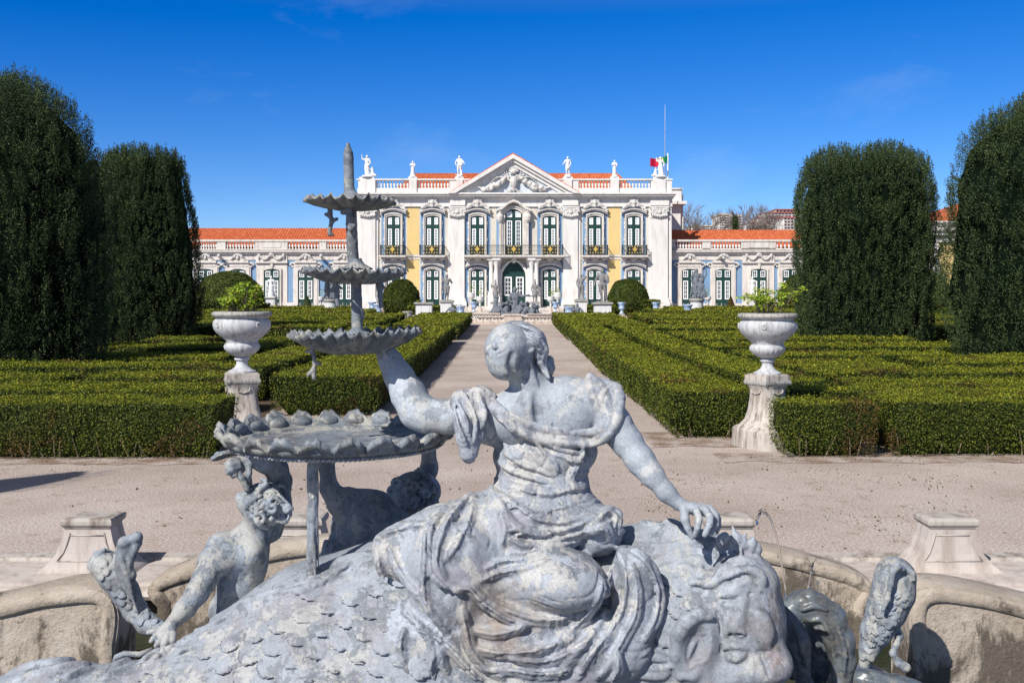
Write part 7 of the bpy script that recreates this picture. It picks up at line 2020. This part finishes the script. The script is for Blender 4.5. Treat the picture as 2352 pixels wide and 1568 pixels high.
f.c([(821, 772, 3.1, 13), (819, 690, 3.1, 12.5), (817, 630, 3.1, 12.5)], 2); f.c([(812, 612, 3.1, 13), (808, 540, 3.1, 13), (807, 470, 3.1, 12)], 2); f.c([(805, 446, 3.1, 14), (802, 432, 3.1, 12), (800.5, 365, 3.1, 11.5), (800, 352, 3.1, 11)], 2)
f.c([(799.6, 352, 3.1, 9), (799.5, 343, 3.1, 8)], 2); f.c([(799.5, 345, 3.1, 5.5), (799.5, 333, 3.1, 5)], 2)
rr = random.Random(5)
f.c([(810, 690, 3.055, 3), (822, 700, 3.05, 3), (832, 712, 3.06, 3), (836, 730, 3.08, 3)], 1)
f.c([(788, 487, 3.05, 7), (800, 484, 3.05, 8), (805, 500, 3.05, 6), (800, 515, 3.05, 6), (806, 524, 3.05, 7), (814, 518, 3.05, 5)], 3)
f.done('stem', 'dish_lead', tier, .0012, 60)
def coral(pts, label=None):
    us = [p[0] for b in pts for p in b]; vs_ = [p[1] for b in pts for p in b]
    f = Sc(min(us)-12, max(us)+12, min(vs_)-12, max(vs_)+12, 2.9, 3.3, .0032)
    for b in pts: f.c([(p[0], p[1], 3.1+(p[3] if len(p) > 3 else 0), p[2]) for p in b], 3)
    f.done('coral_branch', 'dish_lead', tier, .0018, 60)
coral([[(757, 478, 6), (759, 497, 5), (762, 510, 4.5), (758, 524, 4.5), (757, 538, 5)], [(759, 497, 5), (748, 492, 4)], [(762, 508, 5), (774, 503, 4)], [(757, 534, 4), (765, 540, 3.5)]])
coral([[(752, 640, 6, .03), (751, 668, 6, .03), (755, 680, 4, .03)], [(768, 636, 5, -.03), (771, 655, 6, -.03), (774, 680, 5.5, -.03), (776, 700, 5, -.03)], [(771, 658, 5, -.03), (760, 668, 5, -.03)], [(771, 656, 5, -.03), (784, 662, 4, -.03)]])
coral([[(872, 638, 7, .02), (872, 655, 8, .02), (873, 680, 6, .02), (875, 704, 5, .02)], [(872, 652, 6, .02), (880, 660, 5, .02)]])
coral([[(715, 790, 5), (719, 812, 5), (724, 832, 5), (721, 850, 5), (722, 868, 5)], [(716, 808, 5), (705, 806, 4.5)], [(724, 832, 5), (735, 836, 4)], [(721, 848, 6), (709, 860, 5)]])

# ---------------------------------------------------------------- smaller sea creatures
def scaled_body(f, pts, r_sc, dens, seed, tilt=.25):
    """overlapping scales along a tapering body drawn as (u,v,Y,r)"""
    b0 = Field.__new__(Field); b0.lo, b0.h, b0.n = f.lo, f.h, f.n; b0.D = f.D.copy()
    for i in range(len(pts)-1):
        (ua, va, ya, ra), (ub, vb, yb, rb) = pts[i], pts[i+1]; L = math.hypot(ub-ua, vb-va); d = ((ub-ua)/L, (vb-va)/L); st = max(1, int(L/(r_sc*1.0)))
        for j in range(st):
            t = j/st; u0, v0 = ua+(ub-ua)*t, va+(vb-va)*t; r = ra+(rb-ra)*t; nn = max(2, int(2*r/(r_sc*1.25)))
            for k in range(nn+1):
                s_ = (k+.5*(j % 2))/nn*2-1
                if abs(s_) > .97: continue
                u, v = u0-d[1]*r*s_, v0+d[0]*r*s_; w = b0.at(u, v)
                if w is None: continue
                N = Vector(b0.grad(np.array([[*w]]))[0]).normalized(); dn = Vector((d[0], 0, -d[1])); dn = (dn-N*dn.dot(N)).normalized(); N2 = (N-dn*tilt).normalized()
                d2 = (dn-N2*dn.dot(N2)).normalized(); s2 = d2.cross(N2); q_ = r_sc*w.y/F
                f.ell(w+N*.002, (q_*.85, q_, .004), .0008, Matrix((s2, d2, N2)).transposed())
tl = empty('fish_tail_sculpture', P(300, 1440, 3.45), 0, 'upturned scaly lead fish tail with curled fin, in front of the left pool wall', 'sculpture')
f = Sc(190, 410, 1215, 1480, 3.2, 3.75, .0042)
bd = [(238, 1294, 3.45, 33), (262, 1318, 3.45, 34), (288, 1360, 3.45, 29), (310, 1400, 3.45, 25), (338, 1432, 3.42, 22), (375, 1448, 3.38, 19)]
f.c(bd, 14); scaled_body(f, bd, 12, 1, 2)
for (u0, v0, u1, v1, u2, v2, r_) in ((283, 1345, 275, 1290, 300, 1240, 15), (290, 1350, 290, 1300, 312, 1252, 13), (300, 1370, 300, 1320, 285, 1270, 12), (268, 1275, 285, 1245, 308, 1236, 13), (300, 1245, 316, 1232, 318, 1246, 11)):
    f.c([(u0, v0, 3.40, r_*.6), (u1, v1, 3.39, r_), (u2, v2, 3.40, r_*.8)], 5)
for i in range(9): f.fold([(272+i*3.5, 1270+i*4), (282+i*2.5, 1300+i*7), (290+i*3.5, 1340+i*9)], 3, 2, .25)
f.c([(205, 1300, 3.44, 6), (222, 1272, 3.43, 7), (240, 1262, 3.43, 5)], 4)
f.done('body', 'child_lead', tl, .001, 60)
mb = MB(); mb.tube([P(262, 1525, 3.15), P(268, 1508, 3.13), P(285, 1500, 3.12), P(320, 1502, 3.12), P(350, 1490, 3.14)], [.009, .010, .009, .009, .007], 8)
o = mb.build('tendril', M['child_lead'], tl, True); o.location = -Vector(tl.location)
tr = empty('scaly_fish_sculpture', P(2040, 1420, 5.4), 0, 'upright scaly lead fish standing head up in the pool beside the right scroll wall', 'sculpture')
f = Sc(1955, 2130, 1285, 1545, 5.05, 5.75, .0065)
bd = [(2056, 1325, 5.4, 46), (2052, 1360, 5.4, 45), (2036, 1400, 5.4, 42), (2012, 1450, 5.4, 33), (1996, 1490, 5.4, 20), (1985, 1525, 5.4, 13)]
f.c(bd, 14); scaled_body(f, bd[1:], 13, 1, 3, .3)
f.c([(2072, 1306, 5.28, 8), (2060, 1300, 5.26, 9), (2050, 1312, 5.26, 7), (2046, 1340, 5.25, 6), (2038, 1375, 5.25, 6), (2028, 1400, 5.25, 5)], 6); f.c([(2080, 1306, 5.3, 7), (2096, 1316, 5.3, 6), (2098, 1330, 5.3, 5)], 5)
f.c([(2058, 1440, 5.4, 9), (2066, 1460, 5.38, 8), (2058, 1480, 5.36, 7), (2050, 1500, 5.36, 7), (2064, 1522, 5.36, 9), (2080, 1532, 5.36, 12)], 6)
f.done('body', 'child_lead', tr, .0014, 50)
mo = empty('sea_creature_sculpture', P(1880, 1480, 3.4), 0, 'dark wet arched lead sea creature with open jaws beside the face of the monster', 'sculpture')
f = Sc(1785, 1975, 1340, 1640, 3.05, 3.75, .0052)
f.c([(1812, 1400, 3.4, 24), (1842, 1385, 3.4, 28), (1858, 1372, 3.38, 20)], 12); f.c([(1820, 1400, 3.42, 30), (1870, 1395, 3.4, 34), (1905, 1420, 3.4, 36), (1928, 1470, 3.4, 32), (1936, 1520, 3.4, 27), (1928, 1575, 3.4, 26), (1915, 1640, 3.4, 26)], 14)
f.c([(1816, 1420, 3.38, 20), (1832, 1470, 3.36, 26), (1850, 1540, 3.36, 26), (1860, 1640, 3.36, 26)], 12); f.e(1820, 1500, 3.42, 30, 60, 30, 14)
f.e(1888, 1490, 3.52, 50, 90, 40, 12)
for pts in ([(1860, 1425), (1885, 1418), (1905, 1450), (1915, 1500), (1912, 1560)], [(1870, 1440), (1895, 1440), (1905, 1480)], [(1840, 1400), (1870, 1388), (1900, 1400)], [(1925, 1440), (1940, 1490), (1938, 1550)], [(1822, 1430), (1838, 1480), (1850, 1530)]): f.fold(pts, 6, 3, .25)
f.e(1885, 1520, 3.34, 24, 70, 40, 6, 12, 'sub')
f.done('body', 'wet_lead', mo, .002, 40)
f = Sc(1955, 2200, 1500, 1640, 4.3, 5.2, .011)
for (u, v, ru, rv, a) in ((2000, 1560, 50, 22, 10), (2070, 1572, 60, 20, 12), (2010, 1590, 80, 30, 0), (2100, 1600, 90, 26, 5)): f.e(u, v, 4.8, ru, rv, 40, 14, a)
for pts in ([(1975, 1545), (2010, 1550), (2060, 1565), (2110, 1580)], [(1990, 1560), (2040, 1575), (2080, 1590)]): f.fold(pts, 9, 5, .3)
rk = f.done('rock_sculpture', 'wet_lead', None, .006, 14, origin=P(2050, 1590, 4.8)); tag(rk, 'low wet leaf-like rock at the foot of the upright scaly fish', 'rock')

# ---------------------------------------------------------------- pool
mb = MB(); mb.box(POOL[0], POOL[1], POOL[2], POOL[3]-.02, -.62, -.5)
pf_ = mb.build('pool_floor', M['dark_bed']); tag(pf_, kind='structure')
mb = MB(); mb.box(POOL[0]+.01, POOL[1]-.01, POOL[2]+.01, 7.75, -.13, -.12)
wt_ = mb.build('water', M['water']); tag(wt_, kind='structure')
pool = empty('pool_wall', (0, 7.6, 0), 0, 'pale weathered stone pool wall with moulded ledge running behind all the sculptures', 'pool wall')
def pp(nm, mat, fn, sm=False):
    mb = MB(); fn(mb); o = mb.build(nm, M[mat], pool, sm); o.location = -Vector(pool.location); return o
def wl(m):
    m.box(-5.2, 5.2, 7.4, 7.78, -.55, .12)
    m.box(POOL[0]-.02, POOL[0]+.3, POOL[2], 7.4, -.55, .12); m.box(POOL[1]-.3, POOL[1]+.02, POOL[2], 7.4, -.55, .12)
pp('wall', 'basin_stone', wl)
# ledge with rounded nose: profile swept along X
def sweep(m, prof, x0, x1, n=1, mi=0):
    k = len(prof); vs = [(x0, y, z) for y, z in prof]+[(x1, y, z) for y, z in prof]
    m.add(vs, [(i, (i+1) % k, k+(i+1) % k, k+i) for i in range(k)]+[tuple(range(k-1, -1, -1)), tuple(range(k, 2*k))], mi)
nose = [(7.30, .121), (7.26, .135), (7.24, .165), (7.26, .195), (7.30, .21), (7.36, .215), (7.36, .235), (7.95, .235), (7.95, -.2), (7.79, -.2), (7.79, .121)]
pp('ledge', 'pale_coping', lambda m: (sweep(m, nose, -5.6, -2.62), sweep(m, nose, 2.62, 5.6)))
pp('kerb', 'coping', lambda m: (sweep(m, [(7.96, -.1), (7.93, .20), (7.97, .26), (8.10, .27), (8.16, .24), (8.16, -.1)], -5.6, 5.6),))
kz = bpy.data.objects['kerb']
# pedestals on the ledge
def pool_ped(u, label):
    Y = 7.75; sc = Y/F; x = (u-U0)*sc; z0 = .236
    o = empty('pool_pedestal', (x, Y, z0), 0, label, 'pedestal', 'concave stone pedestals on the pool rim')
    mb = MB(); hh = H-(1206-V0)*sc-z0
    pf = [(.375, 0), (.355, .02), (.30, .06), (.238, .14), (.198, .24), (.176, .34), (.168, hh-.02), (.168, hh)]; dy = lambda r: .115+.2*(r-.168)
    vs = []
    for r, z in pf:
        for (a, b) in ((-1, -1), (1, -1), (1, 1), (-1, 1)): vs.append((a*r, b*dy(r), z))
    k = len(pf); mb.add(vs, [(4*i+j, 4*i+(j+1) % 4, 4*i+4+(j+1) % 4, 4*i+4+j) for i in range(k-1) for j in range(4)]+[(4*k-4, 4*k-3, 4*k-2, 4*k-1)])
    mb.build('shaft', M['pale_coping'], o)
    mb = MB()   # sunk panel outline following the curve
    y_ = lambda z: -dy(float(np.interp(z, [p[1] for p in pf], [p[0] for p in pf])))-.002
    rx_ = lambda z: float(np.interp(z, [p[1] for p in pf], [p[0] for p in pf]))
    zs_ = [.09, .15, .22, .30, hh-.05]
    L_ = [(-(rx_(z)-.055), y_(z), z) for z in zs_]; R_ = [((rx_(z)-.055), y_(z), z) for z in zs_]
    mb.tube(L_, .006, 5); mb.tube(R_, .006, 5); mb.tube([L_[0], R_[0]], .006, 5); mb.tube([L_[-1], R_[-1]], .006, 5)
    mb.build('panel_moulding', M['coping'], o, True)
    mb = MB()
    pf2 = [(.172, hh), (.176, hh+.012), (.186, hh+.02), (.196, hh+.035), (.196, hh+.06), (.186, hh+.078), (.165, hh+.084)]
    vs = [(a*r, b*(r-.05), z) for r, z in pf2 for (a, b) in ((-1, -1), (1, -1), (1, 1), (-1, 1))]; k = len(pf2)
    mb.add(vs, [(4*i+j, 4*i+(j+1) % 4, 4*i+4+(j+1) % 4, 4*i+4+j) for i in range(k-1) for j in range(4)]+[(4*k-4, 4*k-3, 4*k-2, 4*k-1), (3, 2, 1, 0)])
    mb.build('cap', M['coping'], o)
pool_ped(215, 'concave stone pedestal on the pool rim at far left, above the upturned fish tail')
pool_ped(690, 'concave stone pedestal on the pool rim between the horn-blowing child and the basin post')
pool_ped(1668, 'concave stone pedestal on the pool rim directly behind the resting hand of the nymph')
pool_ped(2172, 'concave stone pedestal on the pool rim at far right, above the upright scaly fish')
# scroll walls
def slab_wall(name, outline, y0, y1, label, mat='pool_stone', groove=None, volute=None):
    """thick stone slab; outline from inner low end along the top; bottom closes at the pool bed"""
    pts = [(x, z) for x, z in outline]; n_ = len(pts)
    xs_ = [p[0] for p in pts]; zb = -.5
    o = empty(name, (sum(xs_)/n_, (y0+y1)/2, zb), 0, label, 'stone wall', 'scroll shaped stone walls inside the pool')
    lc = Vector(o.location)
    pts = [(pts[0][0], -.5), (pts[0][0], -.2), (pts[0][0], pts[0][1]-.12)]+pts; n_ = len(pts)
    mb = MB()
    # cross-section of the rounded top: list of (y, dz, dx shrink)
    sec = [(y0, -.16), (y0, -.10), (y0-.020, -.085), (y0-.028, -.05), (y0-.012, -.015), (y0+.05, 0), (y1-.05, 0), (y1, -.03), (y1, -.3)]
    def off(i, d):   # inward normal offset of the outline
        a = pts[max(0, i-1)]; b = pts[min(n_-1, i+1)]; tx, tz = b[0]-a[0], b[1]-a[1]; L = math.hypot(tx, tz)+1e-9
        sg = 1 if pts[-1][0] > pts[0][0] else -1
        return (pts[i][0]+sg*(tz/L)*(-d)*-1*1.0, pts[i][1]-sg*(-tx/L)*(-d)*-1*-1.0)
    rows = []
    mb.prism([(pts[0][0]+(.004 if pts[-1][0] > pts[0][0] else -.004), zb)]+[(x+(.004 if i < 3 and pts[-1][0] > pts[0][0] else -.004 if i < 3 else 0), z-.012) for i, (x, z) in enumerate(pts[1:])]+[(pts[-1][0], zb)], y0+.004, y1-.01)
    sec = sec[1:]
    for (y, dz) in sec: rows.append([(off(i, -dz)[0], y, off(i, -dz)[1]) for i in range(n_)])
    vs = [p for r in rows for p in r]
    mb.add(vs, [(r*n_+i, r*n_+i+1, (r+1)*n_+i+1, (r+1)*n_+i) for r in range(len(rows)-1) for i in range(n_-1)])
    # front and back faces down to the bed
    for y in ():
        rr_ = rows[0] if y == y0 else rows[-1]
        vs = [p for p in rr_]+[(p[0], y, zb) for p in rr_]; mb.add(vs, [(i, i+1, n_+i+1, n_+i) for i in range(n_-1)])
    a, b = rows[0][0], rows[-1][0]; mb.add([a, b, (b[0], b[1], zb), (a[0], a[1], zb)]+[r[0] for r in rows], [(0, 1, 2, 3), tuple(range(4, 4+len(rows)))])
    w_ = mb.build('wall', M[mat], o); w_.location = -lc
    if groove and False:
        mb = MB()
        for (g, r_) in groove: mb.tube([(x, y0-.008, z) for x, z in g], [r_*(.4+.6*math.sin(PI*(i+.7)/(len(g)+.4))) for i in range(len(g))], 8)
        gg = mb.build('scroll_moulding', M[mat], o, True); gg.location = -lc
    for v_ in w_.data.vertices: 
        nn = float(fbm(np.array([[v_.co.x*3, v_.co.y*3, v_.co.z*3]]), 2)[0]); v_.co.z += nn*.008
    autosmooth(w_, 45)
    return o
def smooth_line(pts, n=40):
    p = np.array(pts, float); d = np.r_[0, np.cumsum(np.hypot(*np.diff(p, axis=0).T))]
    t = np.linspace(0, d[-1], n); x = np.interp(t, d, p[:, 0]); z = np.interp(t, d, p[:, 1])
    for _ in range(3): x[1:-1] = (x[:-2]+2*x[1:-1]+x[2:])/4; z[1:-1] = (z[:-2]+2*z[1:-1]+z[2:])/4
    return list(zip(x, z))
def volute(cx, cz, r0, sg, turns=1.15, a0=PI/2):
    return [(cx+sg*r0*(1-.75*t)*math.cos(a0-2*PI*turns*t), cz+r0*(1-.75*t)*math.sin(a0-2*PI*turns*t)) for t in np.linspace(0, 1, 18)]
for sg, side in ((-1, 'left'), (1, 'right')):
    Yb_ = 7.0; q_ = Yb_/F; zv = lambda v, Y=Yb_: H-(v-V0)*Y/F
    xo = sg*2.56
    line = [(sg*x, z) for x, z in ((2.50, zv(1392)), (2.60, zv(1370)), (2.60, zv(1345)), (2.50, zv(1322)), (2.30, zv(1300)), (2.0, zv(1275)), (1.7, zv(1255)), (1.4, zv(1242)), (1.05, zv(1236)), (.4, zv(1234)), (.02, zv(1234)))]
    gr = [([(sg*x, z) for x, z in ((2.28, zv(1378)), (2.22, zv(1345)), (2.05, zv(1322)), (1.8, zv(1305)), (1.5, zv(1292)), (1.2, zv(1286)))], .035)]
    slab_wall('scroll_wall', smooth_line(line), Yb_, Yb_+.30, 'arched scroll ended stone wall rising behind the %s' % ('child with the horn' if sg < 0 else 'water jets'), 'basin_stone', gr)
    Yc_ = 6.0; zw = lambda v: H-(v-V0)*Yc_/F; xw = lambda u: (u-U0)*Yc_/F
    uu = lambda d: U0+4+sg*d
    line = [(xw(uu(d)), zw(v)) for d, v in ((916, 1480), (908, 1440), (905, 1400), (910, 1370), (925, 1352), (955, 1342), (1010, 1346), (1100, 1362), (1180, 1382), (1400, 1420), (1700, 1450))]
    gr = [([(xw(uu(d)), zw(v)) for d, v in ((985, 1418), (1040, 1428), (1100, 1445), (1180, 1462), (1300, 1480))], .022)]
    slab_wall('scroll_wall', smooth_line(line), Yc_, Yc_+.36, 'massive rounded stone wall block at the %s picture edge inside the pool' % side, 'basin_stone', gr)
# ---------------------------------------------------------------- water jets
def jet(pts, r, label, drops):
    mb = MB(); mb.tube([P(*p) for p in pts], r, 6)
    rr = random.Random(len(pts))
    for (u, v, Y, n_) in drops:
        for i in range(n_):
            w = P(u+rr.uniform(-4, 4), v+rr.uniform(-10, 10), Y); s_ = rr.uniform(.002, .005)
            mb.lathe([(.0005, -s_*1.4), (s_, 0), (.0005, s_*1.4)], w, 6)
    o = mb.build('water_jet', M['jet'], None, True); tag(o, label, 'water jet', 'water jets of the fountain')
jet([(1806, 1384, 3.6), (1802, 1340, 3.6), (1796, 1295, 3.6), (1789, 1255, 3.6), (1780, 1220, 3.6), (1770, 1192, 3.6), (1759, 1177, 3.6), (1748, 1176, 3.6), (1740, 1186, 3.6), (1738, 1205, 3.6)], [.0030]*4+[.0035, .004, .005, .005, .004, .003], 'tall thin water jet curving back at the top, right of the resting hand', [(1745, 1180, 3.6, 8), (1738, 1205, 3.6, 5)])
jet([(1854, 1368, 3.7), (1857, 1340, 3.7), (1862, 1312, 3.7), (1868, 1292, 3.7)], [.004, .0035, .003, .002], 'short broken water jet of droplets above the wet sea creature', [(1858, 1340, 3.7, 7), (1864, 1310, 3.7, 8), (1870, 1290, 3.7, 6), (1880, 1340, 3.7, 4)])
# ---------------------------------------------------------------- rockwork carrying the sculptures out of the water
def rockwork(lo, hi, blobs, h, seed, label):
    f = Field(lo, hi, h); rr = random.Random(seed)
    for c, r in blobs:
        f.ell(c, r, .08)
        for i in range(9):
            q = [c[k]+rr.uniform(-.75, .75)*r[k] for k in range(3)]; s_ = rr.uniform(.10, .2)
            f.ell(q, (s_, s_*rr.uniform(.7, 1.2), s_*rr.uniform(.6, 1.1)), .03)
    v, q = f.mesh(); v = v+f.grad(v)*(fbm(v*7, 3)*.03)[:, None]
    c0 = np.array([(lo[0]+hi[0])/2, (lo[1]+hi[1])/2, lo[2]])
    o = link('rockwork', fastmesh('rockwork', v-c0, q, [M['wet_lead']], True), None, c0)
    tag(o, label, 'rocks', 'rough rocks standing in the pool')
rockwork((-1.95, 2.45, -.55), (1.5, 4.1, 1.25), [((-1.2, 3.3, .2), (.45, .4, .72)), ((-.6, 3.3, .3), (.55, .45, .80)), ((0, 3.25, .35), (.6, .5, .80)), ((.6, 3.25, .3), (.5, .5, .80)), ((1.02, 3.38, .25), (.28, .38, .76))], .03, 3, 'rough dark rockwork in the water under the sea monster and the children')
rockwork((1.25, 4.2, -.55), (2.7, 6.0, .7), [((1.93, 5.35, -.1), (.32, .36, .42)), ((1.80, 4.85, -.15), (.42, .34, .46))], .03, 5, 'small wet rock mound in the water under the upright scaly fish')
